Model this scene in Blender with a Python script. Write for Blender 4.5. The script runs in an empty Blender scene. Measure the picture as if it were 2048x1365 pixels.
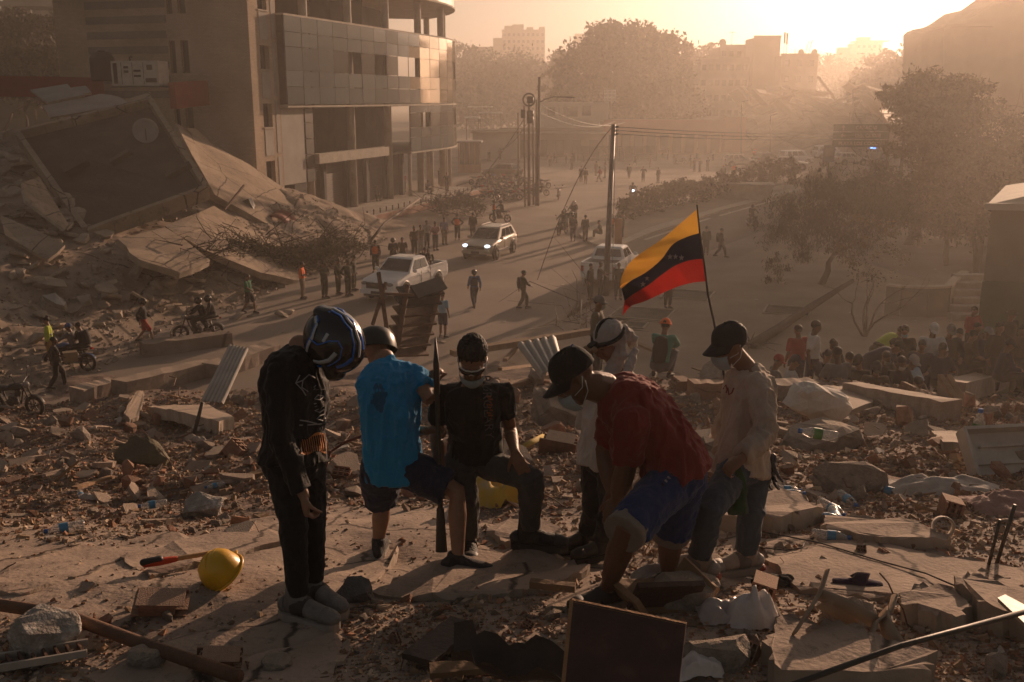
import bpy, bmesh, math, random
import numpy as np
from mathutils import Vector, Matrix, Quaternion
random.seed(7); RNG = np.random.default_rng(11)
scene = bpy.context.scene
COL = scene.collection
R = math.radians
# ------------------------------------------------------------------ camera, sky, sun, exposure
CAM_Z = 9.0; PITCH = R(13.7); FPX = 1991.0
cam_d = bpy.data.cameras.new('camera'); cam = bpy.data.objects.new('camera', cam_d); COL.objects.link(cam)
cam_d.lens = 35.0; cam_d.sensor_width = 36.0; cam_d.clip_end = 3000; cam_d.clip_start = 0.05
cam.location = (0, 0, CAM_Z); cam.rotation_euler = (R(90) - PITCH, 0, 0)
cam_d.dof.use_dof = True; cam_d.dof.focus_distance = 5.9; cam_d.dof.aperture_fstop = 9.0
scene.camera = cam
SUN_AZ, SUN_EL = R(30), R(9.5)          # azimuth to the right of +Y
world = bpy.data.worlds.new('World'); scene.world = world; world.use_nodes = True
wt = world.node_tree; wt.nodes.clear()
sky = wt.nodes.new('ShaderNodeTexSky'); sky.sky_type = 'NISHITA'; sky.sun_disc = False
sky.sun_elevation = SUN_EL; sky.sun_rotation = SUN_AZ
sky.air_density = 1.4; sky.dust_density = 3.5; sky.ozone_density = 0.4
bg = wt.nodes.new('ShaderNodeBackground'); bg.inputs[1].default_value = 0.05
mixw = wt.nodes.new('ShaderNodeMix'); mixw.data_type = 'RGBA'; mixw.blend_type = 'MULTIPLY'
mixw.inputs[0].default_value = 1.0; mixw.inputs[7].default_value = (0.98, 0.91, 0.90, 1)
outw = wt.nodes.new('ShaderNodeOutputWorld')
hsw = wt.nodes.new('ShaderNodeHueSaturation'); hsw.inputs['Saturation'].default_value = 0.5; wt.links.new(sky.outputs[0], hsw.inputs['Color']); wt.links.new(hsw.outputs[0], mixw.inputs[6]); wt.links.new(mixw.outputs[2], bg.inputs[0]); wt.links.new(bg.outputs[0], outw.inputs[0])
sun_d = bpy.data.lights.new('sun', 'SUN'); sun = bpy.data.objects.new('sun', sun_d); COL.objects.link(sun)
sun_d.energy = 5.0; sun_d.angle = R(0.6); sun_d.color = (1.0, 0.63, 0.41)
SUNDIR = Vector((math.sin(SUN_AZ) * math.cos(SUN_EL), math.cos(SUN_AZ) * math.cos(SUN_EL), math.sin(SUN_EL)))
sun.rotation_euler = SUNDIR.to_track_quat('Z', 'Y').to_euler(); sun.location = (40, 60, 40)
vs = scene.view_settings; vs.view_transform = 'Standard'; vs.look = 'None'; vs.gamma = 1.0; vs.use_curve_mapping = False
vs.exposure = 0.4
cy = scene.cycles
cy.use_denoising = True
try: cy.denoiser = 'OPENIMAGEDENOISE'
except Exception: pass
cy.max_bounces = 6; cy.diffuse_bounces = 3; cy.glossy_bounces = 3; cy.transmission_bounces = 4; cy.volume_bounces = 1; cy.transparent_max_bounces = 12
cy.caustics_reflective = False; cy.caustics_refractive = False; cy.sample_clamp_indirect = 4.0
# ------------------------------------------------------------------ pixel <-> place
_cp, _sp = math.cos(PITCH), math.sin(PITCH)
def P(u, v, d):
 """point on the ray of photo pixel (u, v) at camera depth d"""
 xc = (u - 1024) / FPX; yc = (682.5 - v) / FPX
 return Vector((xc * d, d * (_cp + yc * _sp), CAM_Z + d * (-_sp + yc * _cp)))
def G(u, v, z=0.0):
 yc = (682.5 - v) / FPX
 return P(u, v, (CAM_Z - z) / (_sp - yc * _cp))
# ------------------------------------------------------------------ numpy noise
def _h(ix, iy, iz, s):
 n = (ix.astype(np.int64) * 374761393 + iy.astype(np.int64) * 668265263 + iz.astype(np.int64) * 2147483647 + s * 974711) & 0xffffffff
 n = ((n ^ (n >> 13)) * 1274126177) & 0xffffffff
 return ((n ^ (n >> 16)) & 0xffff) / 32767.5 - 1.0
def vnoise(x, y, z=None, s=0):
 x = np.asarray(x, float); y = np.asarray(y, float); z = np.zeros_like(x) if z is None else np.asarray(z, float)
 xi, yi, zi = np.floor(x), np.floor(y), np.floor(z); fx, fy, fz = x - xi, y - yi, z - zi
 fx, fy, fz = [f * f * f * (f * (f * 6 - 15) + 10) for f in (fx, fy, fz)]
 def L(a, b, t): return a + (b - a) * t
 c = lambda i, j, k: _h(xi + i, yi + j, zi + k, s)
 return L(L(L(c(0,0,0), c(1,0,0), fx), L(c(0,1,0), c(1,1,0), fx), fy), L(L(c(0,0,1), c(1,0,1), fx), L(c(0,1,1), c(1,1,1), fx), fy), fz)
def fbm(x, y, z=None, o=4, s=0, g=0.5):
 x = np.asarray(x, float); y = np.asarray(y, float); z = np.zeros_like(x) if z is None else np.asarray(z, float)
 a = 1.0; t = 0.0; f = 1.0
 for k in range(o):
  t = t + a * vnoise(x * f, y * f, z * f, s + k); a *= g; f *= 2.03
 return t
def sstep(a, b, x):
 t = np.clip((np.asarray(x, float) - a) / (b - a), 0, 1); return t * t * (3 - 2 * t)
# ------------------------------------------------------------------ materials
MATS = {}
def mat(name, c1, c2=None, rough=0.85, scale=4.0, bump=0.2, metal=0.0, rand=0.0, dust=0.0, detail=5.0, spec=0.3, c3=None, alpha=None, transm=0.0, emit=None, emit_s=0.0, bscale=None, stretch=None, sheen=0.0, attr=False):
 if name in MATS: return MATS[name]
 m = bpy.data.materials.new(name); m.use_nodes = True; t = m.node_tree; N = t.nodes; L = t.links
 b = N['Principled BSDF']
 b.inputs['Roughness'].default_value = rough; b.inputs['Metallic'].default_value = metal
 b.inputs['Specular IOR Level'].default_value = spec
 if sheen: b.inputs['Sheen Weight'].default_value = sheen
 if transm: b.inputs['Transmission Weight'].default_value = transm
 if alpha is not None: b.inputs['Alpha'].default_value = alpha
 if emit: b.inputs['Emission Color'].default_value = (*emit, 1); b.inputs['Emission Strength'].default_value = emit_s
 c2 = c2 or tuple(x * 0.72 for x in c1)
 tc = N.new('ShaderNodeTexCoord'); vec = tc.outputs['Object']
 if stretch:
  mp = N.new('ShaderNodeMapping'); mp.inputs['Scale'].default_value = stretch; L.new(vec, mp.inputs[0]); vec = mp.outputs[0]
 n1 = N.new('ShaderNodeTexNoise'); n1.inputs['Scale'].default_value = scale; n1.inputs['Detail'].default_value = detail; n1.inputs['Roughness'].default_value = 0.62
 L.new(vec, n1.inputs['Vector'])
 r = N.new('ShaderNodeValToRGB'); r.color_ramp.elements[0].position = 0.33; r.color_ramp.elements[1].position = 0.68
 r.color_ramp.elements[0].color = (*c2, 1); r.color_ramp.elements[1].color = (*c1, 1)
 if c3:
  e = r.color_ramp.elements.new(0.52); e.color = (*c3, 1)
 L.new(n1.outputs[0], r.inputs[0]); col = r.outputs[0]
 if attr:
  at = N.new('ShaderNodeAttribute'); at.attribute_name = 'tint'
  mx = N.new('ShaderNodeMix'); mx.data_type = 'RGBA'; mx.blend_type = 'MULTIPLY'; mx.inputs[0].default_value = 1.0
  L.new(col, mx.inputs[6]); L.new(at.outputs[0], mx.inputs[7]); col = mx.outputs[2]
 if rand:
  oi = N.new('ShaderNodeObjectInfo'); hs = N.new('ShaderNodeHueSaturation')
  mr = N.new('ShaderNodeMapRange'); mr.inputs[3].default_value = 1 - rand; mr.inputs[4].default_value = 1 + rand
  L.new(oi.outputs['Random'], mr.inputs[0]); L.new(mr.outputs[0], hs.inputs['Value']); L.new(col, hs.inputs['Color']); col = hs.outputs[0]
 if dust:
  ge = N.new('ShaderNodeNewGeometry'); sx = N.new('ShaderNodeSeparateXYZ'); L.new(ge.outputs['Normal'], sx.inputs[0])
  n3 = N.new('ShaderNodeTexNoise'); n3.inputs['Scale'].default_value = 9.0; n3.inputs['Detail'].default_value = 4; L.new(tc.outputs['Object'], n3.inputs['Vector'])
  ad = N.new('ShaderNodeMath'); ad.operation = 'MULTIPLY_ADD'; ad.inputs[1].default_value = 0.9; L.new(n3.outputs[0], ad.inputs[0]); L.new(sx.outputs['Z'], ad.inputs[2])
  m2 = N.new('ShaderNodeMapRange'); m2.inputs[1].default_value = 0.75; m2.inputs[2].default_value = 1.5; m2.inputs[4].default_value = dust; L.new(ad.outputs[0], m2.inputs[0])
  mx2 = N.new('ShaderNodeMix'); mx2.data_type = 'RGBA'; L.new(m2.outputs[0], mx2.inputs[0]); L.new(col, mx2.inputs[6]); mx2.inputs[7].default_value = (0.36, 0.275, 0.20, 1); col = mx2.outputs[2]
 L.new(col, b.inputs['Base Color'])
 if bump:
  n2 = N.new('ShaderNodeTexNoise'); n2.inputs['Scale'].default_value = bscale or scale * 6; n2.inputs['Detail'].default_value = 6; L.new(vec, n2.inputs['Vector'])
  bp = N.new('ShaderNodeBump'); bp.inputs['Strength'].default_value = bump; bp.inputs['Distance'].default_value = 0.03; L.new(n2.outputs[0], bp.inputs['Height']); L.new(bp.outputs[0], b.inputs['Normal'])
 MATS[name] = m
 return m
# ------------------------------------------------------------------ mesh building
def frame_from(t, side=None):
 t = Vector(t).normalized()
 s = Vector(side) if side is not None else (Vector((1, 0, 0)) if abs(t.x) < 0.9 else Vector((0, 1, 0)))
 s = s - t * s.dot(t)
 if s.length < 1e-5: s = t.orthogonal()
 s.normalize(); return s, t.cross(s).normalized()
class MB:
 def __init__(s): s.v = []; s.f = []; s.mi = []; s.cur = 0
 def add(s, vs, fs):
  o = len(s.v); s.v.extend([tuple(q) for q in vs]); s.f.extend([tuple(i + o for i in f) for f in fs]); s.mi.extend([s.cur] * len(fs)); return s
 def box(s, c, size, rot=None, taper=1.0):
  sx, sy, sz = [q / 2 for q in size]; c = Vector(c); M = rot if rot is not None else Matrix.Identity(3)
  if isinstance(rot, (int, float)): M = Matrix.Rotation(rot, 3, 'Z')
  vs = []
  for z in (-1, 1):
   k = taper if z > 0 else 1
   for x, y in ((-1, -1), (1, -1), (1, 1), (-1, 1)): vs.append(c + M @ Vector((x * sx * k, y * sy * k, z * sz)))
  return s.add(vs, [(3, 2, 1, 0), (4, 5, 6, 7), (0, 1, 5, 4), (1, 2, 6, 5), (2, 3, 7, 6), (3, 0, 4, 7)])
 def bar(s, a, b, w, h, up=(0, 0, 1)):
  a, b = Vector(a), Vector(b); t = (b - a).normalized(); sd = t.cross(Vector(up))
  if sd.length < 1e-4: sd = t.orthogonal()
  sd.normalize(); u = sd.cross(t)
  vs = [p + sd * i * w / 2 + u * j * h / 2 for p in (a, b) for i, j in ((-1, -1), (1, -1), (1, 1), (-1, 1))]
  return s.add(vs, [(0, 1, 2, 3), (7, 6, 5, 4), (0, 4, 5, 1), (1, 5, 6, 2), (2, 6, 7, 3), (3, 7, 4, 0)])
 def loft(s, pts, rad, side=None, n=12, caps=('round', 'round'), closed=False):
  pts = [Vector(p) for p in pts]; rr = [(q, q) if isinstance(q, (int, float)) else q for q in rad]
  m = len(pts); rings = []; T = []
  for i in range(m):
   t = pts[min(i + 1, m - 1)] - pts[max(i - 1, 0)]
   T.append(t.normalized() if t.length > 1e-9 else Vector((0, 0, 1)))
  sd = side; prev = None
  for i in range(m):
   if side is not None: a, b = frame_from(T[i], side)
   else:
    a, b = frame_from(T[i], prev); prev = a
   rings.append((pts[i], a, b, rr[i][0], rr[i][1]))
  def capr(i, sg):
   p, a, b, ra, rb = rings[i]; t = T[i] * sg; h = min(ra, rb)
   return [(p + t * h * k, a, b, ra * q, rb * q) for k, q in ((0.5, 0.87), (0.87, 0.5))], p + t * h
  full = list(rings); st = pts[0]; en = pts[-1]
  if caps[0] == 'round':
   ex, st = capr(0, -1); full = ex[::-1] + full
  if caps[1] == 'round':
   ex, en = capr(m - 1, 1); full = full + ex
  vs = []
  for p, a, b, ra, rb in full:
   for k in range(n):
    w = 2 * math.pi * k / n; vs.append(p + a * math.cos(w) * ra + b * math.sin(w) * rb)
  M = len(full); fs = []
  for i in range(M - 1):
   for k in range(n):
    fs.append((i * n + k, i * n + (k + 1) % n, (i + 1) * n + (k + 1) % n, (i + 1) * n + k))
  vs.append(st); vs.append(en); a0, a1 = len(vs) - 2, len(vs) - 1
  for k in range(n):
   fs.append((a0, (k + 1) % n, k)); fs.append((a1, (M - 1) * n + k, (M - 1) * n + (k + 1) % n))
  return s.add(vs, fs)
 def tube(s, pts, r, n=6): return s.loft(pts, [r] * len(pts) if isinstance(r, (int, float)) else r, n=n, caps=('flat', 'flat'))
 def blob(s, c, r, rot=None, n=12, m=8):
  c = Vector(c); M = rot if rot is not None else Matrix.Identity(3)
  if isinstance(r, (int, float)): r = (r, r, r)
  vs = [c + M @ Vector((0, 0, -r[2]))]
  for i in range(1, m):
   a = -math.pi / 2 + math.pi * i / m
   for k in range(n):
    w = 2 * math.pi * k / n; vs.append(c + M @ Vector((r[0] * math.cos(a) * math.cos(w), r[1] * math.cos(a) * math.sin(w), r[2] * math.sin(a))))
  vs.append(c + M @ Vector((0, 0, r[2]))); fs = []
  for k in range(n): fs.append((0, 1 + (k + 1) % n, 1 + k))
  for i in range(m - 2):
   for k in range(n): fs.append((1 + i * n + k, 1 + i * n + (k + 1) % n, 1 + (i + 1) * n + (k + 1) % n, 1 + (i + 1) * n + k))
  o = 1 + (m - 2) * n
  for k in range(n): fs.append((o + k, o + (k + 1) % n, len(vs) - 1))
  return s.add(vs, fs)
 def prism(s, poly, axis_o, ax, ay, az, h):
  """polygon (x, y) list in plane (o, ax, ay), extruded along az by h"""
  o, ax, ay, az = Vector(axis_o), Vector(ax), Vector(ay), Vector(az); n = len(poly)
  b = [o + ax * x + ay * y for x, y in poly]; t = [p + az * h for p in b]
  return s.add(b + t, [tuple(range(n))[::-1], tuple(range(n, 2 * n))] + [(i, (i + 1) % n, n + (i + 1) % n, n + i) for i in range(n)])
 def lathe(s, prof, o=(0, 0, 0), axis=(0, 0, 1), n=14):
  o = Vector(o); t = Vector(axis).normalized(); a, b = frame_from(t); vs = []
  for r, z in prof:
   for k in range(n):
    w = 2 * math.pi * k / n; vs.append(o + t * z + (a * math.cos(w) + b * math.sin(w)) * r)
  fs = [(i * n + k, i * n + (k + 1) % n, (i + 1) * n + (k + 1) % n, (i + 1) * n + k) for i in range(len(prof) - 1) for k in range(n)]
  return s.add(vs, fs)
 def torus(s, c, axis, R_, r, n=18, m=6, flat=1.0):
  c = Vector(c); t = Vector(axis).normalized(); a, b = frame_from(t); vs = []
  for i in range(n):
   w = 2 * math.pi * i / n; e = a * math.cos(w) + b * math.sin(w)
   for k in range(m):
    q = 2 * math.pi * k / m; vs.append(c + e * (R_ + r * math.cos(q)) + t * r * flat * math.sin(q))
  return s.add(vs, [(i * m + k, ((i + 1) % n) * m + k, ((i + 1) % n) * m + (k + 1) % m, i * m + (k + 1) % m) for i in range(n) for k in range(m)])
 def mesh(s, name, mats=None, smooth=False):
  me = bpy.data.meshes.new(name); me.from_pydata(s.v, [], s.f)
  if mats is not None:
   for q in (mats if isinstance(mats, (list, tuple)) else [mats]): me.materials.append(q)
   if any(s.mi): me.polygons.foreach_set('material_index', s.mi)
  if smooth: me.polygons.foreach_set('use_smooth', [True] * len(me.polygons))
  me.update(); return me
 def build(s, name, mats=None, parent=None, smooth=False):
  return link(name, s.mesh(name, mats, smooth), parent)
def link(name, me, parent=None):
 o = bpy.data.objects.new(name, me); COL.objects.link(o)
 if parent is not None: o.parent = parent
 return o
def empty(name, loc=(0, 0, 0), rz=0.0, label=None, cat=None, group=None):
 o = bpy.data.objects.new(name, None); COL.objects.link(o); o.location = loc; o.rotation_euler = (0, 0, rz); o.empty_display_size = 0.1
 return tag(o, label, cat, group)
def tag(o, label=None, cat=None, group=None, kind=None):
 if label: o['label'] = label
 if cat: o['category'] = cat
 if group: o['group'] = group
 if kind: o['kind'] = kind
 return o
def np_mesh(name, V, F, mats, smooth=True):
 me = bpy.data.meshes.new(name); V = np.asarray(V, np.float32); F = np.asarray(F, np.int32); k = F.shape[1]
 me.vertices.add(len(V)); me.vertices.foreach_set('co', V.ravel())
 me.loops.add(F.size); me.loops.foreach_set('vertex_index', F.ravel())
 me.polygons.add(len(F)); me.polygons.foreach_set('loop_start', np.arange(0, F.size, k, dtype=np.int32))
 me.polygons.foreach_set('use_smooth', np.full(len(F), smooth))
 for q in (mats if isinstance(mats, (list, tuple)) else [mats]): me.materials.append(q)
 me.update(calc_edges=True); me.validate(); return me
def grid_faces(nr, nc):
 i = np.arange(nr - 1)[:, None]; j = np.arange(nc - 1)[None, :]; a = i * nc + j
 return np.stack([a, a + 1, a + nc + 1, a + nc], -1).reshape(-1, 4)
def copy_tree(o, parent=None):
 c = o.copy(); COL.objects.link(c)
 if parent is not None: c.parent = parent
 for ch in o.children: copy_tree(ch, c)
 return c
# ------------------------------------------------------------------ terrain
_PY = np.array([-6, 2, 3.9, 4.5, 5.2, 5.5, 5.75, 6.3, 7.2, 8.2, 12.5, 16.5, 19, 21, 23.5, 27, 31, 36])
_PZ = np.array([6.7, 6.62, 6.55, 6.46, 6.32, 6.25, 6.21, 6.13, 5.98, 5.72, 4.62, 3.82, 3.45, 3.0, 2.0, 0.9, 0.15, -0.3])
_LY = np.array([-6, 2, 5, 6.5, 8.5, 10.5, 15, 19, 24, 28, 36]); _LZ = np.array([6.7, 6.6, 6.42, 6.05, 5.3, 4.5, 3.15, 2.1, 0.8, 0.1, -0.4])
FEET = [(-1.017, 4.697, 6.457), (-1.068, 4.533, 6.460), (-.837, 5.764, 6.192), (-.317, 5.382, 6.27), (.108, 5.549, 6.364), (-.268, 5.73, 6.232), (.564, 5.727, 6.209), (.480, 5.898, 6.191), (.497, 4.727, 6.413), (.868, 5.074, 6.316), (1.069, 5.235, 6.341), (1.388, 5.461, 6.256)]   # sole positions of the people in front: the ground meets them
def H_fg(x, y, detail=True):
 x = np.asarray(x, float); y = np.asarray(y, float)
 zc = np.interp(y, _PY, _PZ); zl = np.interp(y, _LY, _LZ)
 w = sstep(0.05, -0.42, x / np.maximum(y + 1.0, 2.0))
 z = zc * (1 - w) + zl * w
 rr = sstep(0.25, 0.55, x / np.maximum(y + 1.0, 2.0)); z = z - rr * 0.6 * sstep(15, 21, y)
 z = z - 0.75 * np.exp(-((x - 8.2) / 3.6) ** 4 - ((y - 21.3) / 2.4) ** 4) + 0.22 * np.exp(-((x - 7.6) / 3.0) ** 4 - ((y - 17.6) / 0.9) ** 2)
 if detail:
  rough = sstep(6.5, 9.0, y)
  z = z + rough * (0.20 * fbm(x * 0.35 + 3, y * 0.35, o=3, s=5) + 0.06 * fbm(x * 1.7, y * 1.7, o=3, s=9)) + 0.018 * fbm(x * 1.1, y * 1.1, o=4, s=3) + 0.006 * fbm(x * 7, y * 7, o=3, s=4)
  for fx, fy, fz in FEET:
   w = np.exp(-(((x - fx) ** 2 + (y - fy) ** 2) / 0.05) ** 1.5); z = z * (1 - w) + (fz - .014) * w
 return z
_gx = np.arange(-27, 27, .06); _gy = np.arange(-6, 41, .06); _HG = H_fg(*np.meshgrid(_gx, _gy))
def Hs(x, y):
 """terrain height looked up from a fine table"""
 a = np.clip((np.asarray(x, float) + 27) / .06, 0, len(_gx) - 1.01); b = np.clip((np.asarray(y, float) + 6) / .06, 0, len(_gy) - 1.01); i = a.astype(int); j = b.astype(int); a = a - i; b = b - j
 return (_HG[j, i] * (1 - a) + _HG[j, i + 1] * a) * (1 - b) + (_HG[j + 1, i] * (1 - a) + _HG[j + 1, i + 1] * a) * b
def edge_x(y): return -15.3 + (np.asarray(y, float) - 30) * 0.185
def H_left(x, y, detail=True):
 x = np.asarray(x, float); y = np.asarray(y, float)
 dist = edge_x(y) - x + (0.9 * fbm(x * 0.13, y * 0.13, o=2, s=21) if detail else 0)
 k = np.interp(y, [25, 34, 42, 52, 60, 68], [0.25, 0.34, 0.44, 0.52, 0.60, 0.55])
 cap = np.interp(y, [25, 40, 52, 62], [3.5, 5.5, 7.2, 8.2])
 z = cap * (1 - np.exp(-np.maximum(dist, 0) * k / cap * 1.15)) + np.minimum(dist, 0) * 0.3
 z = z * sstep(78, 66, y)
 if detail: z = z + (0.22 * fbm(x * 0.5, y * 0.5, o=4, s=31) + 0.05 * fbm(x * 2.2, y * 2.2, o=3, s=33)) * sstep(0, 2.5, dist)
 return z - 0.12
def gz(x, y):
 return float(max(Hs(x, y), H_left(x, y) if x < -8 and 24 < y < 80 else -9, 0.0))
def gpt(u, v, d0=4.0, d1=170.0):
 """first hit of pixel ray with the terrain"""
 ds = np.geomspace(d0, d1, 900); A = P(u, v, 1.0); o = Vector((0, 0, CAM_Z)); dr = A - o
 X = dr.x * ds; Y = dr.y * ds; Z = CAM_Z + dr.z * ds
 T = np.maximum(np.where(Y < 36, Hs(X, Y), 0), np.where((X < -8) & (Y > 24) & (Y < 80), H_left(X, Y), 0)); T = np.maximum(T, 0)
 i = int(np.argmax(Z <= T))
 if not (Z <= T).any(): return None, 0
 return Vector((X[i], Y[i], T[i])), ds[i]
M_DUST = mat('dusty_ground', (0.36, 0.265, 0.185), (0.24, 0.175, 0.125), rough=0.95, scale=0.7, bump=0.5, bscale=9, c3=(0.31, 0.225, 0.16), detail=9, spec=0.1)
M_STREET = mat('street_dust', (0.33, 0.265, 0.215), (0.22, 0.175, 0.14), rough=0.95, scale=0.16, bump=0.35, bscale=3, c3=(0.28, 0.222, 0.178), detail=10, spec=0.1)
M_SLABDUST = mat('dusty_concrete', (0.38, 0.295, 0.235), (0.22, 0.17, 0.138), rough=0.93, scale=1.6, bump=0.3, bscale=30, c3=(0.32, 0.248, 0.196), detail=10, spec=0.12)
M_MOUND = mat('mound_dust', (0.33, 0.27, 0.225), (0.18, 0.145, 0.12), rough=0.95, scale=0.5, bump=0.6, bscale=7, c3=(0.27, 0.21, 0.16), detail=10, spec=0.1)
def cracks(m, sc, wid, spk):
 """hairline cracks and dark grit specks: marks with a shape of their own"""
 t = m.node_tree; N = t.nodes; L = t.links; b = N['Principled BSDF']; src = b.inputs['Base Color'].links[0].from_socket; tc = N.new('ShaderNodeTexCoord')
 ns = N.new('ShaderNodeTexNoise'); ns.inputs['Scale'].default_value = sc * 2.5; ns.inputs['Detail'].default_value = 5; L.new(tc.outputs['Object'], ns.inputs['Vector'])
 ad = N.new('ShaderNodeMix'); ad.data_type = 'VECTOR'; ad.inputs[0].default_value = .28; L.new(tc.outputs['Object'], ad.inputs[4]); L.new(ns.outputs['Color'], ad.inputs[5])
 vo = N.new('ShaderNodeTexVoronoi'); vo.feature = 'DISTANCE_TO_EDGE'; vo.inputs['Scale'].default_value = sc; L.new(ad.outputs[1], vo.inputs['Vector'])
 mr = N.new('ShaderNodeMapRange'); mr.inputs[1].default_value = wid * .3; mr.inputs[2].default_value = wid; mr.inputs[3].default_value = .28; L.new(vo.outputs['Distance'], mr.inputs[0])
 n2 = N.new('ShaderNodeTexNoise'); n2.inputs['Scale'].default_value = spk; n2.inputs['Detail'].default_value = 8; n2.inputs['Roughness'].default_value = .8; L.new(tc.outputs['Object'], n2.inputs['Vector'])
 m2 = N.new('ShaderNodeMapRange'); m2.inputs[1].default_value = .34; m2.inputs[2].default_value = .46; m2.inputs[3].default_value = .45; L.new(n2.outputs[0], m2.inputs[0])
 mu = N.new('ShaderNodeMath'); mu.operation = 'MULTIPLY'; L.new(mr.outputs[0], mu.inputs[0]); L.new(m2.outputs[0], mu.inputs[1])
 mx = N.new('ShaderNodeMix'); mx.data_type = 'RGBA'; mx.blend_type = 'MULTIPLY'; mx.inputs[0].default_value = 1; L.new(src, mx.inputs[6]); L.new(mu.outputs[0], mx.inputs[7]); L.new(mx.outputs[2], b.inputs['Base Color'])
cracks(M_SLABDUST, .9, .014, 9); cracks(M_MOUND, .22, .012, 1.6)
gr = np.array([[-1500, -300, 0], [1500, -300, 0], [1500, 1500, 0], [-1500, 1500, 0]], float)
tag(link('ground', np_mesh('ground', gr, np.array([[0, 1, 2, 3]]), M_STREET)), kind='structure')
ys = np.concatenate([np.linspace(-6, 3.4, 14), 3.4 + (np.geomspace(1, 33.6, 330) - 1) * 1.0])
ts = np.linspace(-1, 1, 340)
Yg = np.repeat(ys[:, None], len(ts), 1); Xg = ts[None, :] * (4.2 + 0.62 * np.maximum(Yg, 0))
Zg = H_fg(Xg, Yg)
M_CRUSH = mat('crushed_rubble', (0.26, 0.195, 0.155), (0.12, 0.09, 0.074), rough=0.96, scale=3.0, bump=0.9, bscale=26, c3=(0.19, 0.142, 0.115), detail=10, spec=0.1)
tme = np_mesh('terrain', np.stack([Xg, Yg, Zg], -1).reshape(-1, 3), grid_faces(*Xg.shape), [M_SLABDUST, M_CRUSH])
_yc = (Yg + .8 * fbm(Xg * .9, Yg * .9, o=3, s=71) - .25 * sstep(-1, -3, Xg) * 0)[:-1, :-1].ravel(); tme.polygons.foreach_set('material_index', (_yc > 6.9).astype(np.int32))
tag(link('terrain', tme), kind='structure')
xs = np.linspace(-52, -7, 230); ys2 = np.linspace(24, 82, 240)
Xl, Yl = np.meshgrid(xs, ys2)
tag(link('hillside', np_mesh('hillside', np.stack([Xl, Yl, H_left(Xl, Yl)], -1).reshape(-1, 3), grid_faces(*Xl.shape), M_MOUND)), kind='structure')
TMP = bpy.data.scenes.new('tmp')
# ------------------------------------------------------------------ buildings
def wb(mb, name, mats, parent, smooth=False):
 o = mb.build(name, mats, parent, smooth)
 p = parent
 while p is not None:
  o.matrix_parent_inverse = Matrix.Translation(-Vector(p.location)) if p.type == 'EMPTY' else Matrix.Identity(4)
  break
 return o
def brick_mat(name, dirv, c1, c2, mortar, sx=1.0):
 m = mat(name, c1, c2, rough=0.9, scale=0.8, bump=0.0); t = m.node_tree; N = t.nodes; L = t.links; b = N['Principled BSDF']
 tc = N.new('ShaderNodeTexCoord'); dp = N.new('ShaderNodeVectorMath'); dp.operation = 'DOT_PRODUCT'; dp.inputs[1].default_value = dirv
 L.new(tc.outputs['Object'], dp.inputs[0]); sp = N.new('ShaderNodeSeparateXYZ'); L.new(tc.outputs['Object'], sp.inputs[0])
 cb = N.new('ShaderNodeCombineXYZ'); L.new(dp.outputs['Value'], cb.inputs[0]); L.new(sp.outputs['Z'], cb.inputs[1])
 bk = N.new('ShaderNodeTexBrick'); bk.inputs['Scale'].default_value = 1.0; bk.inputs['Brick Width'].default_value = 0.26 * sx; bk.inputs['Row Height'].default_value = 0.085 * sx; bk.inputs['Mortar Size'].default_value = 0.012 * sx
 bk.inputs['Color1'].default_value = (*c1, 1); bk.inputs['Color2'].default_value = (*c2, 1); bk.inputs['Mortar'].default_value = (*mortar, 1)
 L.new(cb.outputs[0], bk.inputs['Vector'])
 ns = N.new('ShaderNodeTexNoise'); ns.inputs['Scale'].default_value = 0.35; ns.inputs['Detail'].default_value = 6; L.new(tc.outputs['Object'], ns.inputs['Vector'])
 mr = N.new('ShaderNodeMapRange'); mr.inputs[1].default_value = 0.3; mr.inputs[2].default_value = 0.7; mr.inputs[3].default_value = 0.72; mr.inputs[4].default_value = 1.1; L.new(ns.outputs[0], mr.inputs[0])
 hs = N.new('ShaderNodeHueSaturation'); L.new(bk.outputs[0], hs.inputs['Color']); L.new(mr.outputs[0], hs.inputs['Value']); L.new(hs.outputs[0], b.inputs['Base Color'])
 bp = N.new('ShaderNodeBump'); bp.inputs['Strength'].default_value = 0.5; bp.inputs['Distance'].default_value = 0.02; L.new(bk.outputs['Fac'], bp.inputs['Height']); bp.invert = True; L.new(bp.outputs[0], b.inputs['Normal'])
 return m
oC = Vector((-16.6, 65.6, 0)); oT = Vector((0.311, 0.95, 0)).normalized(); oN = Vector((oT.y, -oT.x, 0)); oL = -oN
M_BRICK = brick_mat('tan_brick', tuple(oT + oL), (0.48, 0.36, 0.265), (0.40, 0.30, 0.22), (0.26, 0.21, 0.17))
M_BAND = brick_mat('grey_brick_band', tuple(oT + oL), (0.22, 0.195, 0.17), (0.17, 0.15, 0.13), (0.15, 0.13, 0.11))
M_CONC = mat('grey_concrete', (0.40, 0.35, 0.29), (0.29, 0.245, 0.2), scale=1.3, bump=0.25)
M_PANEL = mat('grey_panel', (0.34, 0.31, 0.28), (0.26, 0.235, 0.21), scale=0.8, bump=0.1)
M_DARK = mat('dark_interior', (0.03, 0.026, 0.024), (0.02, 0.018, 0.016), scale=1, bump=0)
M_DGLASS = mat('dark_window_glass', (0.02, 0.022, 0.024), (0.03, 0.03, 0.03), rough=0.12, spec=0.5, bump=0)
M_GLASS = mat('blue_grey_glass', (0.085, 0.105, 0.115), (0.06, 0.078, 0.088), rough=0.12, metal=0.15, scale=0.25, bump=0.06, bscale=0.9, rand=0.25, spec=0.6)
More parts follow.
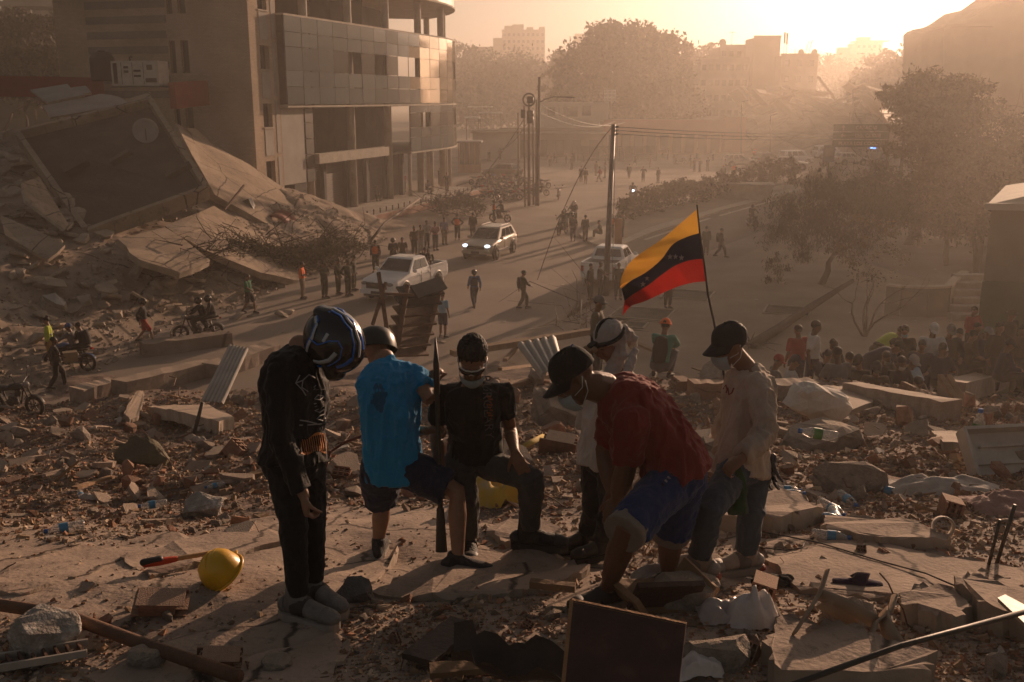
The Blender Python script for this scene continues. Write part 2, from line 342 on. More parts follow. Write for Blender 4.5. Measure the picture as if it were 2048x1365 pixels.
M_GLASSL = mat('sky_lit_glass', (0.42, 0.36, 0.29), (0.30, 0.27, 0.23), rough=0.07, metal=0.8, scale=0.3, bump=0.08, bscale=0.8, rand=0.25, spec=0.6)  # paler copy of the facade glass, bright sky reflection put into its colour
M_MULL = mat('dark_mullion', (0.06, 0.055, 0.05), rough=0.5, metal=0.4, bump=0)
M_SHUT = mat('brown_shutter', (0.085, 0.06, 0.045), (0.06, 0.045, 0.035), rough=0.6, scale=2, bump=0.15, stretch=(1, 1, 12))
M_REDW = mat('red_painted_wall', (0.26, 0.055, 0.04), (0.19, 0.045, 0.035), scale=1.2, bump=0.2)
M_RBRICK = mat('red_brick_edge', (0.30, 0.13, 0.075), (0.2, 0.09, 0.06), scale=3, bump=0.3)
off = empty('office_building', oC, 0, 'five storey tan brick office building with curved blue grey glass front beside the street', 'building')
def fpt(a, z, out=0.0): return oC + oT * a + oN * out + Vector((0, 0, z))
TOPZ = 24.0
RM = Matrix((oT, oN, Vector((0, 0, 1)))).transposed()      # local (along, out, up)
def fbox(mb, a0, a1, z0, z1, o0, o1):
 mb.box(fpt((a0 + a1) / 2, (z0 + z1) / 2, (o0 + o1) / 2), (abs(a1 - a0), abs(o1 - o0), z1 - z0), RM)
def strip_wall(mb, z0, z1, holes, f):
 """wall along parameter with rectangular holes; f(a0,a1,z0,z1) adds a box; holes (a0,a1,z0,z1)"""
 As = sorted({h[0] for h in holes} | {h[1] for h in holes})
 return As
w1 = MB()
wins_f = [(1.15, 2.25, z - 0.75, z + 0.75) for z in (4.2, 7.9, 11.6, 15.3, 19.0)]
A_END = 3.3
zs = [0.0]
for a0, a1, z0, z1 in wins_f: zs += [z0, z1]
zs.append(TOPZ)
fbox(w1, 0, 1.15, 0, TOPZ, -0.4, 0); fbox(w1, 2.25, A_END, 0, TOPZ, -0.4, 0)
for i in range(0, len(zs) - 1, 2): fbox(w1, 1.15, 2.25, zs[i], zs[i + 1], -0.4, -0.003)
def lbox(mb, w0, w1_, z0, z1, d0, d1):
 fbox(mb, d0, d1, z0, z1, -w1_, -w0)
lw = [(4.55, 5.15, zc - 1.0, zc + 1.05) for zc in (4.2, 7.9, 11.6, 15.3, 19.0)] + [(5.55, 6.0, zc - 1.0, zc + 1.05) for zc in (4.2, 7.9, 11.6, 15.3, 19.0)]
zl = [0.0]
for zc in (4.2, 7.9, 11.6, 15.3, 19.0): zl += [zc - 1.0, zc + 1.05]
zl.append(TOPZ)
lbox(w1, 0.401, 4.55, 0, TOPZ, 0.002, 0.4); lbox(w1, 5.15, 5.55, 0, TOPZ, 0.004, 0.4); lbox(w1, 6.0, 15.0, 0, TOPZ, 0.002, 0.4)
for i in range(0, len(zl) - 1, 2):
 lbox(w1, 4.55, 5.15, zl[i], zl[i + 1], 0.004, 0.4); lbox(w1, 5.55, 6.0, zl[i], zl[i + 1], 0.004, 0.4)
lbox(w1, 14.6, 15.0, 0, TOPZ, 0.4, 14)
wb(w1, 'wall', M_BRICK, off)
for a0, a1, z0, z1 in wins_f:
 mb = MB(); fbox(mb, a0, a1, z0, z1, -0.36, -0.33); w = wb(mb, 'window', M_DGLASS, off)
 mb = MB(); fbox(mb, a0 - 0.05, a1 + 0.05, z0 - 0.1, z0 - 0.003, -0.1, 0.06); wb(mb, 'sill', M_CONC, off)
 mb = MB(); fbox(mb, a0 + 0.05, a1 - 0.05, z0 - 1.85, z0 - 0.16, 0.003, 0.03); wb(mb, 'spandrel_panel', M_PANEL, off)
 mb = MB(); fbox(mb, a1 + 0.42, a1 + 0.8, z0 - 1.7, z1 + 0.2, 0.003, 0.025); wb(mb, 'pilaster_panel', M_PANEL, off)
for a0, a1, z0, z1 in lw:
 mb = MB(); lbox(mb, a0, a1, z0, z1, 0.25, 0.28); wb(mb, 'window', M_DGLASS, off)
for k in range(15):
 z0 = 9.0 + k * 0.95
 mb = MB(); lbox(mb, 6.1, 12.4, z0, z0 + 0.48, -0.03, -0.002); wb(mb, 'brick_band', M_BAND, off)
mb = MB(); fbox(mb, 0.4, 14, TOPZ - 0.2, TOPZ, -14.6, -0.4); wb(mb, 'roof', M_CONC, off)
GS, GL, GR = A_END + 0.05, 27.0, 22.0
def gpath(a):
 if a <= GL: return fpt(GS + a, 0, 0.55), oN.copy(), oT.copy()
 th = (a - GL) / GR; c = fpt(GS + GL, 0, 0.55 - GR)
 n = oN * math.cos(th) + oT * math.sin(th); return c + n * GR, n, (oT * math.cos(th) - oN * math.sin(th))
ncol = 21; acol = [GL * i / 12 for i in range(13)] + [GL + GR * R(52) * i / 9 for i in range(1, 10)]
rows_hi = [(8.6, 9.75, 'g'), (9.78, 10.8, 'm'), (10.83, 12.35, 'w'), (12.38, 13.3, 'm'), (13.33, 14.35, 'g')]
rows_lo = [(4.5, 5.7, 'g'), (5.73, 6.5, 'm'), (6.53, 7.75, 'w'), (7.78, 8.57, 'm')]
rows_top = [(17.5, 18.6, 'g'), (18.63, 19.8, 'm'), (19.83, 21.5, 'w')]
openw = {(4, 'h'), (6, 'h'), (8, 'h'), (9, 'h'), (14, 'h'), (17, 'h'), (14, 'l'), (17, 'l'), (10, 'l'), (13, 't')}
rr_ = random.Random(3)
def gpanel(i, z0, z1, m, name):
 mb = MB(); a0, a1 = acol[i] + 0.03, acol[i + 1] - 0.03
 p0, n0, _ = gpath(a0); p1, n1, _ = gpath(a1); tw = rr_.uniform(-0.012, 0.012)
 vs = [p + n * (o + tw * k) + Vector((0, 0, z)) for (p, n, k) in ((p0, n0, -1), (p1, n1, 1)) for o in (0, -0.05) for z in (z0, z1)]
 mb.add(vs, [(0, 4, 5, 1), (2, 3, 7, 6), (0, 1, 3, 2), (4, 6, 7, 5), (1, 5, 7, 3), (0, 2, 6, 4)])
 return wb(mb, name, m, off)
for i in range(len(acol) - 1):
 for tagc, rows, lo in (('h', rows_hi, 0), ('l', rows_lo, 9), ('t', rows_top, 6)):
  if i < lo: continue
  for z0, z1, k in rows:
   if k == 'w' and ((i, tagc) in openw): continue
   pale = i >= 9 and not (tagc == 'l' and i < 14)  # columns towards the curved end take the glass with painted-in sky light
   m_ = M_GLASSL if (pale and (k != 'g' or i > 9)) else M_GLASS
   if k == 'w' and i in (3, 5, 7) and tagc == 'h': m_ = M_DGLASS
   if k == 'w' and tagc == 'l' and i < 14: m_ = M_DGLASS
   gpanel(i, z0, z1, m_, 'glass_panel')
for zz, lo, hi in ((8.45, 0, 21), (14.4, 0, 21), (4.4, 9, 21), (17.4, 6, 21), (21.5, 6, 21)):
 mb = MB(); pts = []
 for i in range(lo, len(acol)):
  p, n, _ = gpath(acol[i]); pts.append((p, n))
 vs = [p + n * o + Vector((0, 0, zz + dz)) for p, n in pts for o, dz in ((0.02, -0.06), (0.02, 0.06), (-7, 0.06), (-7, -0.25))]
 k4 = len(pts); fs = []
 for i in range(k4 - 1):
  for q in range(4): fs.append((i * 4 + q, (i + 1) * 4 + q, (i + 1) * 4 + (q + 1) % 4, i * 4 + (q + 1) % 4))
 fs += [(0, 1, 2, 3), (k4 * 4 - 1, k4 * 4 - 2, k4 * 4 - 3, k4 * 4 - 4)]
 mb.add(vs, fs); wb(mb, 'floor_slab', M_CONC, off)
for i in (2, 5, 8, 11, 14, 17, 20):
 mb = MB(); p, n, _ = gpath(acol[i]); q = p - n * 1.1; mb.tube([q + Vector((0, 0, 0)), q + Vector((0, 0, 21.4))], 0.32, 10); wb(mb, 'column', M_CONC, off, True)
for i in range(0, len(acol)):
 p, n, _ = gpath(acol[i])
 for z0, z1 in ((8.6, 14.35),) + (((4.5, 8.4),) if i >= 9 else ()):
  mb = MB(); mb.bar(p - n * 0.09 + Vector((0, 0, z0)), p - n * 0.09 + Vector((0, 0, z1)), 0.05, 0.06, n); wb(mb, 'mullion', M_MULL, off)
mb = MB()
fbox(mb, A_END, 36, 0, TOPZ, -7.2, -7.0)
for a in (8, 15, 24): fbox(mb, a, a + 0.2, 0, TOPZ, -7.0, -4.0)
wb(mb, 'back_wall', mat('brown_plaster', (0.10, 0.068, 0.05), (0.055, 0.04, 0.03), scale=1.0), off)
mb = MB(); fbox(mb, 3.35, 34, 21.56, TOPZ, -7.0, 0.5); wb(mb, 'upper_wall', M_CONC, off)
mb = MB(); fbox(mb, A_END + 0.05, 6.4, 3.2, 8.35, -0.4, -0.02); wb(mb, 'stone_wall', M_PANEL, off)
for k, (a0, a1, z0, z1) in enumerate([(3.4, 4.7, 0.5, 1.2), (3.4, 5.4, 1.25, 2.0), (4.6, 6.3, 2.05, 2.6), (4.6, 6.3, 2.65, 3.15), (6.5, 7.6, 3.2, 4.1), (6.5, 7.6, 4.15, 5.1), (6.5, 7.6, 5.15, 6.2), (6.5, 7.6, 6.25, 7.3), (6.5, 7.6, 7.35, 8.3)]):
 mb = MB(); fbox(mb, a0, a1, z0, z1, -0.35, 0.02); wb(mb, 'dark_tile', mat('dark_tile', (0.045, 0.04, 0.037), rough=0.3, bump=0.05), off)
mb = MB(); fbox(mb, 7.7, 19.5, 4.4, 5.1, -0.3, 0.35); wb(mb, 'balcony_band', M_CONC, off)
for k in range(5):
 a0 = 6.6 + k * 3.55
 mb = MB()
 for q in range(22): fbox(mb, a0, a0 + 3.2, 0.75 + q * 0.16, 0.75 + q * 0.16 + 0.15, -0.9, -0.82 - 0.02 * (q % 2))
 wb(mb, 'roller_shutter', M_SHUT, off)
 mb = MB(); fbox(mb, a0 + 3.2, a0 + 3.55, 0.7, 4.38, -0.95, -0.5); wb(mb, 'pier', M_DARK, off)
for a in (20.5, 25.5, 31):
 p, n, _ = gpath(a); mb = MB(); mb.tube([p - n * 0.3 + Vector((0, 0, 0.6)), p - n * 0.3 + Vector((0, 0, 4.4))], 0.16, 8); wb(mb, 'pillar', M_CONC, off, True)
mb = MB(); mb.tube([gpath(acol[-1])[0] + Vector((0, 0, 1)), gpath(acol[-1])[0] + Vector((0, 0, 21))], 0.12, 8); wb(mb, 'drain_pipe', mat('rust_pipe', (0.28, 0.12, 0.06), rough=0.6), off, True)
pl = empty('terrace', fpt(6, 0, 3), 0, 'raised paved terrace with red brick edge and row of studs before the office', 'terrace')
mb = MB(); fbox(mb, 5.2, 34, 0, 0.62, -1.0, 3.6); wb(mb, 'paving', M_CONC, pl)
mb = MB(); fbox(mb, 5.1, 34.2, 0.05, 0.55, 3.603, 3.75); wb(mb, 'brick_edge', M_RBRICK, pl)
for k in range(26):
 mb = MB(); mb.tube([fpt(5.6 + k * 1.1, 0.6, 3.4), fpt(5.6 + k * 1.1, 1.0, 3.4)], 0.045, 6); wb(mb, 'stud', M_MULL, pl)
ub = empty('utility_box', fpt(0.3, 0, 2.2), 0, 'green metal utility box with yellow skid standing by the brick tower', 'utility box')
mb = MB(); fbox(mb, 0.4, 2.6, 0.5, 2.1, 1.9, 3.4); wb(mb, 'cabinet', mat('dull_green_metal', (0.10, 0.12, 0.075), (0.07, 0.085, 0.055), rough=0.6, scale=2), ub)
mb = MB(); fbox(mb, 0.3, 2.7, 0.05, 0.48, 1.8, 3.5); wb(mb, 'skid', mat('yellow_paint', (0.55, 0.33, 0.05), (0.4, 0.25, 0.06), rough=0.6), ub)
# ------------------------------------------------------------------ far buildings
def block(name, label, u0, u1, vt, d, depth=12, z0=0.0, m=None, wins=None, cat='building', extra=None):
 """box building whose front spans photo columns u0..u1 with its top at row vt, at depth d"""
 a, b = P(u0, vt, d), P(u1, vt, d); y = (a.y + b.y) / 2; zt = (a.z + b.z) / 2
 e = empty(name, ((a.x + b.x) / 2, y, z0), 0, label, cat)
 mb = MB(); mb.box(((a.x + b.x) / 2, y + depth / 2, (zt + z0) / 2), (b.x - a.x, depth, zt - z0)); wb(mb, 'wall', m or M_CONC, e)
 mb = MB(); mb.box(((a.x + b.x) / 2, y + 0.16, zt + 0.25), (b.x - a.x + 0.3, 0.3, 0.5)); wb(mb, 'parapet', m or M_CONC, e)
 if wins:
  cols, rows, ww, wh, fh = wins; W = b.x - a.x
  for i in range(cols):
   for j in range(rows):
    mb = MB(); mb.box((a.x + W * (i + 0.5) / cols, y - 0.01, zt - 1.6 - j * fh), (ww, 0.12, wh)); wb(mb, 'window', M_DGLASS, e)
 return e, a, b, zt, y
M_FAR1 = mat('pale_plaster', (0.42, 0.33, 0.24), (0.34, 0.26, 0.19), scale=0.3, bump=0.05)
M_FAR2 = mat('grey_plaster', (0.30, 0.26, 0.22), (0.24, 0.2, 0.17), scale=0.3, bump=0.05)
M_FARB = mat('ochre_brick_far', (0.34, 0.22, 0.13), (0.27, 0.17, 0.1), scale=0.3, bump=0.05)
e, a, b, zt, y = block('apartment_block', 'long pale apartment block with window rows above the far tree line', 1004, 1090, 62, 430, 14, 0, M_FAR1, (9, 5, 1.1, 1.2, 2.9))
mb = MB(); q = P(990, 76, 430); mb.box((q.x + 2.4, y + 6, q.z / 2), (6.5, 10, q.z)); wb(mb, 'stair_tower', M_FAR1, e)
for du, w, h in ((1018, 4, 2.2), (1036, 5, 2.8), (1060, 3, 1.6), (1084, 2.5, 1.8)):
 q = P(du, 62, 430); mb = MB(); mb.box((q.x, y + 4, zt + h / 2), (w, 4, h)); wb(mb, 'roof_hut', M_FAR1, e)
block('tower_block', 'slim pale tower block half hidden by the giant tree crown', 1150, 1178, 70, 480, 12, 0, M_FAR1)
block('hill_house', 'low pale house on the tree line beside the apartment block', 935, 988, 97, 360, 10, 0, M_FAR1)
e, a, b, zt, y = block('flat_roofed_house', 'grey flat roofed house with round dish and thin aerial on top', 1441, 1502, 94, 235, 14, 0, M_FAR2, (4, 3, 1.0, 1.2, 3.4))
mb = MB(); q = P(1446, 88, 236); mb.blob((q.x + .3, q.y + 2, zt + 1.1), (0.9, 0.25, 0.9)); mb.tube([(q.x + .3, q.y + 2, zt), (q.x + .3, q.y + 2, zt + 1)], 0.08); wb(mb, 'dish', M_FAR2, e)
mb = MB(); q = P(1470, 60, 236); mb.tube([(q.x, q.y + 3, zt), (q.x, q.y + 3, zt + 3.8)], 0.06); mb.tube([(q.x - .7, q.y + 3, zt + 3.5), (q.x + .9, q.y + 3, zt + 3.5)], 0.05); wb(mb, 'aerial', M_MULL, e)
block('wide_house', 'wide low grey house under the flat roofed one', 1402, 1512, 121, 228, 10, 0, M_FAR2, (8, 4, 1.0, 1.3, 3.4))
block('square_tower', 'tall plain square tower with no windows between two flat roofs', 1509, 1562, 76, 224, 9, 0, M_FARB)
e, a, b, zt, y = block('brick_block', 'brown brick block with mobile phone aerials and dishes on its roof', 1563, 1637, 112, 220, 18, 0, M_FARB, (3, 4, 1.0, 1.3, 3.4))
for uu, hh in ((1570, 5.2), (1575, 5.0), (1593, 1.5), (1612, 3.3), (1619, 3.6)):
 mb = MB(); q = P(uu, 100, 222); mb.tube([(q.x, q.y + 1, zt), (q.x + (0.8 if uu > 1600 else 0), q.y + 1, zt + hh)], 0.07)
 if uu < 1580: mb.box((q.x, q.y + 0.9, zt + hh - 1.2), (0.35, 0.3, 2.4))
 wb(mb, 'aerial', M_MULL, e)
for uu in (1605, 1632):
 mb = MB(); q = P(uu, 100, 222); mb.blob((q.x, q.y + 1, zt + 0.9), (0.7, 0.25, 0.7)); mb.tube([(q.x, q.y + 1, zt), (q.x, q.y + 1, zt + 0.8)], 0.06); wb(mb, 'dish', M_FAR2, e)
e, a, b, zt, y = block('stepped_block', 'stepped far block with small roof tower left of the white tower', 1670, 1742, 112, 400, 14, 0, M_FAR1, (6, 3, 1.2, 1.2, 3.2))
mb = MB(); q = P(1692, 100, 400); mb.box((q.x, y + 4, zt + 1.6), (4.4, 4, 3.4)); wb(mb, 'roof_hut', M_FAR1, e)
e, a, b, zt, y = block('white_tower', 'tall far tower block with an oversailing roof slab', 1713, 1766, 86, 440, 12, 0, M_FAR1, (5, 4, 1.2, 1.2, 3.2))
mb = MB(); mb.box(((a.x + b.x) / 2 + 2, y + 6, zt + 0.8), (14, 12, 0.5)); mb.box(((a.x + b.x) / 2 - 1, y + 6, zt + 1.6), (5, 5, 2)); wb(mb, 'roof_slab', M_FAR1, e)
e = empty('corner_block', P(2020, 300, 150).xy.to_3d(), 0, 'massive plain building behind the trees, hiding the low sun', 'building')
aa = P(1896, 50, 150); prof = [(1896, 50), (1925, 44), (1945, 34), (1975, 12), (2010, 4), (2055, -30), (2150, -40), (2330, -42)]
pts = [P(u, v, 150) for u, v in prof]
mb = MB(); poly = [(p.x, p.z) for p in pts]; poly = [(pts[0].x - 0.6, pts[0].z - 0.6)] + poly; poly = poly + [(pts[-1].x, 0), (pts[0].x + 1.2, 0)]
mb.prism(poly, (0, pts[0].y, 0), (1, 0, 0), (0, 0, 1), (0, 1, 0), 16); wb(mb, 'wall', M_FARB, e)
mb = MB(); mb.box((pts[0].x + 3, pts[0].y + 6, pts[0].z - 0.1), (7, 14, 0.4)); wb(mb, 'roof_slab', M_FARB, e)
e, a, b, zt, y = block('white_shop', 'white two storey shop with dark shutters across the square', 1080, 1224, 210, 185, 12, 0, mat('white_plaster', (0.55, 0.47, 0.38), (0.45, 0.38, 0.31), scale=0.4, bump=0.05))
for k, (u0, u1, v0, v1) in enumerate([(1095, 1110, 215, 232), (1118, 1126, 216, 232), (1133, 1156, 215, 234), (1165, 1182, 212, 232)]):
 q0, q1 = P(u0, v0, 185), P(u1, v1, 185); mb = MB(); mb.box(((q0.x + q1.x) / 2, y - 0.02, (q0.z + q1.z) / 2), (q1.x - q0.x, 0.16, q0.z - q1.z)); wb(mb, 'window', M_DGLASS, e)
bb = empty('billboard', P(1220, 300, 180).xy.to_3d(), 0, 'small white gridded billboard above the white shop', 'billboard')
q0, q1 = P(1208, 180, 182), P(1232, 203, 182)
mb = MB(); mb.box(((q0.x + q1.x) / 2, q0.y, (q0.z + q1.z) / 2), (q1.x - q0.x, 0.2, q0.z - q1.z)); wb(mb, 'board', mat('billboard_white', (0.7, 0.66, 0.6), bump=0), bb)
mb = MB(); mb.box(((q0.x + q1.x) / 2, q0.y + 0.3, q1.z / 2), (0.4, 0.4, q1.z)); wb(mb, 'post', M_MULL, bb)
for k in range(3):
 for j in range(3):
  mb = MB(); mb.box((q0.x + (q1.x - q0.x) * (k + 0.5) / 3, q0.y - 0.13, q1.z + (q0.z - q1.z) * (j + 0.5) / 3), ((q1.x - q0.x) / 3 * 0.75, 0.04, (q0.z - q1.z) / 3 * 0.6)); wb(mb, 'tile', mat('billboard_grey', (0.5, 0.46, 0.42), bump=0), bb)
M_REDF = mat('red_fascia', (0.40, 0.13, 0.075), (0.3, 0.1, 0.06), scale=0.4, bump=0.05)
e, a, b, zt, y = block('market_hall', 'long market hall with red fascia and railings across the square', 1214, 1445, 245, 166, 14, 0, M_FARB)
mb = MB(); mb.box(((a.x + b.x) / 2, y - 0.3, zt - 0.7), (b.x - a.x + 1, 0.5, 2.2)); wb(mb, 'fascia', M_REDF, e)
for k in range(9):
 mb = MB(); x = a.x + (b.x - a.x) * (k + 0.5) / 9; mb.box((x, y - 0.08, 1.6), (1.5, 0.12, 3.0)); wb(mb, 'shutter', M_SHUT, e)
e, a, b, zt, y = block('brick_shop', 'dark brick shop with long eaves between white shop and railings', 1000, 1205, 262, 158, 8, 0, mat('dark_plaster', (0.24, 0.17, 0.12), (0.18, 0.13, 0.1), scale=0.4))
mb = MB(); mb.box(((a.x + b.x) / 2, y - 0.6, zt - 0.3), (b.x - a.x + 1, 1.8, 0.25)); wb(mb, 'eaves', M_CONC, e)
for k in range(6):
 mb = MB(); x = a.x + (b.x - a.x) * (k + 0.5) / 6; mb.box((x, y - 0.08, 1.4), (1.4, 0.12, 2.4)); wb(mb, 'shutter', M_SHUT, e)
e, a, b, zt, y = block('low_wall_house', 'low whitewashed house with tiled eave line behind the kiosk', 945, 1040, 266, 150, 8, 0, mat('white_plaster', (0.5, 0.42, 0.34)))
mb = MB(); mb.box(((a.x + b.x) / 2, y - 0.4, zt + 0.1), (b.x - a.x + 0.6, 1.4, 0.25)); wb(mb, 'eaves', M_FARB, e)
e, a, b, zt, y = block('red_stall_row', 'red roofed stall row beside the collapsed building', 1452, 1492, 240, 170, 8, 0, M_REDF)
for k, (u0, u1, v, d) in enumerate([(935, 985, 214, 230), (958, 1005, 226, 205), (930, 960, 236, 190)]):
 q0, q1 = P(u0, v, d), P(u1, v, d); e = empty('canopy_shelter', ((q0.x + q1.x) / 2, q0.y, 0), 0, ['white canopy shelter furthest back below the tree line', 'pale canopy shelter in front of the white one', 'small canopy shelter next to the office corner'][k], 'shelter')
 mb = MB(); mb.box(((q0.x + q1.x) / 2, q0.y, q0.z), (q1.x - q0.x, 5, 0.25)); wb(mb, 'roof', mat('canopy_white', (0.62, 0.6, 0.56), bump=0), e)
 for x in (q0.x + .3, q1.x - .3):
  mb = MB(); mb.tube([(x, q0.y, 0), (x, q0.y, q0.z - .1)], 0.1); wb(mb, 'post', M_MULL, e)
fe = empty('railing', P(1230, 318, 150).xy.to_3d(), 0, 'long metal railing along the far side of the square', 'railing')
q0, q1 = G(1155, 323), G(1312, 322)
for k in range(64):
 x = q0.x + (q1.x - q0.x) * k / 63; y = q0.y + (q1.y - q0.y) * k / 63
 mb = MB(); mb.tube([(x, y, 0), (x, y, 2.2)], 0.05, 4); wb(mb, 'bar', M_MULL, fe)
for z in (0.3, 2.1):
 mb = MB(); mb.bar((q0.x, q0.y, z), (q1.x, q1.y, z), 0.06, 0.06); wb(mb, 'rail', M_MULL, fe)
kk = empty('kiosk', G(935, 345), 0, 'dark glazed kiosk with thin posts beside the curved glass corner', 'kiosk')
q0, q1 = G(918, 346), G(962, 342)
mb = MB(); mb.box(((q0.x + q1.x) / 2, q0.y + 2, 0.5), (q1.x - q0.x, 4, 1.0)); wb(mb, 'base', M_RBRICK, kk)
mb = MB(); mb.box(((q0.x + q1.x) / 2, q0.y + 2, 2.3), (q1.x - q0.x - 0.2, 3.8, 2.6)); wb(mb, 'glazing', M_DGLASS, kk)
mb = MB(); mb.box(((q0.x + q1.x) / 2, q0.y + 2, 3.72), (q1.x - q0.x + 0.4, 4.4, 0.22)); wb(mb, 'roof', M_MULL, kk)
for k in range(5):
 x = q0.x + (q1.x - q0.x) * k / 4; mb = MB(); mb.tube([(x, q0.y - .05, 0), (x, q0.y - .05, 3.6)], 0.06, 6); wb(mb, 'post', mat('rust_pipe', (0.28, 0.12, 0.06)), kk)
ar = empty('arched_sign', P(1803, 300, 240).xy.to_3d(), 0, 'tall double arch restaurant sign above the far trees', 'sign')
q = P(1803, 118, 240)
for s in (-1, 1):
 mb = MB(); pts = []
 for k in range(13):
  w = math.pi * k / 12; pts.append((q.x + s * 0.72 - 0.72 * math.cos(w), q.y, q.z + 2.3 * math.sin(w) ** 0.8))
 mb.tube(pts, 0.16, 6); wb(mb, 'arch', mat('yellow_sign', (0.75, 0.45, 0.05), bump=0), ar, True)
mb = MB(); mb.box((q.x, q.y, q.z / 2), (0.4, 0.4, q.z)); mb.box((q.x, q.y, q.z - 0.3), (3.0, 0.4, 0.5)); wb(mb, 'post', M_MULL, ar)
gh = empty('green_walled_house', (15.8, 31, 0.2), 0, 'low house with green painted dado wall and pale roof edge at the rubble edge', 'house')
c0 = P(1984, 408, 30)
def ghp(mb, inset, z0, z1):
 fp = [(c0.x - inset, c0.y - inset), (c0.x + 12, c0.y - 2 - inset), (c0.x + 18, c0.y + 6), (c0.x + 3.6 - inset, c0.y + 6)]
 mb.prism(fp, (0, 0, z0), (1, 0, 0), (0, 1, 0), (0, 0, 1), z1 - z0)
mb = MB(); ghp(mb, 0, 3.5, 5.9); wb(mb, 'upper_wall', mat('tan_plaster', (0.30, 0.235, 0.16), (0.24, 0.185, 0.13), scale=0.9), gh)
mb = MB(); ghp(mb, 0.05, -0.5, 3.55); wb(mb, 'dado_wall', mat('dull_green_wall', (0.13, 0.155, 0.09), (0.10, 0.12, 0.075), scale=0.9), gh)
mb = MB(); mb.add([(c0.x - .35, c0.y - .4, 5.92), (c0.x + 12.4, c0.y - 2.5, 5.92), (c0.x + 18.4, c0.y + 6.4, 5.92), (c0.x + 3.5, c0.y + 6.4, 5.92), (c0.x + 8, c0.y + 2.2, 7.3), (c0.x + 14, c0.y + 2.2, 7.3)], [(0, 3, 2, 1), (0, 1, 5, 4), (1, 2, 5), (2, 3, 4, 5), (3, 0, 4)]); wb(mb, 'roof', mat('pale_roof', (0.5, 0.43, 0.33), (0.42, 0.36, 0.28), scale=2), gh)
mb = MB(); mb.bar((c0.x - .4, c0.y - .45, 5.88), (c0.x + 12.4, c0.y - 2.55, 5.88), 0.12, 0.2); wb(mb, 'eaves_board', mat('pale_roof', (0.5, 0.43, 0.33)), gh)
# ------------------------------------------------------------------ collapsed building on the left
M_SLAB = mat('tan_slab', (0.36, 0.285, 0.23), (0.24, 0.19, 0.155), rough=0.93, scale=0.55, bump=0.4, bscale=9, c3=(0.32, 0.25, 0.185), detail=9, spec=0.1)
M_TRAY = mat('tar_roof', (0.115, 0.085, 0.062), (0.065, 0.05, 0.04), rough=0.8, scale=0.8, bump=0.35, bscale=5, c3=(0.09, 0.068, 0.05), detail=9)
M_CHUNK = mat('broken_concrete', (0.40, 0.33, 0.26), (0.25, 0.2, 0.155), rough=0.95, scale=2.2, bump=0.6, bscale=14, rand=0.25, dust=0.5)
M_WHITEM = mat('dirty_white_metal', (0.50, 0.46, 0.41), (0.36, 0.33, 0.29), rough=0.5, scale=3, bump=0.05)
M_RUST = mat('rusty_steel', (0.16, 0.085, 0.05), (0.09, 0.05, 0.035), rough=0.75, scale=6, bump=0.3)
M_STEEL = mat('dark_steel', (0.075, 0.068, 0.06), (0.05, 0.045, 0.04), rough=0.55, metal=0.4, scale=4, bump=0.1)
M_WOOD = mat('weathered_wood', (0.27, 0.17, 0.095), (0.17, 0.105, 0.06), rough=0.85, scale=3, bump=0.4, stretch=(1, 1, 0.15), rand=0.2)
def quad_slab(name, label, c, th, m, cat='slab', group=None, edge=0, seed=0, jag=0.0):
 """slab from 4+ corner points (top face, roughly planar), thickness th, ragged outline"""
 rg = random.Random(seed); pts = [Vector(p) for p in c]; n = (pts[1] - pts[0]).cross(pts[-1] - pts[0]).normalized()
 if n.z < 0: n = -n
 out = []
 for i, p in enumerate(pts):
  q = pts[(i + 1) % len(pts)]; k = max(1, edge); ctr = sum(pts, Vector()) / len(pts)
  for j in range(k):
   w = p.lerp(q, j / k)
   if j and jag: w = w + (ctr - w).normalized() * rg.uniform(-jag, jag * 0.6) + n * rg.uniform(-.02, .02)
   out.append(w)
 k = len(out); o = sum(out, Vector()) / k
 mb = MB(); vs = [p - o for p in out] + [p - o - n * th + (p - o) * rg.uniform(-0.03, 0.0) for p in out]
 mb.add(vs, [tuple(range(k)), tuple(range(2 * k - 1, k - 1, -1))] + [(i, i + k, (i + 1) % k + k, (i + 1) % k) for i in range(k)])
 mb.mi = [0, 1] + [1] * k; ob = mb.build(name, [m, M_CHUNK]); ob.location = o
 return tag(ob, label, cat, group), o, n
tc = [P(38, 278, 53), P(303, 212, 56), P(415, 388, 50), P(176, 476, 46)]
tr = empty('roof_tray', tc[3], 0, 'dark tilted flat roof slab with raised parapet rim lying on the debris slope', 'roof slab')
n = (tc[1] - tc[0]).cross(tc[3] - tc[0]).normalized(); n = n if n.z > 0 else -n
mb = MB(); mb.add([p for p in tc] + [p - n * 0.35 for p in tc], [(0, 1, 2, 3), (7, 6, 5, 4)] + [(i, i + 4, (i + 1) % 4 + 4, (i + 1) % 4) for i in range(4)]); wb(mb, 'deck', M_TRAY, tr)
for i in range(4):
 a, b = tc[i], tc[(i + 1) % 4]; mb = MB(); k = 5; prev = None
 for j in range(k):
  p0 = a.lerp(b, j / k) + n * 0.1; p1 = a.lerp(b, (j + 1) / k - 0.004) + n * (0.1 + random.uniform(-.02, .02)); mb2 = MB(); mb2.bar(p0, p1, 0.26, 0.75 if i != 3 else 1.0, n); wb(mb2, 'parapet', M_SLAB, tr)
q = tc[0] * 0.55 + tc[2] * 0.45
